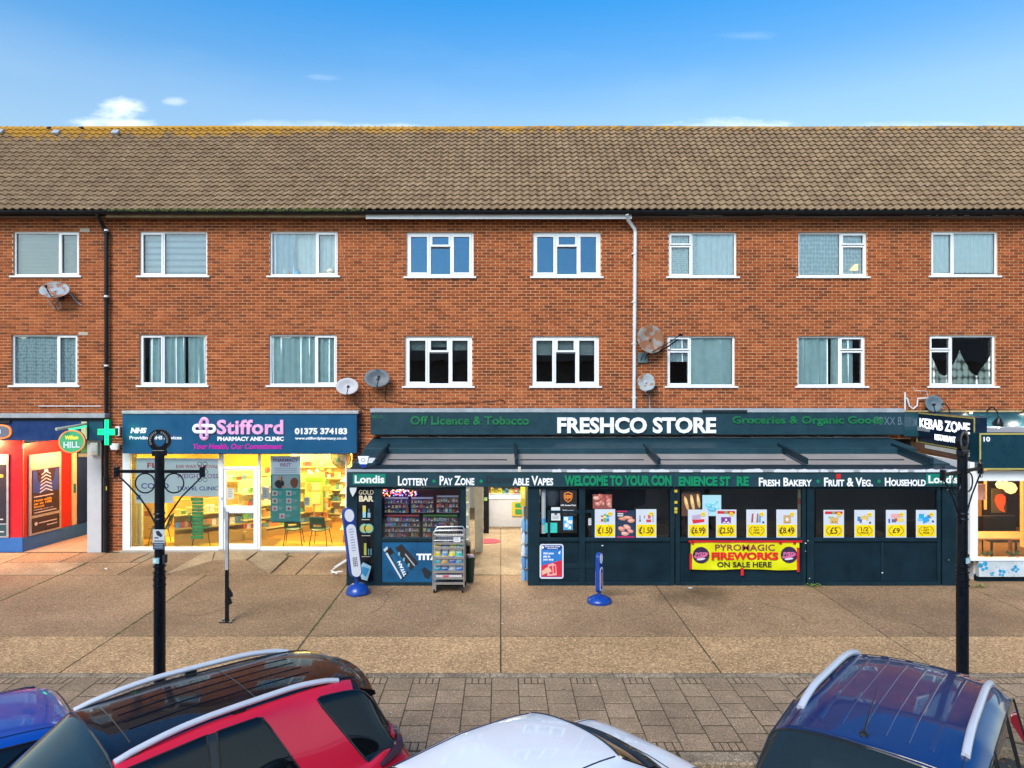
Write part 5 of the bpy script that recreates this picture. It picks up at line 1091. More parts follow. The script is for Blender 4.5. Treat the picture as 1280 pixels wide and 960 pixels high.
# swing signs ------------------------------------------------------
M('royal_blue', (.001, .042, .27), .35, var=.08, coat=.3)
def ellipse_plate(g, cx, cz, rx, rz_, y, t, col=None, n=28): return g.prism([(cx+rx*math.cos(2*PI*k/n), cz+rz_*math.sin(2*PI*k/n)) for k in range(n)], y, y+t, col)
def capsule(cx, z0, z1, r, n=10): return [(cx+r*math.cos(PI*k/n), z1-r+r*math.sin(PI*k/n)) for k in range(n+1)]+[(cx+r*math.cos(PI+PI*k/n), z0+r+r*math.sin(PI+PI*k/n)) for k in range(n+1)]
def swing(loc, rz_, tilt, lab, square):
    t = T('swing_sign', lab, 'pavement sign', loc, None, rz_)
    if square:
        g = G(); pts = [(-.26, -.26), (.26, -.26), (.26, .26), (-.26, .26)]; g.lathe((0, 0, 0), [(.30, 0), (.30, .02)], 4); g.xf(lambda x, y, z: (x*.9, y*.9, z)); g.build('base_plate', 'royal_blue', t, local=True, bevel=.006)
        g = G(); g.lathe((0, 0, .02), [(.24, 0), (.235, .05), (.2, .12), (.12, .18), (.05, .2)], 24); g.build('base_dome', 'royal_blue', t, local=True, smooth=60)
    else: g = G(); g.lathe((0, 0, 0), [(.235, 0), (.245, .03), (.235, .07), (.12, .13), (.04, .15)], 28); g.build('base_dome', 'royal_blue', t, local=True, smooth=60)
    g = G(); g.tube([(0, 0, .15), (tilt*.28, 0, .36)], .035, 10); g.build('stem', 'royal_blue', t, local=True)
    rot = lambda x, y, z: (x+tilt*(z-.1), y, z)
    z1 = 1.78 if square else .98; r = .13 if square else .10; zz = .33 if square else .2; zb = z1-.33 if square else z1-.28
    g = G(); g.prism(capsule(0, zz, z1, r), -.045, .045); g.xf(rot); g.build('sign_body', 'royal_blue', t, local=True, bevel=.012)
    for s in (-1, 1):
        y = -.049 if s < 0 else .045
        g = G(); ellipse_plate(g, 0, z1-r*1.15, r*.78, r*1.0, y, .004); g.xf(rot); p = g.build('round_face', 'letter_white', t, local=True)
        g = G(); g.prism(capsule(0, zz+.03, zb, r*.80), y, y+.004); g.xf(rot); p = g.build('long_face', 'letter_white', t, local=True)
        g = G(); random.seed(3); yy_ = y-.003 if s < 0 else y+.004
        if square:
            for k in range(5):
                for j in range(3): g.box(-.045+j*.035, -.025+j*.035, yy_, yy_+.003, .58+k*.04, .605+k*.04, (.02, .02, .05))
            for k in range(9): zc = .9+k*.055; w_ = random.uniform(.03, .06); g.box(-w_, w_, yy_, yy_+.003, zc, zc+.018, (.35, .38, .55))
        else: g.prism(capsule(0, zz+.06, zb-.03, r*.55), yy_, yy_+.003, (.01, .05, .3)); g.prism(capsule(0, zz+.12, zb-.1, r*.25), yy_-.003 if s < 0 else yy_+.003, yy_+.001 if s < 0 else yy_+.006, (.65, .2, .1))
        g.xf(rot); g.build('face_print', 'print', t, local=True)
    return t
p = gp(447, 742); swing((p[0], p[1], 0), math.radians(38), -.135, 'tall leaning blue swing sign on a square base beside the gold bar poster', True)
p = gp(749, 753); swing((p[0], p[1], 0), math.radians(62), 0, 'small blue swing sign with white oval faces on a round base before the store', False)
# white folded frame at the store's left corner
g = G(); 
for a in (((416, 712), (433, 701)), ((414, 716), (428, 714)), ((418, 709), (433, 699.5)), ((414, 713), (421, 717))):
    q = [gp(a[0][0], a[0][1], .02), gp(a[1][0], a[1][1], .12)]; g.tube(q, .015, 6)
tag(g.build('white_frame', 'white_plastic', smooth=True), 'white tubular frame lying folded at the left corner of the store', 'frame')
# ------------------------------------------------------------------ pharmacy
ph = T('pharmacy_shopfront', 'white-framed glazed pharmacy front with a bright yellow interior', 'shop front', (X(290), D, 0))
PD = D-.02
def fbar(a, b, c, e, name='frame', mat='white_plastic', d=PD, t=.09, bev=.006): g = G(); g.pb(a, b, c, e, d, t); return g.build(name, mat, ph, bevel=bev)
fbar(153, 566, 162.5, 688, 'pilaster'); fbar(273.5, 566, 278.8, 687, 'mullion'); fbar(322.3, 566, 325.3, 687, 'mullion'); fbar(431.5, 566, 433.5, 687, 'mullion')
fbar(162.6, 684, 273.4, 688, 'bottom_frame'); fbar(325.4, 684, 433.5, 688, 'bottom_frame'); fbar(162.6, 566, 431.4, 567.8, 'head_frame'); fbar(278.9, 583.5, 322.2, 586.4, 'door_transom')
door = G(); 
for bx_ in ((279.5, 586.8, 283, 687), (316.8, 586.8, 321.8, 687), (283, 586.8, 316.8, 588), (283, 632.5, 316.8, 641.5), (283, 680, 316.8, 687)): door.pb(*bx_, D+.0, .05)
door = door.build('door', 'white_plastic', ph, bevel=.005)
g = G(); g.box(X(280), X(281), D-.06, D-.03, .85, 1.15); g.build('door_handle', 'steel', door)
for a, b, c, e in ((283, 588, 316.8, 632.5), (283, 641.5, 316.8, 680)): g = G(); g.pb(a, b, c, e, D+.02, .006); g.build('door_pane', 'shop_glass', door)
for a, b, c, e in ((162.6, 567.8, 273.4, 684), (325.4, 567.8, 431.4, 684), (278.9, 567.8, 322.2, 583.5)): g = G(); g.pb(a, b, c, e, D+.03, .006); g.build('window_pane', 'shop_glass', ph)
g = G(); g.box(X(150), X(452), D-.03, D+.1, -.02, .045); g.build('threshold', 'concrete', ph)
# fascia sign
ps = T('shop_sign', 'blue pharmacy sign with pink Stifford lettering and an interlaced pink and white cross', 'sign', (X(299), 17.75, 3))
QD = 17.72
g = G(); g.pb(153, 517.5, 446, 566.8, QD, .28); g.build('sign_board', 'pharmacy_blue', ps, bevel=.006)
g = G(); g.pb(152, 513.6, 448, 517.3, QD-.03, .33); g.build('lead_cap', 'galvanised', ps, bevel=.006)
for px in (231, 345.5): g = G(); g.pb(px, 517.6, px+.5, 566.6, QD-.001, .01); g.build('panel_joint', 'navy', ps)
M('letter_pink_pale', (.75, .36, .62), .4); M('letter_magenta', (.55, .0, .36), .4)
text('NHS', (163, 534.6, 183.5, 541.6), QD, 'letter_white', ps, off=.06, shear=.2, ext=.004); text('Providing NHS services', (162, 544.8, 227, 550.6), QD, 'letter_white', ps, off=.025, ext=.004)
text('Stifford', (271.5, 524.5, 354.5, 543), QD, 'letter_pink_pale', ps, off=.032, sp=1.06, ext=.03, split=True)
text('PHARMACY AND CLINIC', (271.8, 545.8, 354.8, 551.2), QD, 'letter_white', ps, off=.045, ext=.008)
text('Your Health, Our Commitment', (241.5, 554.5, 353, 562.4), QD, 'letter_magenta', ps, off=.025, shear=.2, ext=.006)
text('01375 374183', (368.5, 535, 434, 543), QD, 'letter_white', ps, off=.04, ext=.006); text('www.stiffordpharmacy.co.uk', (368.8, 546, 434, 550.4), QD, 'letter_white', ps, off=.03, ext=.004)
def cap_ring(cx, cy, hx, hy, dd, mat, r=.034):
    pts = []; rr = min(hx, hy)
    for k in range(24):
        q = 2*PI*k/24; x, y = rr*math.cos(q), rr*math.sin(q)
        if hx > hy: x += (hx-hy)*(1 if math.cos(q) > 0 else -1)
        else: y += (hy-hx)*(1 if math.sin(q) > 0 else -1)
        pts.append((X(cx+x, dd), dd, Z(cy+y, dd)))
    g = G(); g.tube(pts, r, 6, closed=True); g.xf(lambda x, y, z: (x, dd+(y-dd)*.4, z)); g.build('emblem_loop', mat, ps, smooth=True)
cap_ring(255.3, 536, 4.0, 12.6, QD-.02, 'letter_pink_pale', .042); cap_ring(255.3, 536, 13.0, 4.0, QD-.035, 'letter_white', .042)
g = G(); g.tube([(X(255.3-4, QD), QD-.06, Z(527, QD)), (X(251.3, QD), QD-.06, Z(536, QD))], .042, 6); g.tube([(X(259.3, QD), QD-.06, Z(534, QD)), (X(259.3, QD), QD-.06, Z(545, QD))], .042, 6); g.xf(lambda x, y, z: (x, QD-.04+(y-QD+.06)*.4, z)); g.build('emblem_overlap', 'letter_pink_pale', ps, smooth=True)
# interior
PX0, PX1 = X(154), X(438); PB = D+5.2
M('lamplit_wall', (.80, .58, .08), .7, var=.06); M('lamplit_floor', (.62, .42, .04), .35, var=.15, scale=1.5); M('orange_floor', (.58, .24, .04), .3, var=.12, scale=2); M('door_mat', (.20, .10, .02), .9)  # the yellow wall and floor colours have the warm lamplight put in
g = G(); g.box(PX0-.4, PX1+.2, D+.06, PB, -.03, .012); tag(g.build('pharmacy_floor', 'orange_floor'), kind='structure')
for P_, m_, nm in (([(163, 684), (273, 684), (268, 668), (200, 672), (170, 672)], 'lamplit_floor', 'lamplit_floor_patch'), ([(325.5, 684), (284, 684), (284, 673), (353, 673), (340, 684)], 'door_mat', 'door_mat'), ([(345, 684), (431, 684), (431, 678), (352, 676)], 'lamplit_floor', 'lamplit_floor_patch')):  # yellow patches: lamplight painted onto the orange floor
    q = [gp(a, b, .02) for a, b in P_]; q = [(x, max(y, D+.08), z) for x, y, z in q]; g = G(); g.add(q, [tuple(range(len(q)))]); o = g.build(nm, m_)
    if nm == 'door_mat': tag(o, 'brown mat on the floor inside the pharmacy door', 'mat')
    else: tag(o, kind='structure')
g = G(); g.box(PX0-.4, PX1+.2, PB, PB+.1, 0, 2.7); g.box(PX0-.45, PX0-.35, D+.31, PB, 0, 2.7); g.box(PX1+.1, PX1+.2, D+.06, PB, 0, 2.7); tag(g.build('pharmacy_wall', 'lamplit_wall'), kind='structure')
g = G(); g.box(PX0-.4, PX1+.2, D+.31, PB, 2.56, 2.62); tag(g.build('pharmacy_ceiling', 'lamplit_wall'), kind='structure')
for k, (x, y) in enumerate(((-8.6, 19.3), (-6.9, 19.6), (-5.0, 19.3), (-8.3, 21.6), (-6.5, 21.6), (-4.9, 21.6))):
    t = T('ceiling_light', 'square ceiling light panel in the pharmacy, '+('front left', 'front middle', 'front right', 'back left', 'back middle', 'back right')[k], 'light', (x, y, 2.54), 'pharmacy ceiling lights')
    g = G(); g.box(x-.3, x+.3, y-.3, y+.3, 2.535, 2.555); g.build('light_panel', 'tube_light', t); arealamp('pharmacy_lamp', (x, y, 2.5), .6, 40, (1, .78, .26))
PALP = [(.85, .8, .7), (.8, .3, .1), (.2, .45, .15), (.75, .65, .2), (.7, .1, .1), (.15, .35, .55), (.85, .85, .82), (.6, .4, .15)]
def gondola(o_, dx, dy, ln_, hts, lab, w_=.35, pal=PALP, plinth=.18, col=(.85, .72, .35), ph_=.2):
    t = T('shelf_unit', lab, 'shelving', (o_[0], o_[1], 0)); v = Vector((dx, dy, 0)).normalized(); n_ = Vector((v.y, -v.x, 0)); O = Vector((o_[0], o_[1], 0))
    f = lambda x, y, z: tuple(O+v*x+n_*y+Vector((0, 0, z)))
    g = G(); g.box(0, ln_, 0, w_+.08, .0, plinth, (.45, .28, .08)); g.box(0, ln_, w_*.0-.03, 0, 0, hts[-1]+.35, col)
    for h in hts: g.box(0, ln_, 0, w_, h-.025, h, col)
    g.xf(f); g.build('shelf_rack', 'print', t)
    g = G()
    for h in hts: packs(g, .03, ln_-.03, w_*.45, h, ph_, .11, pal, dp_=.12)
    g.xf(f); o = g.build('shelf_stock', 'packets', t); o['kind'] = 'stuff'; return t
random.seed(50)
gondola((-9.45, 21.6), 1, -.0, 3.0, (.25, .62, .98, 1.34), 'long stocked shelf across the back left of the pharmacy', pal=PALP)
gondola((-6.6, 22.2), 1, .0, 2.6, (.25, .62, .98, 1.34, 1.7), 'stocked shelf at the back of the pharmacy behind the hanging poster', pal=PALP)
gondola((-8.75, 19.0), .93, .45, 2.3, (.45, .80), 'low diagonal counter shelf behind the green chairs on the left of the pharmacy', w_=.4, col=(.72, .52, .14), plinth=.3)
gondola((-7.25, 19.6), .75, .65, 2.6, (.25, .55, .9, 1.25), 'white-edged gondola of cartons seen through the pharmacy door', w_=.4)
gondola((-3.95, 19.1), -.1, 1.0, 2.6, (.35, .68, 1.0, 1.32, 1.64), 'tall shelves against the right-hand wall of the pharmacy', w_=-.38, pal=[(.5, .35, .15), (.3, .2, .1), (.75, .65, .45)], col=(.82, .75, .4))
gondola((-5.2, 21.4), -1, .3, 1.0, (.5, .9), 'small table of leaflets in the middle of the pharmacy', w_=.3)
gondola((1.0, 20.9), 0, -1, 4.0, (.3, .62, .94, 1.26, 1.58), 'stocked shelves along the right-hand side of the store aisle', w_=.3, pal=PAL, col=(.7, .7, .66))
# slatted shutter and ventilated cabinet at the left window edge
t = T('roller_shutter', 'yellow slatted shutter standing at the left edge of the pharmacy window', 'shutter', (X(165), D+.2, 0)); g = G()
for k in range(62): z = .08+k*.039; g.box(X(162.5, D+.2), X(171, D+.2), D+.2, D+.215, z, z+.028, (.78, .62, .16))
g.build('shutter_slats', 'print', t); g = G(); g.box(X(162.5, D+.2), X(171, D+.2), D+.216, D+.225, .05, 2.5, (.4, .3, .08)); g.build('shutter_backing', 'print', t)
t = T('drawer_cabinet', 'louvred yellow wooden cabinet behind the left pharmacy window', 'cabinet', (X(188, 18.9), 18.9, 0)); g = G(); g.box(X(178, 18.9), X(199, 18.9), 18.9, 19.35, .12, 1.22, (.70, .48, .12)); g.build('cabinet_case', 'print', t)
for k in range(16): g = G(); g.box(X(178, 18.9)+.02, X(199, 18.9)-.02, 18.88, 18.9, .2+k*.045, .23+k*.045, (.8, .62, .2)); g.build('slat', 'print', t)
g = G(); g.pb(180.5, 639, 188, 645, 18.87, .01, (.35, .12, .03)); g.pb(183, 632, 186, 638, 18.87, .01, (.7, .2, .02)); g.build('label', 'print', t)
g = G(); g.pb(171.5, 626, 177, 684, D+.3, .08); tag(g.build('pull_up_panel', M('pale_green', (.55, .6, .42), .5)), 'narrow pale green panel beside the yellow shutter in the pharmacy', 'panel')
# round convex mirror on the right wall
t = T('convex_mirror', 'round convex mirror high on the right of the pharmacy window', 'mirror', (X(425, 19), 19, 2)); g = G(); g.lathe((X(426, 18.9), 18.9, Z(572, 18.9)), [(.27, 0), (.2, .05), (.1, .07), (.02, .075)], 24, axis=(-.2, -1, -.1)); g.build('mirror_dome', M('mirror_face', (.8, .78, .6), .15, metal=.7), t, smooth=True); g = G(); g.lathe((X(426, 18.9), 18.91, Z(572, 18.9)), [(.29, -.02), (.29, .01)], 24, axis=(-.2, -1, -.1)); g.build('mirror_rim', M('rim_brown', (.2, .12, .04), .5), t)
# window vinyls
vd_ = D+.04
t = T('window_vinyl', 'large white window vinyl listing FLU, COVID, EAR WAX REMOVAL and TRAVEL CLINIC', 'window graphic', (X(220, vd_), vd_, Z(620, vd_)))
g = G(); g.prism([(X(a, vd_), Z(b, vd_)) for a, b in ((169.5, 629), (217, 629), (217, 620.5), (273.3, 620.5), (273.3, 573), (170.5, 572.4))], vd_, vd_+.003, (.74, .83, .86)); g.build('vinyl_sheet', 'print', t)
M('letter_crimson', (.55, .05, .09), .5); M('letter_navy', (.04, .07, .35), .5); M('letter_purple', (.33, .12, .35), .5)
text('FLU', (184, 578.5, 205, 584.8), vd_, 'letter_crimson', t, ext=.001, off=.03); text('COVID', (176.5, 604, 211, 610.8), vd_, 'letter_navy', t, ext=.001, off=.015)
text('EAR WAX REMOVAL', (220.3, 581, 272.8, 585.2), vd_, 'letter_crimson', t, ext=.001, off=.008); text('WEIGHT LOSS', (221, 592.4, 272.8, 598), vd_, 'letter_purple', t, ext=.001, off=.012); text('TRAVEL CLINIC', (220.8, 608, 272.6, 613), vd_, 'letter_navy', t, ext=.001, off=.015)
g = G(); g.pb(170.5, 618.5, 175.6, 624.5, vd_-.003, .003, (.02, .18, .32)); g.pb(171.5, 620, 174.6, 621.5, vd_-.005, .002, (.6, .7, .75)); g.build('small_badge', 'print', t)
t = T('window_vinyl', 'green strip of stacked opening notices hanging in the left pharmacy window', 'window graphic', (X(247), vd_, Z(673)))
g = G(); random.seed(2)
for k in range(12): a = 238.5 if k in (0, 11) else 240; y = 622.5+k*4.3; g.pb(a, y, 254.2, y+3.7, vd_+.001*(k % 2), .002, (.0, .36+.05*(k % 3), .12)); g.pb(a+2, y+1.2, 251, y+1.8, vd_-.003, .002, (.2, .6, .35))
g.build('notice_strips', 'gloss_print', t)
t = T('hanging_poster', 'teal and white PHARMACY FIRST poster hanging in the right pharmacy window', 'poster', (X(357), vd_, Z(652)))
g = G(); g.pb(338.2, 570, 375.6, 593, vd_, .004, (.70, .78, .88)); g.pb(338.2, 593, 375.6, 652, vd_, .004, (.01, .33, .33)); poly(g, [(338.2, 652), (375.6, 652), (376.4, 653.4), (357, 650.8), (337.6, 653)], vd_-.004, (.02, .3, .32)); g.build('poster_sheet', 'gloss_print', t)
g = G(); g.pb(340.5, 594, 374, 610.6, vd_-.003, .002, (.35, .45, .5)); blob(g, 349.5, 605, 6, 5.5, vd_-.006, (.012, .013, .02)); blob(g, 349.6, 597.5, 1.9, 2.9, vd_-.008, (.55, .33, .25)); blob(g, 351.6, 598.8, 1.4, 4, vd_-.007, (.25, .1, .05), .2); blob(g, 368, 603.6, 5, 6.6, vd_-.006, (.22, .07, .03)); blob(g, 355, 608.5, 3, 1, vd_-.009, (.55, .33, .25))
for (x, y) in ((343.5, 616.5), (361, 616.5), (343.5, 626), (361, 626), (343.5, 635.5), (361, 635.5), (352.5, 645)):
    g.pb(x-3.2, y-3.2, x+3.2, y+3.2, vd_-.003, .002, (.62, .62, .66)); blob(g, x, y+.3, 1.7, 2, vd_-.006, random.choice([(.25, .1, .1), (.5, .1, .18), (.1, .1, .18)]))
    for k in range(3): g.pb(x+4.2, y-2+k*1.4, x+4.2+random.uniform(4, 7), y-1.4+k*1.4, vd_-.003, .002, (.3, .5, .52))
for k in range(3): g.pb(343, 585+k*2.4, 371, 585.8+k*2.4, vd_-.003, .002, (.33, .38, .5))
g.build('poster_print', 'print', t); text('PHARMACY\nFIRST', (341.5, 573, 372.8, 583.5), vd_-.001, 'letter_purple', t, ext=.001, off=.03, align='CENTER')
note(327.5, 609, 337, 623.5, vd_, (.6, .62, .62), 'white notice beside the teal hanging poster', lines(6)); note(284, 610.5, 292, 624, D+.01, (.6, .6, .5), 'white notice on the pharmacy door', lines(5)); note(380.5, 621.5, 387, 632, vd_, (.45, .62, .55), 'pale green notice right of the teal hanging poster', lines(3))
note(276, 622, 278.4, 625, PD-.005, (.4, .4, .42), 'small grey lock plate on the pharmacy door frame', (), 'lock plate', 'lock_plate')
t = T('leaflet_poster', 'lime green poster on a stand deep in the pharmacy, right of the hanging poster', 'poster', (X(393, 20), 20, 0)); g = G(); g.pb(381, 597, 403.5, 640, 20.4, .02, (.70, .60, .16)); g.pb(382, 597, 404, 602, 20.38, .02, (.25, .5, .02)); g.pb(402, 602, 404, 640, 20.38, .02, (.4, .55, .05)); blob(g, 386.5, 608.5, 3.2, 5, 20.37, (.45, .35, .08)); g.pb(390, 604, 400, 613, 20.375, .01, (.78, .7, .3)); g.pb(390, 616, 400, 630, 20.375, .01, (.78, .7, .3)); g.pb(382, 634, 390, 640, 20.37, .01, (.75, .3, .05)); g.box(X(392, 20.4), X(393, 20.4), 20.4, 20.45, 0, 1); g.build('poster_board', 'print', t)
for k, (px, py, c_, s) in enumerate(((393, 578, (.1, .5, .1), 4), (406, 576, (.25, .6, .1), 5), (402, 584, (.8, .3, .08), 3.5), (411, 588, (.4, .7, .15), 3), (387, 590, (.85, .7, .6), 4), (396, 588, (.8, .75, .5), 3))):
    g = G(); blob(g, px, py, s*.9, s*.6, 19.6, c_, k); blob(g, px+s*.5, py+s*.4, s*.5, s*.5, 19.59, tuple(min(1, q*1.3) for q in c_), k); tag(g.build('hanging_cutout', 'print'), ('dark green', 'lime green', 'orange', 'pale leaf-green', 'pinkish', 'cream')[k]+' paper leaf cut-out hanging in the right pharmacy window', 'decoration', 'paper cut-outs in the pharmacy window')
for k, (px, py, s, c_) in enumerate(((338, 573, 3, (.75, .1, .05)), (331, 588, 4, (.65, .08, .03)), (337, 592, 3.4, (.8, .25, .05)), (335, 583, 2.6, (.1, .08, .05)))):
    g = G(); g.lathe((X(px-4, 20.3), 20.3, Z(py+18, 20.3)), [(s/45, 0), (s/36, s/40), (s/40, s/20)], 12, col=c_); tag(g.build('shelf_ball', 'gloss_print', smooth=True), ('bright red', 'deep red', 'orange-red', 'black')[k]+' ball on the shelf left of the teal poster', 'ball')
# green plastic chairs
def chair(loc, rz_, lab):
    t = T('waiting_chair', lab, 'chair', loc, 'green waiting chairs in the pharmacy', rz_)
    M('green_plastic', (.0, .075, .06), .35, coat=.2); M('chair_tube', (.02, .03, .03), .3, metal=.5)
    g = G(); vs = []; n = 8
    for j in range(5):
        for i in range(n+1): u = i/n*2-1; v = j/4*2-1; vs.append((u*.23*(1-.08*abs(v)), v*.21, .44+.03*u*u+.012*v))
    g.add(vs, [(j*(n+1)+i, j*(n+1)+i+1, (j+1)*(n+1)+i+1, (j+1)*(n+1)+i) for j in range(4) for i in range(n)]); o = g.build('seat', 'green_plastic', t, smooth=True, local=True); m_ = o.modifiers.new('t', 'SOLIDIFY'); m_.thickness = .012
    g = G(); vs = []
    for j in range(7):
        for i in range(n+1): u = i/n*2-1; v = j/6; vs.append((u*(.22-.02*v), -.21-.10*v-.05*(1-u*u), .50+.33*v-.03*(abs(u)**3)*v))
    g.add(vs, [(j*(n+1)+i, j*(n+1)+i+1, (j+1)*(n+1)+i+1, (j+1)*(n+1)+i) for j in range(6) for i in range(n) if not (j == 1 and 2 <= i <= 5)]); o = g.build('backrest', 'green_plastic', t, smooth=True, local=True); m_ = o.modifiers.new('t', 'SOLIDIFY'); m_.thickness = .012
    for sx in (-1, 1):
        for sy in (-1, 1): g = G(); g.tube([(sx*.18, sy*.15, .43), (sx*.24, sy*.22, .012)], .011, 6); g.build('leg', 'chair_tube', t, local=True)
        g = G(); g.tube([(sx*.18, -.15, .43), (sx*.19, -.23, .5), (sx*.17, -.27, .62)], .011, 6); g.build('back_tube', 'chair_tube', t, local=True)
    return t
c0 = chair((X(203, 18.9), 18.75, .012), math.radians(100), 'green plastic chair sideways behind the black post in the left pharmacy window')
dup(c0, (X(252, 18.75), 18.8, .012), math.radians(-75), 'green plastic chair behind the strip of green notices')
dup(c0, (X(368, 18.8), 18.75, .012), math.radians(8), 'green plastic chair partly under the teal hanging poster')
dup(c0, (X(402, 18.75), 18.65, .012), math.radians(-4), 'green plastic chair at the right of the pharmacy window')
# ------------------------------------------------------------------ betting shop (left)
be = T('betting_shopfront', 'red and blue shop front lit orange from above with an angled window return', 'shop front', (X(50), D, 0))
M('red_panel', (.50, .010, .02), .35, var=.06, coat=.3); M('plinth_blue', (.02, .13, .40), .4, var=.15); M('sign_navy', (.004, .03, .13), .35, coat=.2)
g = G(); g.pb(-90, 550.5, 28, 672, D, .06); g.build('red_panel', 'red_panel', be)
g = G(); g.pb(-90, 672.2, 28, 690, D-.02, .1); g.build('plinth', 'plinth_blue', be)
fr2 = plane_frame((X(28), D, 0), (.44, 2.04, 0)); zt_ = Z(549)
frp = lambda u, z, w_: fr2(u, .37+(z-.45)*.912, w_)
def ob(u0, u1, z0, z1, w0, w1, name, mat, par=be, col=None):
    fq = fr2 if par is be else frp; g = G(); g.add([fq(u, z, w) for w in (w0, w1) for u, z in ((u0, z0), (u1, z0), (u1, z1), (u0, z1))], [(0, 3, 2, 1), (4, 5, 6, 7), (0, 1, 5, 4), (1, 2, 6, 5), (2, 3, 7, 6), (3, 0, 4, 7)], col); return g.build(name, mat, par)
ob(0, 1.55, .36, 2.75, -.05, 0, 'red_panel', 'red_panel'); ob(0, 2.2, 0, .35, -.05, .02, 'plinth', 'plinth_blue')
ob(1.58, 1.74, .36, 2.75, -.05, .0, 'cream_strip', M('cream_strip', (.6, .5, .3), .5)); ob(1.75, 2.1, .36, 2.75, -.06, .02, 'door_post', 'sign_navy'); ob(1.62, 1.7, 1.25, 1.5, .0, .015, 'teal_disc', 'sign_green')
ob(.02, .035, .36, 2.7, .001, .006, 'corner_trim', 'steel')
t = T('light_box_poster', 'tall framed poster with blue arrows pointing up on the angled red return', 'poster', (X(45), 18.6, .5))
ob(.17, 1.17, .45, 2.72, .005, .04, 'poster_frame', 'galvanised', t); ob(.21, 1.13, 2.32, 2.68, .041, .045, 'cream_top', M('lit_cream', (.75, .58, .34), .5), t)
ob(.24, 1.10, 1.0, 2.28, .041, .046, 'poster_sheet', M('poster_night', (.03, .025, .05), .3), t); ob(.24, 1.10, .5, .92, .041, .046, 'lower_sheet', 'poster_night', t)
def opoly(pts, w_, name, mat, par, col=None):
    g = G(); n = len(pts); g.add([frp(u, z, w_) for u, z in pts]+[frp(u, z, w_-.003) for u, z in pts], [tuple(range(n)), tuple(range(2*n-1, n-1, -1))], col); return g.build(name, mat, par)
opoly([(.26, 1.62), (1.08, 1.62), (1.08, 2.26), (.98, 2.26), (.9, 1.9), (.44, 1.9), (.36, 2.26), (.26, 2.26)], .049, 'blue_field', M('arrow_blue', (.02, .06, .32), .4), t)
M('pale_blue_print', (.45, .55, .75), .4); M('amber_print', (.65, .36, .05), .4)
for k in range(6):
    z = 1.60+k*.1; s = .2*(1-k*.06)
    opoly([(.67-s, z), (.67, z+.09), (.67+s, z), (.67+s, z+.035), (.67, z+.125), (.67-s, z+.035)], .052, 'arrow', 'pale_blue_print', t)
opoly([(.6, 2.2), (.74, 2.2), (.72, 2.27), (.62, 2.27)], .052, 'arrow', 'pale_blue_print', t)
ff = lambda u, v, w_: frp(u, v, .047+w_)
text('Now with\nup to 10%\nboost', (.3, 1.2, .86, 1.44), 0, 'amber_print', t, ext=.001, off=.04, frame=ff); text('Hundreds of more tips', (.3, 1.12, .9, 1.16), 0, 'letter_white', t, ext=.001, frame=ff); text('BET NOW', (.3, 1.5, .55, 1.53), 0, 'amber_print', t, ext=.001, frame=ff) if False else None
text('Responsible gambling', (.45, .72, 1.02, .78), 0, 'pale_blue_print', t, ext=.001, off=.02, frame=ff) if False else None
g = G(); 
for k, (u0, u1, z) in enumerate(((.45, 1.02, .74), (.7, 1.02, .64), (.3, .9, 1.5), (.3, 1.0, 1.05))): g.add([frp(u, zz, .05) for u, zz in ((u0, z), (u1, z), (u1, z+.03), (u0, z+.03))], [(0, 1, 2, 3)], (.5, .5, .55))
g.add([frp(.36+.05*math.cos(q), .75+.05*math.sin(q), .05) for q in [2*PI*i/14 for i in range(14)]], [tuple(range(14))], (.6, .6, .62)); g.build('small_print', 'print', t, kind='stuff')
t = T('light_box_poster', 'dark framed poster on the flat red panel at the left edge of the frame', 'poster', (X(0), D-.04, .5))
g = G(); g.pb(-24, 568, 10.5, 672, D-.04, .03); g.build('poster_frame', 'galvanised', t); g = G(); g.pb(-22, 569, 8.5, 580, D-.045, .004); g.build('cream_top', 'lit_cream', t)
g = G(); g.pb(-21, 581, 7.6, 654, D-.045, .004, (.02, .02, .035)); g.pb(-21, 656, 7.6, 670, D-.045, .004, (.02, .07, .09)); g.pb(-5, 593, 4, 597, D-.049, .003, (.6, .3, .05)); g.pb(-8, 648.5, 4, 650, D-.049, .003, (.5, .5, .5)); g.pb(-8, 664, 5, 665.5, D-.049, .003, (.5, .55, .55)); g.build('poster_sheet', 'print', t)
t = T('shop_sign', 'navy betting shop sign board with an orange-ringed grey oval at the left edge', 'sign', (X(50), 17.8, 3))
BD_ = 17.86
g = G(); g.pb(-90, 525.5, 109, 550.3, BD_, .16); g.build('sign_board', 'sign_navy', t); g = G(); g.pb(109.2, 524.5, 129, 550.3, BD_+.02, .14); g.build('end_board', M('teal_end', (.004, .06, .11), .4), t)
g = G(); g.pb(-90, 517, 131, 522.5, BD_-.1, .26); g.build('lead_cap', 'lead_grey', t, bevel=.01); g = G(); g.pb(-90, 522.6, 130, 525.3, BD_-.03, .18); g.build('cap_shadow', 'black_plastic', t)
g = G(); g.prism([(X(-8, BD_)+(.46)*(abs(math.cos(q))**.6)*(1 if math.cos(q) > 0 else -1), Z(539.5, BD_)+.185*(abs(math.sin(q))**.7)*(1 if math.sin(q) > 0 else -1)) for q in [2*PI*i/28 for i in range(28)]], BD_-.04, BD_); g.build('oval_ring', M('ring_orange', (.8, .2, .04), .4, emit=.5), t)
g = G(); g.prism([(X(-8, BD_)+(.42)*(abs(math.cos(q))**.6)*(1 if math.cos(q) > 0 else -1), Z(539.5, BD_)+.155*(abs(math.sin(q))**.7)*(1 if math.sin(q) > 0 else -1)) for q in [2*PI*i/28 for i in range(28)]], BD_-.055, BD_-.04); g.build('oval_face', M('oval_grey', (.16, .17, .22), .4), t)
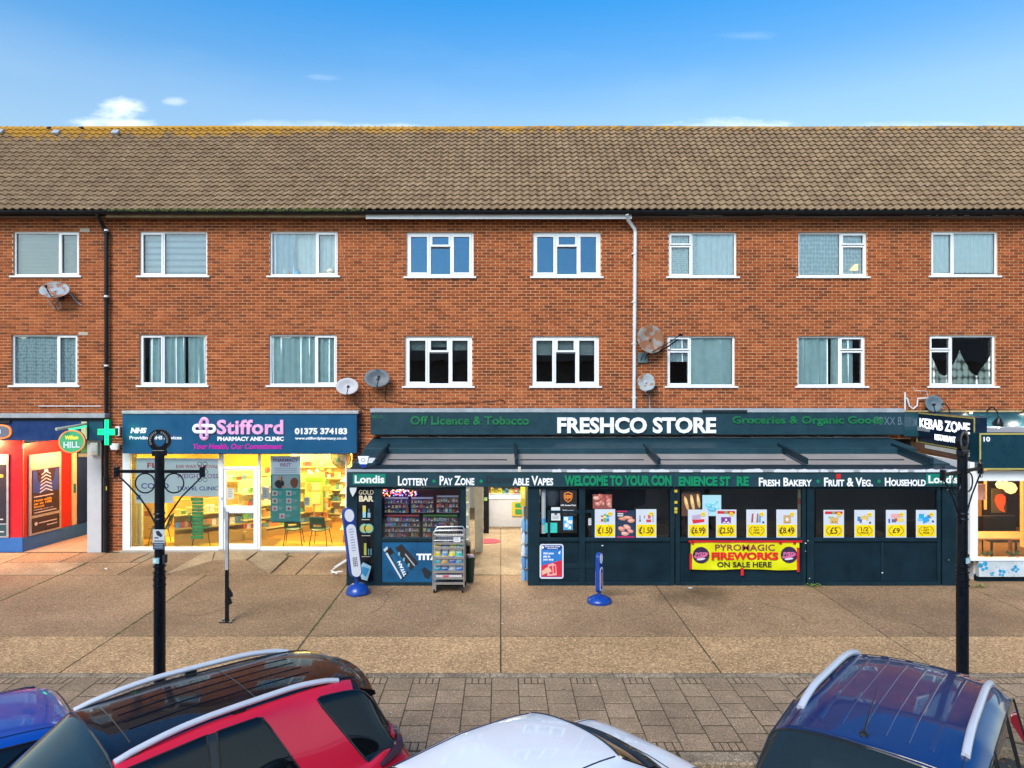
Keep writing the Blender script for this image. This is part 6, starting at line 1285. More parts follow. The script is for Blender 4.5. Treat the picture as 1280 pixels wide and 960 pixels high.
g = G(); g.pb(-8, 526.2, 12, 529, BD_-.05, .05); g.build('dark_bar', 'letter_black', t); text('l', (-2, 537, .8, 542), BD_-.055, 'letter_white', t, ext=.004)
# warm downlights under the sign, deep floor of the doorway, door
for k, (x, y, e) in enumerate(((-13.2, 17.55, 16), (-11.3, 18.55, 10), (-11.0, 19.4, 7))):
    t = T('downlight', ('warm downlight over the flat red panel', 'warm downlight over the angled red return', 'warm downlight in the betting shop doorway')[k], 'light', (x, y, 2.74)); g = G(); g.lathe((x, y, 2.80), [(.05, 0), (.06, .03)], 14); g.build('lamp_rim', 'steel', t); g = G(); g.lathe((x, y, 2.794), [(.04, 0), (.04, .004)], 14); g.build('lamp_lens', M('warm_light', (1, .6, .3), .5, emit=5, var=0), t)
    arealamp('betting_lamp', (x, y, 2.77), .15, e*4.5, (1, .40, .16), (math.radians(35) if k == 0 else 0, math.radians(52) if k == 1 else 0, 0))
g = G(); g.box(X(-90), X(109), D+.02, D+2.9, 2.84, 2.86); g.build('porch_ceiling', 'room_paint', be)
g = G(); random.seed(5)
for i in range(5):
    for j in range(7):
        x = -12.2+i*.4; y = 18.05+j*.4; g = G(); g.box(x+.004, x+.396, y+.004, y+.396, -.02, .001+random.uniform(0, .003)); o = g.build('floor_tile', M('tan_tile', (.42, .30, .19), .45, var=.12), pav)
g = G(); g.box(X(95, 20.1), X(128, 20.1), 20.15, 20.2, 2.3, 2.85); g.build('door_head', 'sign_navy', be)
dr = G(); dr.box(-12.1, -12.0, 20.06, 20.12, 0, 2.3); dr.box(-11.3, -11.22, 20.06, 20.12, 0, 2.3); dr.box(-12, -11.3, 20.06, 20.12, 2.2, 2.3); dr.box(-12, -11.3, 20.06, 20.12, 0, .12); dr = dr.build('door', 'steel', be); g = G(); g.box(-12, -11.3, 20.09, 20.1, .12, 2.2); g.build('door_pane', 'window_glass', dr)
g = G(); g.box(-13.5, -10.2, 22.2, 22.3, 0, 2.8); g.build('back_wall', M('dim_orange', (.35, .16, .05), .7), be); arealamp('betting_room_lamp', (-11.6, 21.2, 2.6), .5, 25, (1, .6, .3))
g = G(); random.seed(13)
for i in range(40): x, z = random.uniform(-12, -11.1), random.uniform(.3, 2.1); g.box(x, x+.05, 22.1, 22.12, z, z+.04, random.choice([(.7, .4, .1), (.8, .7, .4), (.3, .1, .05), (.1, .1, .4)]))
g.build('wall_notices', 'print', be)
g = G(); g.pb(109, 550.5, 126.5, 692, D-.03, .2); tag(g.build('pilaster', M('grey_render', (.46, .48, .50), .6, var=.08)), 'light grey rendered pilaster between the betting shop doorway and the black downpipe', 'pilaster')
g = G(); g.pb(126.6, 550.5, 128.6, 691, D-.01, .15); tag(g.build('pilaster_edge', 'black_plastic'), 'dark strip along the right side of the grey pilaster', 'strip')
t = T('meter_box', 'small cream box fixed at the top of the grey pilaster', 'box', (X(117), D-.1, Z(570))); g = G(); g.pb(112.5, 553.5, 122, 569.5, D-.12, .09); g.build('box_case', M('box_cream', (.55, .55, .45), .5), t, bevel=.015); g = G(); g.pb(114, 556, 120, 564, D-.124, .004); g.build('box_label', 'grey_plastic', t)
# round hanging sign
t = T('projecting_sign', 'round green and yellow sign reading HILL on a lit bracket over the betting shop doorway', 'sign', (X(89, 17.2), 17.2, 3)); sd_ = 17.2; fr3 = plane_frame((X(89.5, sd_), sd_, Z(552, sd_)), (.93, .37, 0))
def disc3(r, w0, w1, name, mat): g = G(); n = 30; g.add([fr3(r*math.cos(2*PI*k/n), r*math.sin(2*PI*k/n), w_) for w_ in (w0, w1) for k in range(n)], [tuple(range(n-1, -1, -1)), tuple(range(n, 2*n))]+[(k, (k+1) % n, (k+1) % n+n, k+n) for k in range(n)]); return g.build(name, mat, t, smooth=30)
disc3(.285, -.14, -.01, 'drum_rim', 'galvanised'); disc3(.282, -.012, 0, 'orange_ring', 'ring_orange'); disc3(.255, 0, .008, 'face', M('face_green', (.05, .28, .13), .35, emit=.35)); f3 = lambda u, v, w_: fr3(u, v, .009+w_)
text('HILL', (-.17, -.15, .17, .0), 0, 'letter_white', t, ext=.003, off=.03, frame=f3); text('William', (-.14, .05, .14, .15), 0, M('face_yellow', (.75, .65, .05), .4, emit=.5), t, ext=.003, off=.03, frame=f3)
g = G(); g.tube([(X(70, 16.9), 16.9, Z(536.5, 16.9)), (X(92, 17.3), 17.3, Z(533, 17.3)), (X(108, 17.86), 17.86, Z(530, 17.86))], .035, 8); g.build('bracket', M('bracket_grey', (.45, .45, .38), .5), t, smooth=True)
g = G(); g.tube([(X(88, 17.25), 17.22, Z(536.5, 17.2)), (X(107, 17.8), 17.8, Z(533, 17.8))], .03, 6); g.build('lit_tube', M('green_tube', (.05, .8, .3), .5, emit=1.0), t)
t = T('service_box', 'green and yellow notice boxes behind the round hanging sign', 'notice board', (X(104), D, 2.6)); g = G(); g.pb(101.5, 527, 108.5, 549, BD_-.03, .02, (.5, .48, .25)); g.pb(101, 551, 109, 566, D+.1, .03, (.08, .25, .05)); g.pb(98, 567, 109, 571, D+.1, .03, (.45, .3, .12)); g.build('board', 'print', t)
# green pharmacy cross
cr_ = T('pharmacy_cross', 'lit green neon cross hanging beside the downpipe at the left end of the pharmacy sign', 'sign', (X(133, 17.3), 17.3, 3)); cd_ = 17.35
g = G(); g.pb(130.2, 524, 136.2, 557, cd_, .14); g.pb(121.5, 535.8, 144, 544.8, cd_+.001, .138); g.build('cross_case', M('cross_green', (.0, .16, .06), .4), cr_, bevel=.01)
M('neon_green', (.0, 1, .28), .4, emit=.9, var=0)
g = G()
for a, b, c, e in ((131, 525, 132.4, 556), (134, 525, 135.4, 556), (122, 536.8, 131, 538), (135.4, 536.8, 143.4, 538), (122, 542, 131, 543.2), (135.4, 542, 143.4, 543.2), (122, 539.5, 143.4, 540.6)): g.pb(a, b, c, e, cd_-.012, .012)
g.build('neon_tubes', 'neon_green', cr_); g = G(); g.tube([(X(133, cd_), cd_+.1, 2.95), (X(140, D), D, 2.95)], .02, 6); g.tube([(X(133, cd_), cd_+.1, 3.25), (X(140, D), D, 3.25)], .02, 6); g.build('bracket', 'steel', cr_)
l = bpy.data.lights.new('cross_glow', 'POINT'); l.energy = 2.5; l.color = (.1, 1, .4); l.shadow_soft_size = .2; o = bpy.data.objects.new('cross_glow', l); C.objects.link(o); o.location = (X(137, 17.2), 17.12, 3.05)
t = T('alarm_box', 'white wedge-shaped alarm box on the brick pier below the green cross', 'alarm', (X(145), D-.1, Z(558))); g = G(); g.prism([(X(139.5), Z(554)), (X(151.5), Z(554)), (X(150), Z(562)), (X(141.5), Z(562))], D-.12, D-.02); g.build('alarm_case', 'white_plastic', t, bevel=.015); g = G(); g.prism([(X(141.5), Z(562.2)), (X(150), Z(562.2)), (X(148), Z(564.3)), (X(143.5), Z(564.3))], D-.11, D-.03); g.build('strobe_lens', M('red_brown', (.12, .03, .02), .4), t)
g = G(); g.pb(143.5, 533, 149.5, 545, D-.08, .06); tag(g.build('junction_box', 'white_plastic', bevel=.01), 'white junction box on the brick pier beside the green cross', 'box')
g = G(); g.pb(130.5, 608, 133.4, 613, 17.87, .01); tag(g.build('yellow_label', 'yellow_tag'), 'yellow label on the black downpipe', 'label')
g = G(); g.tube([(X(50), D-.05, Z(507.5)), (X(128), D-.05, Z(507.5))], .012, 6); tag(g.build('conduit', 'grey_plastic'), 'thin grey conduit running to the black downpipe above the betting shop', 'conduit')
g = G(); g.pb(444.5, 537.5, 449, 542, D-.05, .05); tag(g.build('junction_box', 'grey_plastic', bevel=.008), 'small grey junction box in the brick gap between the pharmacy and the store', 'box')
# ------------------------------------------------------------------ kebab shop (right)
KD = 15.3; KX = 10.33
kb_ = T('kebab_shopfront', 'small projecting restaurant front with white frames and a warm lit interior', 'shop front', (12, KD, 0))
g = G(); g.box(KX, 16.6, KD+.12, KD+.2, 0, .14); g.box(KX, 16.6, KD+.1, KD+.12, .0, .14); g.build('plinth', 'slate_panel', kb_)
g = G(); g.box(KX-.02, 16.6, KD, KD+.1, .13, .48); g.build('stall_riser', M('marble_white', (.48, .54, .58), .4, var=.2, scale=5), kb_)
g = G(); random.seed(77)
M('butterfly_blue', (.03, .28, .50), .45, var=.5, scale=15)
def bfly(px, py, s, rot):
    g = G()
    for sgn in (-1, 1):
        for (a, b, r_) in ((.5, .6, .62), (.38, -.35, .45)):
            pts = []
            for k in range(10): q = 2*PI*k/10; u, v = sgn*(a+r_*math.cos(q)*.8), b+r_*math.sin(q)*.8; pts.append((px+s*(u*math.cos(rot)-v*math.sin(rot)), py-s*(u*math.sin(rot)+v*math.cos(rot))))
            g.prism([(X(p[0], KD-.004), Z(p[1], KD-.004)) for p in pts], KD-.006-.001*(sgn+1), KD-.001)
    g.build('butterfly_print', 'butterfly_blue', kb_)
bfly(1230, 709, 6, .4); bfly(1252, 717, 4.6, -.2); bfly(1270, 712, 4.6, .9); bfly(1240, 718, 2.6, .2)
g = G()
for i in range(40): g.disc(X(random.uniform(1212, 1278), KD), Z(random.uniform(702, 720), KD), random.uniform(.004, .012), KD-.003, .002, n=8)
g.build('speckle_print', 'butterfly_blue', kb_)
for a, c, nm in ((1213, 1222.5, 'pilaster'), (1207.5, 1210.5, 'frame')): g = G(); g.pb(a, 578, c, 700, KD-.01, .12); g.build(nm, 'white_paint', kb_, bevel=.006)
g = G(); g.box(X(1222.5, KD), 16.6, KD-.01, KD+.12, Z(601, KD), Z(588.5, KD)); g.build('blind_box', 'white_paint', kb_)
g = G(); g.box(X(1207, KD), 16.6, KD-.02, KD+.14, .48, .53); g.build('sill', 'white_paint', kb_)
g = G(); g.box(KX+.1, 16.6, KD+.03, KD+.036, .53, Z(600, KD)); g.build('window_pane', 'shop_glass', kb_)
g = G(); g.box(KX+.15, 16.6, KD+.14, D, 3.1, 3.2); g.build('flat_roof', 'lead_grey', kb_)
# sign with the house number 10
t = T('shop_sign', 'dark teal sign box with a yellow border and the number 10', 'sign', (X(1260, KD), KD, 2.8)); nd_ = KD-.16
g = G(); g.box(X(1224, nd_), 16.6, nd_, nd_+.3, Z(587, nd_), Z(541.5, nd_)); g.build('sign_board', M('deep_teal', (.004, .035, .055), .3, coat=.3), t)
M('brass_yellow', (.42, .38, .10), .4); x0__, x1__ = X(1224, nd_), 16.6; z0__, z1__ = Z(587, nd_), Z(541.5, nd_)
for bx_ in ((x0__, x0__+.03, z0__, z1__), (x0__+.03, x1__, z1__-.03, z1__), (x0__+.03, x1__, z0__, z0__+.03)): g = G(); g.box(bx_[0], bx_[1], nd_-.015, nd_-.002, bx_[2], bx_[3]); g.build('border_trim', 'brass_yellow', t)
text('10', (1229.3, 546, 1237.5, 552), nd_, 'letter_white', t, ext=.005, off=.03)
g = G(); g.box(X(1130, 17.85), 16.6, 17.85, D, 2.95, Z(515, 17.85)); tag(g.build('backing_board', M('backing_teal', (.012, .055, .075), .3, var=.15, scale=1.5, coat=.3)), 'teal backing board on the wall above the kebab shop lit by swan-neck lamps', 'board')
g = G(); g.box(X(1130, 17.84), 16.6, 17.82, 17.9, Z(515, 17.84), Z(513, 17.84)); tag(g.build('capping', M('capping_tan', (.35, .25, .12), .5)), 'tan capping strip on top of the teal backing board', 'capping')
# side sign, facing west
t = T('shop_sign', 'black lit KEBAB ZONE sign on the flank of the kebab shop, edged in brass', 'sign', (10.4, 16.7, 3)); sf = plane_frame((10.52, 17.95, 0), (-.16, -2.45, 0)); LN = 2.455
def sb(u0, u1, z0, z1, w0, w1, name, mat): g = G(); g.add([sf(u, z, w_) for w_ in (w0, w1) for u, z in ((u0, z0), (u1, z0), (u1, z1), (u0, z1))], [(0, 3, 2, 1), (4, 5, 6, 7), (0, 1, 5, 4), (1, 2, 6, 5), (2, 3, 7, 6), (3, 0, 4, 7)]); return g.build(name, mat, t)
sb(0, LN, 2.80, 3.55, -.25, 0, 'sign_board', M('sign_black', (.003, .012, .035), .3, coat=.3))
for u0, u1, z0, z1 in ((0, .03, 2.8, 3.55), (LN-.04, LN, 2.8, 3.55), (.03, LN-.04, 3.52, 3.55), (.03, LN-.04, 2.8, 2.82)): sb(u0, u1, z0, z1, .001, .012, 'brass_trim', 'brass_yellow')
M('lit_letter', (.8, .85, 1), .4, emit=.9, var=0)
sk = lambda u, v, w_: sf(u, v, .006+w_)
text('KEBAB ZONE', (.16, 3.17, 2.27, 3.42), 0, 'lit_letter', t, ext=.004, off=.02, frame=sk, split=True); text('RESTAURANT', (.85, 2.93, 1.72, 3.07), 0, 'lit_letter', t, ext=.004, off=.02, frame=sk)
g = G(); g.add([sf(u, z, w_) for w_ in (-.2, .05) for u, z in ((-.1, 2.66), (LN, 2.55), (LN, 2.78), (-.1, 2.78))], [(0, 3, 2, 1), (4, 5, 6, 7), (0, 1, 5, 4), (1, 2, 6, 5), (2, 3, 7, 6), (3, 0, 4, 7)]); tag(g.build('timber_beam', M('brown_timber', (.13, .06, .035), .7, var=.4)), 'weathered brown timber beam under the kebab shop flank sign', 'beam')
g = G(); g.add([sf(u, z, w_) for w_ in (.051, .058) for u, z in ((.5, 2.70), (LN-.1, 2.68), (LN-.1, 2.78), (.5, 2.785))], [(0, 3, 2, 1), (4, 5, 6, 7), (0, 1, 5, 4), (1, 2, 6, 5)]); tag(g.build('cream_board', 'cream'), 'peeling cream strip below the kebab shop flank sign', 'board')
g = G(); g.box(KX+.0, KX+.08, KD+.2, D, 0, 2.55); g.build('flank_wall', 'white_paint', kb_)
g = G(); g.tube([(X(1211, 15.5), 15.5, 2.6), (X(1216, 15.5), 15.48, 1.95), (X(1213, 15.4), 15.4, 1.2)], .02, 6); tag(g.build('waste_pipe', M('dirty_cream', (.42, .40, .32), .6), smooth=True), 'dirty cream pipe and trunking at the corner of the kebab shop', 'pipe')
for px, py, e in ((1248, 527, 5), (1294, 527, 5), (1187, 522, 0)):
    t = T('swan_neck_lamp', ('black swan-neck lamp over the teal backing board', 'black swan-neck lamp just past the right edge over the backing board', 'black swan-neck lamp behind the kebab zone sign')[(px == 1294)+2*(px == 1187)], 'lamp', (X(px, 17.5), 17.6, 3.5))
    x = X(px, 17.45); z = Z(py, 17.45); g = G(); g.tube([(x-.05, D, z+.12), (x-.05, 17.85, z+.2)]+[(x-.05+.05*i/6, 17.8-.33*i/6, z+.22+.12*math.sin(PI*i/6)) for i in range(7)]+[(x, 17.45, z+.08)], .014, 6); g.build('neck', 'black_iron', t, smooth=True)
    g = G(); g.lathe((x, 17.45, z), [(.13, -.09), (.12, -.03), (.07, .05), (.03, .1)], 18, axis=(0, -.25, 1)); g.build('lamp_shade', 'black_iron', t, smooth=50)
    if e: arealamp('sign_lamp', (x, 17.5, z-.1), .12, e, (1, .93, .8), (math.radians(35), 0, 0))
for x_ in (X(1212, 17.8), X(1284, 17.8)):
    arealamp('wall_wash', (x_, 17.72, 3.5), .08, .7, (1, .9, .7), (math.radians(20), 0, 0)); g = G(); g.lathe((x_, 17.74, 3.53), [(.03, 0), (.03, .04)], 10); t = g.build('spot_lamp', 'warm_light'); tag(t, 'small spot lamp lighting the teal backing board near '+('the kebab zone sign' if x_ < 12.3 else 'the right edge'), 'lamp')
# interior
M('kebab_wall', (.05, .035, .025), .7, var=.4); M('oak', (.50, .27, .10), .45, var=.2, scale=4); M('kebab_floor', (.38, .2, .08), .4)
g = G(); g.box(KX+.1, 16.6, KD+.2, 22, -.02, .02); tag(g.build('kebab_floor', 'kebab_floor'), kind='structure')
g = G(); g.box(KX+.1, 16.6, 21, 21.1, 0, 3.1); g.box(16.5, 16.6, KD+.2, 21, 0, 3.1); g.box(KX+.1, KX+.16, D, 21, 0, 3.1); tag(g.build('kebab_wall', 'kebab_wall'), kind='structure')
arealamp('kebab_lamp', (11.6, 16.9, 2.5), 1.2, 70, (1, .62, .28)); arealamp('kebab_lamp', (12.2, 19.5, 2.5), 1.2, 60, (1, .6, .25))
t = T('dining_table', 'long oak dining table inside the kebab shop window', 'table', (11.5, 16.6, 0)); g = G(); g.box(10.75, 12.35, 16.2, 16.95, .72, .76); g.build('tabletop', 'oak', t, bevel=.01)
for x, y in ((11.0, 16.3), (12.1, 16.3), (11.0, 16.85), (12.1, 16.85)): g = G(); g.box(x-.03, x+.03, y-.03, y+.03, .02, .719); g.build('leg', 'oak', t)
M('bench_green', (.06, .07, .015), .6); M('bench_black', (.012, .01, .01), .5)
def bench(x0, x1, y, lab, mat, flip=1):
    t = T('dining_chair', lab, 'chair', ((x0+x1)/2, y, 0)); g = G(); g.box(x0, x1, y, y+.45, .4, .5); g.build('seat', mat, t, bevel=.03); g = G(); b_ = y+.45 if flip > 0 else y-.08; g.box(x0, x1, b_, b_+.08, .45, .98); g.build('backrest', mat, t, bevel=.03)
    for x in (x0+.05, x1-.05):
        for yy in (y+.05, y+.4): g = G(); g.box(x-.02, x+.02, yy-.02, yy+.02, .02, .4); g.build('leg', 'bench_black', t)
bench(11.3, 11.75, 17.3, 'olive green upholstered chair behind the oak table', 'bench_green'); bench(11.95, 12.9, 17.3, 'wide dark upholstered chair behind the oak table', 'bench_black'); bench(12.3, 12.9, 15.75, 'dark chair at the near end of the oak table', 'bench_black', -1); bench(10.6, 11.1, 17.3, 'dark chair at the far left of the oak table', 'bench_black')
t = T('chilli_sculpture', 'glowing red chilli pepper picture on the dark wall of the kebab shop', 'wall decoration', (X(1248, 19), 19, 1.8)); wd = 18.6
g = G(); pts = [(1247, 618), (1252, 617.5), (1255.5, 621), (1255.5, 628), (1253, 634), (1254.5, 640), (1250, 638), (1246, 633), (1243.5, 626), (1244.5, 620)]; g.prism([(X(a, wd), Z(b, wd)) for a, b in pts][::-1], wd-.04, wd); g.build('chilli', M('chilli_red', (.75, .06, .01), .35, emit=.7), t)
g = G(); g.pb(1240, 611, 1258, 641, wd+.01, .03); g.build('backboard', M('olive_board', (.13, .12, .05), .6), t)
for k, (px, py, r_) in enumerate(((1257, 607, .12), (1263, 610, .15), (1250, 606, .1))): g = G(); g.lathe((X(px, 18.2), 18.2, Z(py, 18.2)), [(.02, -r_), (r_*.7, -r_*.7), (r_, 0), (r_*.7, r_*.7), (.02, r_)], 14); tag(g.build('glass_globe', M('globe_light', (1, .60, .22), .4, emit=1.0)), ('middle', 'right', 'left')[k]+' glowing amber globe lamp above the chilli picture', 'lamp', 'globe lamps in the kebab shop')
g = G(); g.pb(1222.5, 605, 1232, 625, 15.75, .03, (.65, .33, .28)); g.pb(1222.5, 626, 1227, 645, 16.6, .02, (.4, .22, .05)); tag(g.build('pink_poster', 'print'), 'pink poster at the left edge of the kebab shop window', 'poster')
g = G(); g.box(X(1231.5, 17.9), X(1233.5, 17.9), 17.9, 17.95, 1.1, 2.3); g.box(X(1279, 16), X(1290, 16), 16, 16.1, .6, 2.3); tag(g.build('wall_strips', M('orange_glow', (.8, .28, .05), .5, emit=.6)), 'orange lit strips on the walls of the kebab shop', 'light strip')
for px in (1232, 1266): 
    g = G(); random.seed(px)
    for i in range(24): a = random.uniform(0, 2*PI); L_ = random.uniform(.08, .2); x = X(px, 15.5); g.add([(x, 15.5, .52), (x+L_*math.cos(a)*.6, 15.5+L_*.3*math.sin(a), .52+L_*.7), (x+L_*math.cos(a), 15.5+L_*.5*math.sin(a), .52+L_*.45)], [(0, 1, 2)], (.06, .16, .06))
    tag(g.build('window_plant', 'cloth'), 'small spiky plant on the kebab shop window sill '+('next to the white pilaster' if px == 1232 else 'towards the right edge'), 'plant')

# ------------------------------------------------------------------ satellite dishes
def rustmat(name, base, rust, amt):
    m, n, b = newmat(name); MAT[name] = m; g_ = n.nodes.new('ShaderNodeNewGeometry'); no = n.nodes.new('ShaderNodeTexNoise'); no.inputs['Scale'].default_value = 5; no.inputs['Detail'].default_value = 5; n.links.new(g_.outputs['Position'], no.inputs['Vector'])
    r = n.nodes.new('ShaderNodeValToRGB'); r.color_ramp.elements[0].position = amt; r.color_ramp.elements[1].position = amt+.06; r.color_ramp.elements[0].color = (*base, 1); r.color_ramp.elements[1].color = (*rust, 1); n.links.new(no.outputs[0], r.inputs[0]); n.links.new(r.outputs[0], b.inputs['Base Color']); b.inputs['Roughness'].default_value = .6
rustmat('dish_rusty', (.26, .24, .22), (.26, .11, .05), .42); rustmat('dish_half_rust', (.34, .38, .40), (.27, .15, .08), .54); rustmat('dish_patch', (.24, .29, .33), (.24, .09, .05), .50)
M('dish_white', (.38, .38, .41), .5, var=.08); M('dish_dark', (.07, .09, .11), .5, var=.15); M('dish_slate', (.06, .10, .13), .5)
def dish(px, py, rx, ry, mat, lab, ax=(0, -1, .15), arm=(6, 8), d=D-.28, wallpt=None):
    rx, ry = rx/F*d, ry/F*d; c = Vector((X(px, d), d, Z(py, d))); t = T('satellite_dish', lab, 'satellite dish', tuple(c), 'satellite dishes on the brick wall')
    g = G(); n = 30; vs = []; A = Vector(ax).normalized(); u = Vector((1, 0, 0)); u = (u-A*u.dot(A)).normalized(); v = u.cross(A); v = v if v.z > 0 else -v; kz = 1/max(.3, abs(v.z)); kx = 1/max(.3, abs(u.x))
    for j, (r_, h) in enumerate(((.0, 0), (.35, .012), (.7, .045), (1, .09), (1.02, .085))):
        for i in range(n): q = 2*PI*i/n; vs.append(c+u*(math.cos(q)*r_*rx*kx)+v*(math.sin(q)*r_*ry*kz)+A*(h*rx*2.2-.05))
    g.add(vs, [(j*n+i, j*n+(i+1) % n, (j+1)*n+(i+1) % n, (j+1)*n+i) for j in range(4) for i in range(n)]); o = g.build('reflector', mat, t, smooth=60); m_ = o.modifiers.new('t', 'SOLIDIFY'); m_.thickness = .012
    end = c+A*.34+Vector((arm[0]/F*d, 0, -arm[1]/F*d)); base = c-v*(ry*kz*.98)
    g = G(); g.tube([base, (base+end)/2+Vector((0, 0, -.02)), end], .012, 6); g.build('arm', 'black_plastic', t); g = G(); g.lathe(end, [(.03, -.05), (.036, .02), (.03, .05)], 12, axis=tuple(A*-1+Vector((0, 0, .2)))); g.build('receiver', 'black_plastic', t, smooth=60)
    wp = Vector(wallpt) if wallpt else Vector((c.x, D, c.z-.12)); g = G(); g.tube([c-A*.04, c-A*.12+Vector((0, 0, -.06)), wp], .02, 8); g.box(wp.x-.06, wp.x+.06, D-.02, D, wp.z-.08, wp.z+.08); g.build('wall_bracket', 'black_plastic', t); return t
dish(68.5, 363, 17.5, 10, 'dish_patch', 'oval rust-patched dish on bent legs under the leftmost top-floor window', (.1, -.85, .45), (-4, 4))
g = G()
for P_ in ([(63, 374), (67, 381), (71, 387)], [(76, 375), (71, 380)], [(78, 378), (79, 384), (74, 387)], [(86, 365), (92, 369), (97, 377), (103, 382)]): g.tube([(X(a), D-.12+.03*i, Z(b)) for i, (a, b) in enumerate(P_)], .014, 6)
tag(g.build('bracket_legs', 'galvanised', smooth=True), 'bent metal stays below the oval rust-patched dish', 'bracket')
dish(434, 483, 13.5, 10, 'dish_white', 'off-white dish beside the first-floor window above the pharmacy sign', (.05, -1, .3), (4, 5)); dish(471.5, 473, 15.5, 11, 'dish_dark', 'dark grey dish above the gap between pharmacy and store signs', (.05, -1, .3), (4, 3))
dish(813, 424, 17.5, 17.5, 'dish_rusty', 'large heavily rusted dish to the right of the grey downpipe', (.35, -1, .15), (28, -2)); dish(808, 478, 11, 11, 'dish_half_rust', 'small grey dish with rust at its edges below the large rusty one', (.1, -1, .1), (6, 8)); dish(1168, 504.5, 9, 10, 'dish_slate', 'slate grey dish behind the kebab zone sign', (-.35, -1, .2), (-5, 4))
g = G(); g.tube([(X(818), D-.12, Z(442)), (X(833), D-.3, Z(433)), (X(843), D-.4, Z(425))], .02, 6); g.tube([(X(812), D-.1, Z(443)), (X(836), D-.25, Z(437))], .01, 6); tag(g.build('dish_strut', 'black_plastic'), 'black strut braced from the large rusty dish towards the window', 'strut')
t = T('junction_box', 'weathered blue-grey junction box with tangled wires under the large rusty dish', 'box', (X(804), D-.05, Z(453))); g = G(); g.pb(797.5, 441, 810, 453.5, D-.07, .06); g.build('box_case', M('box_slate', (.09, .15, .17), .6, var=.5, scale=14), t, bevel=.01); g = G(); g.tube([(X(800), D-.08, Z(451)), (X(802), D-.09, Z(444)), (X(805), D-.08, Z(449)), (X(808), D-.09, Z(443))], .008, 5); g.build('wires', 'black_plastic', t)
g = G(); g.tube([(X(805), D-.06, Z(489)), (X(808), D-.06, Z(493)), (X(811), D-.05, Z(494)), (X(811.5), D-.05, Z(512))], .01, 6); tag(g.build('cable', 'galvanised'), 'pale cable dropping from the small grey dish to the store sign', 'cable')
for pts, lab in (([(1129, 490), (1129, 545)], 'white pipe standing at the right end of the store sign'), ([(1129, 497), (1132, 498), (1134, 507), (1139, 511), (1144, 507), (1145, 498), (1158, 497.5)], 'white waste pipe bent in a U beside the slate grey dish'), ([(1139, 484), (1141, 488), (1156, 489), (1158, 498)], 'thin white cable above the U-bent pipe')):
    g = G(); g.tube([(X(a), D-.08, Z(b)) for a, b in pts], .02 if 'cable' not in lab else .007, 8); tag(g.build('waste_pipe', 'grey_plastic', smooth=True), lab, 'pipe')

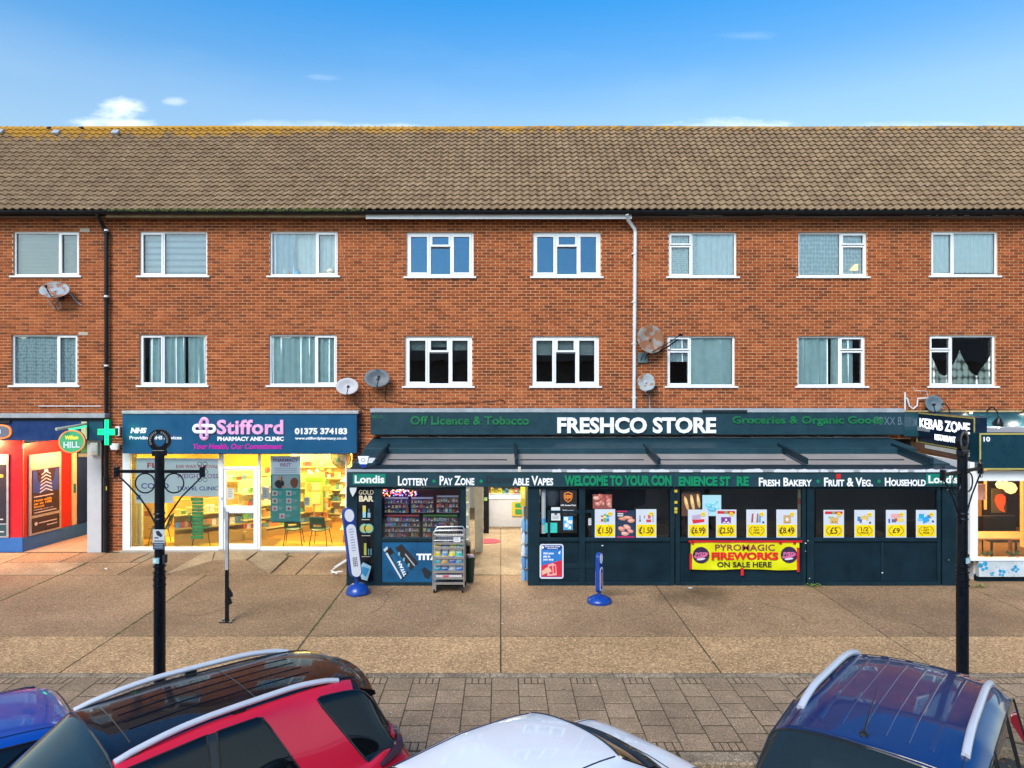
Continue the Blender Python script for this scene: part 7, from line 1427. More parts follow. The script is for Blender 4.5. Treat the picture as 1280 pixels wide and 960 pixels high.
# ------------------------------------------------------------------ ornamental finger posts
def finger_post(loc, rz_, lab, arm=.58, extra=True):
    t = T('ornamental_post', lab, 'post', loc, None, rz_); I = 'black_iron'
    g = G(); g.tube([(0, 0, 0), (0, 0, 1.82)], .074, 20); g.build('lower_shaft', I, t, smooth=60, local=True); g = G(); g.tube([(0, 0, 1.82), (0, 0, 3.42)], [.064, .060], 20); g.build('upper_shaft', I, t, smooth=60, local=True)
    for z in (1.68, 1.76, 1.85, 1.93): g = G(); g.lathe((0, 0, z), [(.066, -.012), (.083, -.006), (.083, .006), (.066, .012)], 20); g.build('collar', I, t, local=True, smooth=True)
    for z in (2.62, 2.55): g = G(); g.lathe((0, 0, z), [(.06, -.02), (.075, 0), (.06, .02)], 20); g.build('collar', I, t, local=True, smooth=True)
    g = G(); g.box(-.085, .085, -.045, .045, 3.38, 3.46); g.build('ring_socket', I, t, local=True, bevel=.01)
    g = G(); n = 36; zc = 3.585
    vs = [(r_*math.cos(2*PI*k/n), y, zc+r_*math.sin(2*PI*k/n)) for (r_, y) in ((.145, -.025), (.145, .025), (.082, .025), (.082, -.025)) for k in range(n)]
    g.add(vs, [(a*n+k, a*n+(k+1) % n, ((a+1) % 4)*n+(k+1) % n, ((a+1) % 4)*n+k) for a in range(4) for k in range(n)]); ring = g.build('top_ring', I, t, local=True, smooth=40)
    g = G()
    for k in list(range(8))+list(range(10, 17)):
        q = math.radians(205-k*13.5); g.obox((.113*math.cos(q), -.027, zc+.113*math.sin(q)), (math.sin(q), 0, -math.cos(q)), (0, 1, 0), (math.cos(q), 0, math.sin(q)), .008, .003, .013)
    g.build('raised_lettering', M('letter_pewter', (.16, .16, .17), .4), ring, local=True, kind='stuff')
    for s in (-1, 1):
        g = G(); g.box(min(s*.06, s*arm*.92), max(s*.06, s*arm*.92), -.018, .018, 3.155, 3.195); g.build('cross_arm', I, t, local=True)
        g = G(); g.box(min(s*arm*.92, s*arm*1.02), max(s*arm*.92, s*arm*1.02), -.028, .028, 3.10, 3.24); g.build('end_block', I, t, local=True, bevel=.006)
        g = G(); g.tube([(s*(.062+.128)+.128*math.cos(q), 0, 3.02+.128*math.sin(q)) for q in [2*PI*i/28 for i in range(28)]], .010, 6, closed=True); g.build('hoop', I, t, local=True, smooth=True)
        g = G(); P_ = [(s*arm*.92, 0, 3.11), (s*arm*.72, 0, 3.0), (s*arm*.45, 0, 2.83), (s*arm*.26, 0, 2.67), (s*.062, 0, 2.50)] if s < 0 else [(s*arm*.95, 0, 3.10), (s*arm*.5, 0, 2.84), (s*arm*.28, 0, 2.66), (s*.062, 0, 2.50)]; g.tube(P_, .011, 6); g.build('brace', I, t, local=True, smooth=True)
        g = G()
        for dz in (-1, 1):
            for dx in (-1, 1): g.tube([(s*arm*.97+dx*.035+.028*math.cos(q), 0, 3.17+dz*.105+.024*math.sin(q)) for q in [2*PI*i/14 for i in range(14)]], .0035, 4, closed=True)
        g.tube([(s*arm*1.02, 0, 3.23), (s*(arm*1.02+.05), 0, 3.17), (s*arm*1.02, 0, 3.11)], .004, 4); g.build('scroll', I, t, local=True)
    g = G(); g.lathe((0, 0, 0), [(.12, 0), (.12, .04), (.09, .12), (.078, .18)], 20); g.build('base_casting', I, t, local=True, smooth=60)
    g = G(); g.box(-.05, .03, -.085, -.06, 1.98, 2.05, (.25, .42, .46)); g.box(-.045, .0, -.088, -.085, 1.99, 2.04, (.5, .65, .68)); g.box(.06, .09, -.05, .03, 1.97, 2.08, (.02, .02, .02)); g.build('utility_tag', 'print', t, local=True); return t
PDp = 9.35
p1 = finger_post((X(199.5, PDp), PDp, 0), 0, 'tall black ornamental post with a ring top and hooped arms before the pharmacy')
finger_post((X(1203, PDp), PDp, 0), math.radians(36), 'tall black ornamental post turned sideways with a ring top before the kebab shop', .60)
t = T('camera_notice', 'grey security camera notice strapped to the black ornamental post before the pharmacy', 'sign', (X(198, PDp), PDp-.09, 2.3)); dd = PDp-.095
g = G(); g.pb(191, 662, 205.8, 678.5, dd, .005, (.45, .5, .55)); g.pb(191, 678.5, 205.8, 687, dd, .005, (.03, .055, .10)); poly(g, [(194.5, 664), (198.5, 663.5), (203, 669), (201, 671.5), (196, 669)], dd-.003, (.02, .02, .03)); g.pb(193, 671.5, 198, 673, dd-.003, .003, (.04, .04, .05)); g.pb(192.5, 675.3, 204.5, 677.4, dd-.003, .002, (.15, .17, .2))
for k in range(3): g.pb(192.5, 680+k*2.1, 203.5, 681+k*2.1, dd-.003, .002, (.2, .26, .33))
g.build('notice_plate', 'print', t)
for py in (664, 685): g = G(); g.tube([(X(199, PDp)+.068*math.cos(q), PDp+.068*math.sin(q), Z(py, PDp)) for q in [2*PI*i/16 for i in range(16)]], .004, 4, closed=True); g.build('strap', 'steel', t)
# square bollard-post before the pharmacy door
bp_ = gp(285.5, 777); t = T('slim_post', 'slim square steel post bolted to the pavement before the pharmacy door', 'post', bp_); bd2 = bp_[1]; xx = X(283.8, bd2)
g = G(); g.box(xx-.028, xx+.028, bd2-.028, bd2+.028, .01, Z(712, bd2)); g.build('lower_post', 'black_iron', t); g = G(); g.box(xx-.026, xx+.026, bd2-.026, bd2+.026, Z(712, bd2), Z(640, bd2)); g.build('upper_post', 'galvanised', t)
g = G(); g.box(xx-.12, xx+.12, bd2-.09, bd2+.09, 0, .015); g.build('foot_plate', 'black_iron', t)
for dx, dy in ((-.09, -.06), (.09, -.06), (-.09, .06), (.09, .06)): g = G(); g.lathe((xx+dx, bd2+dy, .015), [(.016, 0), (.016, .02)], 8); g.build('bolt', 'steel', t)
g = G(); g.prism([(xx+.03, .62), (xx+.10, .50), (xx+.10, .45), (xx+.05, .45), (xx+.09, .33), (xx+.03, .30)], bd2-.02, bd2+.02); g.build('hook', 'black_iron', t)
# terrace across the road: never seen directly, only in the windows and car roofs
op = T('opposite_terrace', 'low brick terrace across the road that shows only as a reflection', 'building', (0, -30, 0))
g = G(); g.box(-90, 90, -36, -30, -.14, 6.2); g.build('wall', M('opposite_brick', (.13, .07, .05), .9), op); g = G(); g.add([(-90, -29.6, 6.1), (90, -29.6, 6.1), (90, -33, 8.6), (-90, -33, 8.6), (-90, -36.4, 6.1), (90, -36.4, 6.1)], [(0, 1, 2, 3), (3, 2, 5, 4)]); g.build('roof', M('opposite_roof', (.07, .06, .055), .9), op)
# ------------------------------------------------------------------ parked cars
def paint(name, col, metal=.35, rough=.32):
    m, n, b = newmat(name); MAT[name] = m; b.inputs['Base Color'].default_value = (*col, 1); b.inputs['Metallic'].default_value = metal; b.inputs['Roughness'].default_value = rough
    b.inputs['Coat Weight'].default_value = 1; b.inputs['Coat Roughness'].default_value = .03; b.inputs['Coat IOR'].default_value = 1.42
    g_ = n.nodes.new('ShaderNodeNewGeometry'); no = n.nodes.new('ShaderNodeTexNoise'); no.inputs['Scale'].default_value = 3; no.inputs['Detail'].default_value = 6; n.links.new(g_.outputs['Position'], no.inputs['Vector'])
    mr = n.nodes.new('ShaderNodeMapRange'); mr.inputs[1].default_value = .35; mr.inputs[2].default_value = .75; mr.inputs[3].default_value = rough-.05; mr.inputs[4].default_value = rough+.14; n.links.new(no.outputs[0], mr.inputs[0]); n.links.new(mr.outputs[0], b.inputs['Roughness'])
    m2 = n.nodes.new('ShaderNodeMapRange'); m2.inputs[1].default_value = .35; m2.inputs[2].default_value = .75; m2.inputs[3].default_value = .015; m2.inputs[4].default_value = .09; n.links.new(no.outputs[0], m2.inputs[0]); n.links.new(m2.outputs[0], b.inputs['Coat Roughness'])
    return m
paint('red_paint', (.60, .008, .035), .15); paint('black_roof_paint', (.002, .002, .003), .0, .25); MAT['black_roof_paint'].node_tree.nodes['Principled BSDF'].inputs['Coat IOR'].default_value = 1.38; MAT['black_roof_paint'].node_tree.nodes['Principled BSDF'].inputs['Specular IOR Level'].default_value = .2; paint('white_car_paint', (.72, .76, .80), .0, .4); paint('deep_blue_paint', (.001, .020, .11), .12); paint('bright_blue_paint', (.0, .06, .36), .15)
M('car_black', (.01, .01, .011), .35, coat=.5); M('rail_silver', (.66, .68, .72), .35, metal=.35, var=.04); M('tyre_rubber', (.015, .015, .015), .85); M('alloy', (.35, .36, .38), .3, metal=.9)
M('lamp_red', (.28, .01, .02), .12, coat=1); M('lamp_clear', (.5, .52, .55), .1, metal=.6, coat=1); M('lamp_dark', (.03, .012, .014), .12, coat=1); M('car_trim_cloth', (.05, .05, .055), .9); M('beige_trim', (.28, .22, .15), .8)
def car_glass(name, tint, inner):
    m, n, b = newmat(name); MAT[name] = m; b.inputs['Base Color'].default_value = (*inner, 1); b.inputs['Roughness'].default_value = .03; b.inputs['Coat Weight'].default_value = 1; b.inputs['Coat Roughness'].default_value = .01; b.inputs['IOR'].default_value = 1.52
    tr = n.nodes.new('ShaderNodeBsdfTransparent'); tr.inputs[0].default_value = (*tint, 1); mx = n.nodes.new('ShaderNodeMixShader'); out = [k for k in n.nodes if k.type == 'OUTPUT_MATERIAL'][0]
    lw = n.nodes.new('ShaderNodeFresnel'); lw.inputs[0].default_value = 1.5; ad = n.nodes.new('ShaderNodeMath'); ad.operation = 'ADD'; ad.inputs[1].default_value = .42; ad.use_clamp = True; n.links.new(lw.outputs[0], ad.inputs[0])
    n.links.new(ad.outputs[0], mx.inputs[0]); n.links.new(tr.outputs[0], mx.inputs[1]); n.links.new(b.outputs[0], mx.inputs[2]); n.links.new(mx.outputs[0], out.inputs[0])
car_glass('tinted_glass', (.12, .14, .15), (.008, .010, .012)); car_glass('windscreen_glass', (.55, .66, .66), (.03, .05, .055))
def car(name, lab, loc, heading, st, partof, mats, wheels, track, group, rails=None, seals=True, extra=None, wr=.34):
    """st: stations (x, [(y,z)*9]) from the tail (x=0) to the nose; partof(i, j, side) names the part of each face"""
    t = T(name, lab, 'car', loc, group, heading)
    vs, fs, parts = [], [], []; m = len(st[0][1])
    idx = {}
    for i, (x, row) in enumerate(st):
        for j, p in enumerate(row):
            for s in ((1,) if j == 0 else (1, -1)):
                idx[i, j, s] = len(vs); xx = x+(p[2] if len(p) > 2 else 0); vs.append((xx, s*p[0], p[1]))
        idx[i, 0, -1] = idx[i, 0, 1]
    names = []
    def nid(nm):
        if nm not in names: names.append(nm)
        return names.index(nm)
    for i in range(len(st)-1):
        for j in range(m-1):
            for s in (1, -1):
                a, b, c, d = idx[i, j, s], idx[i, j+1, s], idx[i+1, j+1, s], idx[i+1, j, s]
                fs.append((a, d, c, b) if s > 0 else (a, b, c, d)); parts.append(nid(partof(i, j, s)))
    for i in (0, len(st)-1):
        for j in range(m-1):
            a, b, c, d = idx[i, j, 1], idx[i, j+1, 1], idx[i, j+1, -1], idx[i, j, -1]
            f = (a, b, c, d) if j else (a, b, c)
            fs.append(f if i == 0 else f[::-1]); parts.append(nid('body'))
    me = bpy.data.meshes.new('cage'); me.from_pydata(vs, [], fs); me.update()
    me.polygons.foreach_set('material_index', parts)
    for _ in names: me.materials.append(None)
    bm = bmesh.new(); bm.from_mesh(me); cl = bm.edges.layers.float.get('crease_edge') or bm.edges.layers.float.new('crease_edge')
    inv = {v: k for k, v in idx.items()}
    for e in bm.edges:
        if len(e.link_faces) == 2 and e.link_faces[0].material_index != e.link_faces[1].material_index:
            nn = {names[f.material_index] for f in e.link_faces}
            e[cl] = 1.0 if any('glass' in q or 'windscreen' in q or 'window' in q or 'trim' in q for q in nn) else .1
        a, b = inv.get(e.verts[0].index), inv.get(e.verts[1].index)
        if a and b and a[0] == b[0] and a[0] in (0, len(st)-1): e[cl] = .45
    vl = bm.verts.layers.float.get('crease_vert') or bm.verts.layers.float.new('crease_vert')
    for v in bm.verts:
        es = [e for e in v.link_edges if e[cl] >= .9]
        if len(es) == 2 and inv.get(v.index):
            k0 = inv[v.index]; ty = [inv[e.other_vert(v).index][0] == k0[0] for e in es]
            if ty[0] != ty[1]: v[vl] = .75
    bm.to_mesh(me); bm.free()
    o = bpy.data.objects.new('cage', me); C.objects.link(o); sb_ = o.modifiers.new('s', 'SUBSURF'); sb_.levels = 3; sb_.render_levels = 3
    dg = bpy.context.evaluated_depsgraph_get(); em_ = bpy.data.meshes.new_from_object(o.evaluated_get(dg)); bpy.data.objects.remove(o)
    co = [v.co.copy() for v in em_.vertices]; polys = [(tuple(p.vertices), p.material_index) for p in em_.polygons]
    nrm = [v.normal.copy() for v in em_.vertices]
    bvh = BVHTree.FromPolygons(co, [p[0] for p in polys])
    made = {}
    for k, nm in enumerate(names):
        sel = [p[0] for p in polys if p[1] == k]
        if not sel: continue
        # islands, so that every window is a pane of its own
        adj = {}
        for fi, f in enumerate(sel):
            for v in f: adj.setdefault(v, []).append(fi)
        seen = set(); isl = []
        for fi in range(len(sel)):
            if fi in seen: continue
            stk = [fi]; comp = []
            while stk:
                q = stk.pop()
                if q in seen: continue
                seen.add(q); comp.append(q)
                for v in sel[q]: stk += [z for z in adj[v] if z not in seen]
            isl.append(comp)
        if 'window' not in nm and 'windscreen' not in nm and 'trim' not in nm: isl = [sum(isl, [])]
        for comp in isl:
            used = sorted({v for q in comp for v in sel[q]}); mp = {v: i for i, v in enumerate(used)}
            g = G(); g.add([co[v] for v in used], [tuple(mp[v] for v in sel[q]) for q in comp]); me2 = g.mesh(nm); mt_ = mats.get(nm, mats['body'])
            ob_ = link(me2, nm, mt_, t, smooth=180, local=True); made.setdefault(nm, []).append(ob_)
            me2.normals_split_custom_set_from_vertices([nrm[v] for v in used])
            if seals and ('window' in nm or 'windscreen' in nm):
                ed = {}
                for q in comp:
                    f = sel[q]
                    for a, b in zip(f, f[1:]+f[:1]): ed[(min(a, b), max(a, b))] = ed.get((min(a, b), max(a, b)), 0)+1
                nb = {}
                for (a, b), c in ed.items():
                    if c == 1: nb.setdefault(a, []).append(b); nb.setdefault(b, []).append(a)
                if nb and all(len(v) == 2 for v in nb.values()):
                    st_ = next(iter(nb)); loop = [st_]; prev = None; cur = st_
                    while True:
                        nx = [z for z in nb[cur] if z != prev]
                        if not nx or nx[0] == st_: break
                        prev, cur = cur, nx[0]; loop.append(cur)
                        if len(loop) > 2000: break
                    g = G(); g.tube([co[v] for v in loop], .009, 5, closed=True); g.build('window_seal', 'car_black', ob_, smooth=True, local=True)
    def snap(x, y, z, direction, off=.002):
        hit = bvh.ray_cast(Vector((x, y, z)), Vector(direction)); return hit[0]-Vector(direction)*off if hit[0] else None
    def side_line(pts, s, nm='panel_gap', r=.004, mat='car_black', n=14):
        out = []
        for (a, b), (c, d) in zip(pts, pts[1:]):
            for k in range(n+1):
                q = k/n; h = snap(a+(c-a)*q, s*2, b+(d-b)*q, (0, -s, 0))
                if h: out.append(h)
        if len(out) > 2: g = G(); g.tube(out, r, 5); g.build(nm, mat, t, smooth=True, local=True)
    def top_line(pts, nm='panel_gap', r=.004, mat='car_black', n=16, off=.002):
        out = []
        for (a, b), (c, d) in zip(pts, pts[1:]):
            for k in range(n+1):
                q = k/n; h = snap(a+(c-a)*q, b+(d-b)*q, 3, (0, 0, -1), off)
                if h: out.append(h)
        if len(out) > 2: g = G(); g.tube(out, r, 5); return g.build(nm, mat, t, smooth=True, local=True)
    for x in wheels:
        for s in (1, -1):
            g = G(); g.lathe((x, s*(track-.20), wr), [(wr*.66, 0), (wr*.94, .0), (wr, .03), (wr, .18), (wr*.95, .21), (wr*.66, .215)], 32, axis=(0, s, 0)); w_ = g.build('wheel', 'tyre_rubber', t, smooth=50, local=True)
            g = G(); g.lathe((x, s*(track-.19), wr), [(wr*.67, .0), (wr*.67, .195), (wr*.55, .17), (.05, .185)], 24, axis=(0, s, 0)); g.build('rim', 'alloy', w_, smooth=40, local=True)
            g = G(); g.tube([(x+(wr+.05)*math.cos(q), s*(track+.012), wr+(wr+.05)*math.sin(q)) for q in [PI*i/18 for i in range(19)]], .03, 6); g.build('wheel_arch', 'car_black', t, smooth=True, local=True)
    g = G(); Lc = st[-1][0]; g.box(.35, Lc-.35, -track+.08, track-.08, .2, .46); g.build('floor_pan', 'car_trim_cloth', t, local=True)
    if extra: extra(t, snap, side_line, top_line, made)
    return t
def row(*p): return list(p)
def seat(t, x, y, z=.45, mat='car_trim_cloth'):
    g = G(); g.box(x, x+.5, y-.24, y+.24, z, z+.16); g.obox((x-.02, y, z+.42), (1, 0, 0), (0, 1, 0), (-.12, 0, 1), .07, .23, .33); g.obox((x-.07, y, z+.84), (1, 0, 0), (0, 1, 0), (0, 0, 1), .05, .13, .09); g.build('car_seat', mat, t, local=True, bevel=.03)
def rail(t, s, x0, x1, y0, y1, zf, h=.055, r=.02, mat='rail_silver', snap=None):
    P_ = []; n = 16
    for k in range(n+1):
        q = k/n; x = x0+(x1-x0)*q; y = y0+(y1-y0)*q; z = zf(x, s*y); P_.append((x, s*y, z+h*min(1, 4.5*q, 4.5*(1-q))**.6))
    g = G(); g.tube(P_, r, 10); g.xf(lambda x, y, z: (x, y, z)); g.build('roof_rail', mat, t, smooth=True, local=True)
    g = G()
    for k in (1, n//2, n-1): x, y, z = P_[k]; g.box(x-.05, x+.05, y-.016, y+.016, z-h-.01, z)
    g.build('rail_foot', 'car_black', t, local=True)
# --- red sport-utility car -------------------------------------------------------------
def suv_rows(hw, zt, kind):
    return None
S = .0
suv = [
 (.17, row((0, .80), (.45, .80), (.70, .80), (.80, .80), (.86, .79), (.89, .72), (.90, .58), (.86, .36), (.78, .26))),
 (.21, row((0, 1.02), (.42, 1.02), (.66, 1.01), (.76, 1.0), (.83, .98), (.88, .86), (.915, .66), (.90, .38), (.82, .25))),
 (.31, row((0, 1.14, -.04), (.38, 1.14, -.05), (.60, 1.13, -.02), (.71, 1.12, .02), (.82, 1.08), (.90, .93), (.93, .70), (.92, .42), (.85, .24))),
 (.52, row((0, 1.60, -.06), (.34, 1.59, -.05), (.50, 1.57, 0), (.60, 1.50), (.83, 1.12), (.91, .98), (.935, .72), (.93, .44), (.87, .24))),
 (.66, row((0, 1.675, -.14), (.32, 1.668, -.12), (.49, 1.645, -.04), (.60, 1.595, 0), (.835, 1.10, -.08), (.915, .98), (.935, .72), (.93, .44), (.87, .24))),
 (1.00, row((0, 1.71), (.33, 1.70), (.52, 1.68), (.61, 1.635, .1), (.84, 1.06, -.30), (.925, .97, -.1), (.94, .72), (.93, .44), (.87, .23))),
 (1.36, row((0, 1.72), (.33, 1.71), (.54, 1.69), (.625, 1.645, .24), (.85, 1.04, -.12), (.925, .95, -.04), (.94, .72), (.93, .44), (.87, .23))),
 (1.98, row((0, 1.725), (.33, 1.715), (.55, 1.695), (.635, 1.65), (.855, 1.03), (.925, .94), (.94, .70), (.93, .42), (.87, .22))),
 (2.06, row((0, 1.725), (.33, 1.715), (.55, 1.695), (.635, 1.65), (.855, 1.03), (.925, .94), (.94, .70), (.93, .42), (.87, .22))),
 (2.72, row((0, 1.69), (.34, 1.68), (.56, 1.655), (.64, 1.605), (.86, 1.02), (.925, .93), (.94, .70), (.93, .42), (.87, .22))),
 (3.28, row((0, 1.27, .22), (.38, 1.26, .17), (.66, 1.24, .05), (.73, 1.20, 0), (.86, 1.0), (.92, .92), (.94, .70), (.93, .42), (.87, .22))),
 (3.62, row((0, 1.10, .12), (.40, 1.10, .08), (.68, 1.08), (.77, 1.06), (.86, .98), (.92, .88), (.935, .68), (.92, .42), (.86, .22))),
 (4.30, row((0, .98, .1), (.40, .98, .08), (.66, .96), (.75, .93), (.82, .88), (.87, .78), (.89, .62), (.88, .40), (.8, .22))),
 (4.52, row((0, .72, .08), (.36, .72, .05), (.6, .72), (.68, .70), (.76, .68), (.8, .62), (.82, .52), (.8, .38), (.72, .24)))]
def suv_part(i, j, s):
    if 1 <= i <= 2 and j <= 1: return 'rear_window'
    if i in (3, 4, 5, 6, 7, 8) and j <= 1: return 'roof'
    if i == 3 and j == 2: return 'roof'
    if i == 9 and j <= 2: return 'windscreen'
    if j == 3:
        if 2 <= i <= 4: return 'side_window'
        if i in (6, 8, 9): return 'side_window'
        if i == 7: return 'pillar_trim'
    return 'body'
suv = [(x, [(p[0], (1.0+(p[1]-1.0)*1.10 if p[1] > 1 else p[1]), *p[2:]) for p in r_]) for x, r_ in suv]
def suv_extra(t, snap, side_line, top_line, made):
    zf = lambda x, y: (snap(x, y, 3, (0, 0, -1)) or Vector((0, 0, 1.65))).z
    for s in (1, -1):
        rail(t, s, .80, 2.70, .485, .565, zf, .05, .025)
        side_line([(1.30, 1.0), (1.30, .75), (1.12, .60), (1.05, .42)], s); side_line([(2.01, 1.02), (2.02, .35)], s); side_line([(3.15, 1.0), (3.12, .35)], s); side_line([(1.3, .36), (3.1, .35)], s)
        side_line([(.15, .80), (1.2, .88), (2.2, .86), (3.5, .86)], s, 'crease_line', .006, 'red_paint'); side_line([(.3, 1.0), (.9, .99), (1.28, .97)], s, 'crease_line', .005, 'red_paint')
        g = G(); P_ = []
        for k in range(9): q = k/8; x = .27+.33*q; h = snap(x, s*2, 1.12-.10*q, (0, -s, 0)); P_.append(h if h else Vector((x, s*.8, 1.1)))
        g.tube(P_, [.065-.045*k/8 for k in range(9)], 8); g.build('tail_lamp', 'lamp_dark', t, smooth=True, local=True)
        g = G(); P_ = []
        for k in range(7): q = k/6; x = .27+.12*q; h = snap(x, s*2, 1.18-.01*q, (0, -s, 0)); P_.append(h if h else Vector((x, s*.8, .98)))
        g.tube(P_, [.045-.02*k/6 for k in range(7)], 8); g.build('tail_lamp', 'lamp_red', t, smooth=True, local=True)
        h = snap(1.55, s*2, .90, (0, -s, 0)); g = G(); g.tube([h+Vector((-.1, s*.0, 0)), h+Vector((-.05, s*.03, 0)), h+Vector((.06, s*.03, 0)), h+Vector((.11, 0, 0))], .014, 8); g.build('door_handle', 'red_paint', t, smooth=True, local=True)
        g = G(); g.lathe((2.98, s*1.03, 1.1), [(.05, -.1), (.085, -.06), (.09, .06), (.05, .1)], 14, axis=(0, 1, .1)); g.tube([(2.98, s*.86, 1.04), (2.98, s*1.0, 1.08)], .025, 6); g.build('wing_mirror', 'red_paint', t, smooth=True, local=True)
    for y in (-.22, -.075, .075, .22): top_line([(.95, y), (2.5, y)], 'roof_rib', .006, 'black_roof_paint', off=0)
    for s in (1, -1): top_line([(.60, s*.45), (2.74, s*.52)], 'roof_channel', .010, 'car_black', off=0)
    top_line([(1.55, -.42), (1.55, .42)], 'sunroof_gap', .004); top_line([(2.55, -.42), (2.55, .42)], 'sunroof_gap', .004)
    g = G(); n = 12; vs = []
    for k in range(n+1):
        y = -.60+1.20*k/n; c_ = (y/.6)**2
        for (x, z) in ((.62+.0*c_, 1.672-.045*c_), (.36+.12*c_, 1.640-.07*c_), (.35+.12*c_, 1.612-.07*c_), (.60, 1.60-.07*c_)): vs.append((x, y, z))
    g.add(vs, [(k*4+a, k*4+(a+1) % 4, (k+1)*4+(a+1) % 4, (k+1)*4+a) for k in range(n) for a in range(4)]+[(0, 1, 2, 3), (n*4+3, n*4+2, n*4+1, n*4)]); g.build('roof_spoiler', 'black_roof_paint', t, smooth=40, local=True, bevel=.01)
    g = G(); g.prism([(.86, 1.71), (1.0, 1.71), (.87, 1.775)], -.012, .012); g.build('shark_fin', 'black_roof_paint', t, local=True) if False else None
    for y in (-.37, .37): seat(t, 1.5, y, .5); seat(t, 2.3, y, .5)
    g = G(); g.box(2.95, 3.3, -.75, .75, .85, 1.02); g.build('dashboard', 'car_trim_cloth', t, local=True, bevel=.05); g = G(); g.obox((2.98, 0, 1.46), (.2, 0, 1), (0, 1, 0), (-1, 0, .2), .03, .11, .015); g.build('inner_mirror', 'car_black', t, local=True)
    for s in (1, -1): g = G(); g.tube([(3.42, s*.1, 1.19), (3.30, s*.35, 1.23), (3.05, s*.6, 1.36)], .008, 5); g.build('wiper', 'car_black', t, local=True)
    g = G(); g.box(-.02, .0, -.26, .26, .62, .73); g.build('number_plate', M('plate_yellow', (.6, .42, .02), .5), t, local=True)
HD = math.radians(180+44)
def place(px_bumper, rear, hd): return rear
suv_m = dict(body='red_paint', roof='black_roof_paint', side_window='tinted_glass', rear_window='tinted_glass', windscreen='windscreen_glass', pillar_trim='car_black')
car('parked_suv', 'red sport-utility car with black roof and silver rails parked at an angle', (-1.27, 7.46, -.12), math.radians(224), suv, suv_part, suv_m, (.93, 3.62), .93, 'cars parked side by side at the kerb', extra=suv_extra, wr=.36)
# --- white saloon ----------------------------------------------------------------------
sal = [
 (.00, row((0, .78), (.42, .78), (.66, .78), (.72, .77), (.76, .74), (.80, .66), (.82, .54), (.8, .36), (.72, .26))),
 (.06, row((0, 1.05), (.40, 1.05), (.62, 1.03), (.70, 1.0), (.76, .95), (.82, .80), (.86, .60), (.86, .36), (.78, .24))),
 (.42, row((0, 1.10, -.08), (.40, 1.09, -.06), (.62, 1.07), (.70, 1.04), (.79, .99), (.86, .84), (.89, .62), (.89, .38), (.82, .22))),
 (.56, row((0, 1.12, -.10), (.38, 1.11, -.06), (.58, 1.10), (.68, 1.07), (.80, 1.0), (.865, .86), (.895, .62), (.89, .38), (.82, .22))),
 (1.12, row((0, 1.475, -.06), (.34, 1.465, -.03), (.53, 1.43, .02), (.595, 1.36, .06), (.80, 1.0), (.87, .88), (.90, .62), (.89, .38), (.83, .2))),
 (1.40, row((0, 1.53), (.34, 1.52), (.54, 1.485), (.61, 1.42), (.80, 1.0), (.875, .89), (.90, .62), (.89, .38), (.83, .2))),
 (1.95, row((0, 1.56), (.34, 1.55), (.55, 1.515), (.62, 1.455), (.81, 1.0), (.88, .90), (.90, .62), (.89, .38), (.83, .2))),
 (2.02, row((0, 1.56), (.34, 1.55), (.55, 1.515), (.62, 1.455), (.81, 1.0), (.88, .90), (.90, .62), (.89, .38), (.83, .2))),
 (2.66, row((0, 1.53), (.34, 1.52), (.54, 1.485), (.61, 1.42), (.81, 1.0), (.88, .90), (.90, .62), (.89, .38), (.83, .2))),
 (3.38, row((0, 1.10, .15), (.38, 1.09, .1), (.64, 1.07), (.72, 1.04), (.82, .97), (.875, .87), (.9, .62), (.89, .38), (.83, .2))),
 (4.15, row((0, .92, .1), (.40, .92, .06), (.62, .90), (.7, .87), (.78, .82), (.83, .72), (.86, .56), (.84, .36), (.76, .2))),
 (4.42, row((0, .66, .08), (.36, .66, .05), (.56, .66), (.64, .64), (.7, .62), (.75, .56), (.77, .48), (.74, .36), (.66, .24)))]
def sal_part(i, j, s):
    if i == 3 and j <= 1: return 'rear_window'
    if i == 8 and j <= 2: return 'windscreen'
    if j == 3 and i in (4, 5, 7): return 'side_window'
    if j == 3 and i == 6: return 'pillar_trim'
    return 'body'
def sal_extra(t, snap, side_line, top_line, made):
    for s in (1, -1):
        top_line([(1.18, s*.50), (2.66, s*.52)], 'roof_channel', .007, M('blue_black', (.01, .012, .05), .4), off=0); side_line([(1.2, 1.0), (1.15, .6), (1.2, .35)], s); side_line([(2.0, 1.0), (2.02, .35)], s); side_line([(3.1, .95), (3.1, .35)], s)
        g = G(); P_ = []
        for k in range(7): q = k/6; h = snap(.03+.34*q, s*2, .84-.0*q, (0, -s, 0)); P_.append(h if h else Vector((.05+.3*q, s*.76, .84)))
        g.tube(P_, [.06-.035*k/6 for k in range(7)], 8); g.build('tail_lamp', 'lamp_clear', t, smooth=True, local=True)
        g = G(); g.lathe((2.95, s*.98, 1.0), [(.05, -.09), (.07, -.05), (.07, .05), (.04, .09)], 12, axis=(0, 1, .1)); g.tube([(2.95, s*.82, .98), (2.95, s*.95, .99)], .02, 6); g.build('wing_mirror', 'white_car_paint', t, smooth=True, local=True)
    top_line([(.47, -.60), (.44, -.3), (.44, .3), (.47, .60)], 'boot_gap', .005); top_line([(.47, .62), (.12, .60)], 'boot_gap', .004); top_line([(.47, -.62), (.12, -.60)], 'boot_gap', .004)
    top_line([(.66, -.56), (.63, -.3), (.63, .3), (.66, .56)], 'window_band', .034, 'car_black'); top_line([(.74, -.55), (.72, -.3), (.72, .3), (.74, .55)], 'window_band', .030, 'car_black')
    for y in (-.36, .36): seat(t, 1.45, y, .42); seat(t, 2.2, y, .42)
    g = G(); g.box(.9, 1.35, -.6, .6, .85, .98); g.build('parcel_shelf', 'beige_trim', t, local=True)
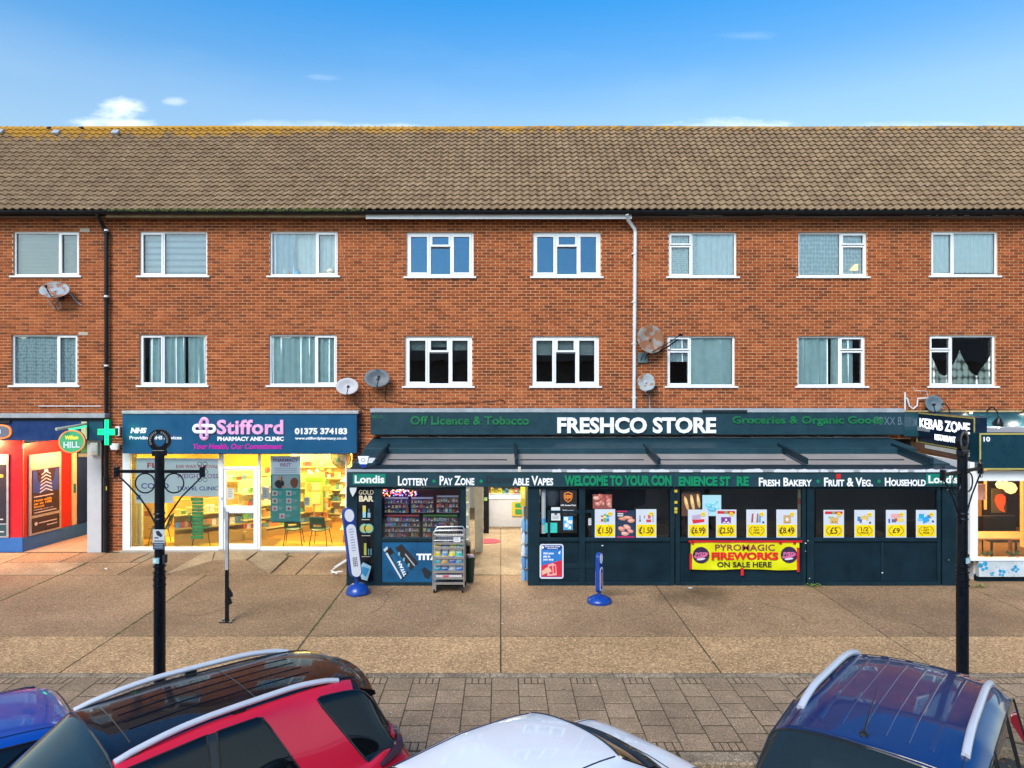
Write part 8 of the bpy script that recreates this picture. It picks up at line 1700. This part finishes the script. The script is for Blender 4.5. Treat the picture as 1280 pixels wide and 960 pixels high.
sal_m = dict(body='white_car_paint', side_window='tinted_glass', rear_window='tinted_glass', windscreen='windscreen_glass', pillar_trim='car_black')
car('parked_saloon', 'white saloon car with dark rear window parked beside the red car', (1.47, 6.93, -.12), math.radians(222), sal, sal_part, sal_m, (.86, 3.5), .89, 'cars parked side by side at the kerb', extra=sal_extra, wr=.31)
# --- dark blue people carrier ----------------------------------------------------------
mpv = [
 (.00, row((0, .95), (.45, .95), (.70, .95), (.78, .94), (.82, .90), (.86, .78), (.87, .58), (.84, .36), (.78, .26))),
 (.05, row((0, 1.08), (.46, 1.08), (.68, 1.07), (.76, 1.06), (.82, 1.0), (.87, .84), (.89, .62), (.88, .38), (.8, .24))),
 (.16, row((0, 1.60, -.04), (.42, 1.59, -.03), (.60, 1.55), (.665, 1.46, .02), (.84, 1.05), (.89, .88), (.90, .64), (.9, .4), (.84, .23))),
 (.30, row((0, 1.80, -.10), (.42, 1.785, -.07), (.615, 1.75, -.02), (.69, 1.66), (.85, 1.06), (.90, .9), (.91, .64), (.9, .4), (.85, .23))),
 (.95, row((0, 1.86), (.42, 1.845), (.63, 1.805), (.70, 1.73), (.86, 1.06), (.905, .92), (.915, .66), (.9, .4), (.85, .22))),
 (1.02, row((0, 1.86), (.42, 1.845), (.63, 1.805), (.70, 1.73), (.86, 1.06), (.905, .92), (.915, .66), (.9, .4), (.85, .22))),
 (1.75, row((0, 1.87), (.42, 1.855), (.63, 1.815), (.70, 1.74), (.86, 1.05), (.905, .92), (.915, .66), (.9, .4), (.85, .22))),
 (1.83, row((0, 1.87), (.42, 1.855), (.63, 1.815), (.70, 1.74), (.86, 1.05), (.905, .92), (.915, .66), (.9, .4), (.85, .22))),
 (2.45, row((0, 1.82), (.41, 1.805), (.62, 1.765), (.685, 1.69), (.86, 1.04), (.905, .92), (.915, .66), (.9, .4), (.85, .22))),
 (3.25, row((0, 1.24, .15), (.42, 1.23, .1), (.66, 1.20), (.74, 1.16), (.85, 1.0), (.9, .9), (.91, .64), (.9, .4), (.85, .22))),
 (3.95, row((0, 1.02, .12), (.42, 1.01, .08), (.64, .98), (.72, .95), (.8, .88), (.85, .78), (.87, .6), (.86, .38), (.78, .22))),
 (4.2, row((0, .70, .08), (.38, .70, .05), (.58, .70), (.66, .68), (.74, .66), (.78, .6), (.8, .5), (.78, .38), (.7, .24)))]
mpv = [(x, [(p[0], (1.0+(p[1]-1.0)*1.05 if p[1] > 1 else p[1]), *p[2:]) for p in r_]) for x, r_ in mpv]
def mpv_part(i, j, s):
    if 1 <= i <= 1 and j <= 1: return 'rear_window'
    if i == 8 and j <= 2: return 'windscreen'
    if j == 3 and i in (3, 5, 7): return 'side_window'
    if j == 3 and i in (4, 6): return 'pillar_trim'
    if 3 <= i <= 7 and j <= 1: return 'roof'
    return 'body'
def mpv_extra(t, snap, side_line, top_line, made):
    zf = lambda x, y: (snap(x, y, 3, (0, 0, -1)) or Vector((0, 0, 1.8))).z
    for s in (1, -1):
        rail(t, s, .42, 2.10, .545, .565, zf, .055, .030); top_line([(.32, s*.545), (2.42, s*.565)], 'roof_channel', .006, off=0)
        side_line([(1.8, 1.0), (1.82, .35)], s); side_line([(.98, 1.0), (.85, .6)], s); side_line([(2.9, .95), (2.9, .35)], s)
        g = G(); g.lathe((2.75, s*1.02, 1.08), [(.06, -.1), (.09, -.06), (.09, .06), (.05, .1)], 12, axis=(0, 1, .1)); g.tube([(2.75, s*.86, 1.02), (2.75, s*.98, 1.06)], .025, 6); g.build('wing_mirror', 'deep_blue_paint', t, smooth=True, local=True)
        g = G(); g.box(.01, .10, s*.80-.05, s*.80+.05, 1.0, 1.5); g.build('tail_lamp', 'lamp_red', t, local=True, bevel=.02)
    for k in range(6):
        y = -.375+.15*k; g = G(); P_ = []
        for q in range(13): x = .6+(1.62)*q/12; z = zf(x, y); P_.append((x, y, z-.010))
        g.tube(P_, .013, 6); g.xf(lambda x, y_, z, y0=y: (x, y0+(y_-y0)*1.5, z)); g.build('roof_rib', 'deep_blue_paint', t, smooth=True, local=True)
    top_line([(2.40, -.58), (2.43, 0), (2.40, .58)], 'roof_edge_gap', .005)
    z = zf(2.25, -.0); g = G(); g.lathe((2.28, -.05, z-.01), [(.035, 0), (.03, .02), (.015, .03)], 14); g.tube([(2.27, -.05, z+.01), (2.1, -.05, z+.10), (1.85, -.05, z+.22)], [.008, .006, .003], 6); g.build('aerial', 'car_black', t, smooth=True, local=True)
    for y in (-.38, .38): seat(t, 1.3, y, .5); seat(t, 2.05, y, .5)
    g = G(); g.box(2.75, 3.2, -.75, .75, .85, 1.05); g.build('dashboard', 'car_trim_cloth', t, local=True, bevel=.05)
    g = G(); g.box(1.85, 1.95, .5, .62, .9, 1.35); g.build('seat_belt', M('belt_red', (.4, .01, .04), .6), t, local=True)
mpv_m = dict(body='deep_blue_paint', roof='deep_blue_paint', side_window='tinted_glass', rear_window='tinted_glass', windscreen='windscreen_glass', pillar_trim='car_black')
car('parked_people_carrier', 'dark blue people carrier with ribbed roof and thick silver rails', (4.22, 6.98, -.12), math.radians(229.5), mpv, mpv_part, mpv_m, (.75, 3.4), .90, 'cars parked side by side at the kerb', extra=mpv_extra, wr=.32)
# --- bright blue hatchback at the left edge --------------------------------------------
def scale_h(st, f):
    out = []
    for x, r_ in st: out.append((x*.95, [(p[0]*.98, (1.0+(p[1]-1.0)*f if p[1] > 1 else p[1]), *(p[2:])) for p in r_]))
    return out
hat = scale_h(mpv, .44)
def hat_extra(t, snap, side_line, top_line, made):
    for s in (1, -1): top_line([(.3, s*.54), (2.3, s*.56)], 'roof_channel', .006, off=0)
    g = G(); g.box(-.02, .22, -.55, .55, 1.45, 1.475); g.build('roof_spoiler', 'bright_blue_paint', t, local=True, bevel=.01) if False else None
hat_m = dict(mpv_m); hat_m.update(body='bright_blue_paint', roof='bright_blue_paint')
car('parked_hatchback', 'bright blue hatchback half hidden behind the red car at the left edge', (-4.2, 7.1, -.12), math.radians(222), hat, mpv_part, hat_m, (.72, 3.2), .88, 'cars parked side by side at the kerb', extra=hat_extra, wr=.31)
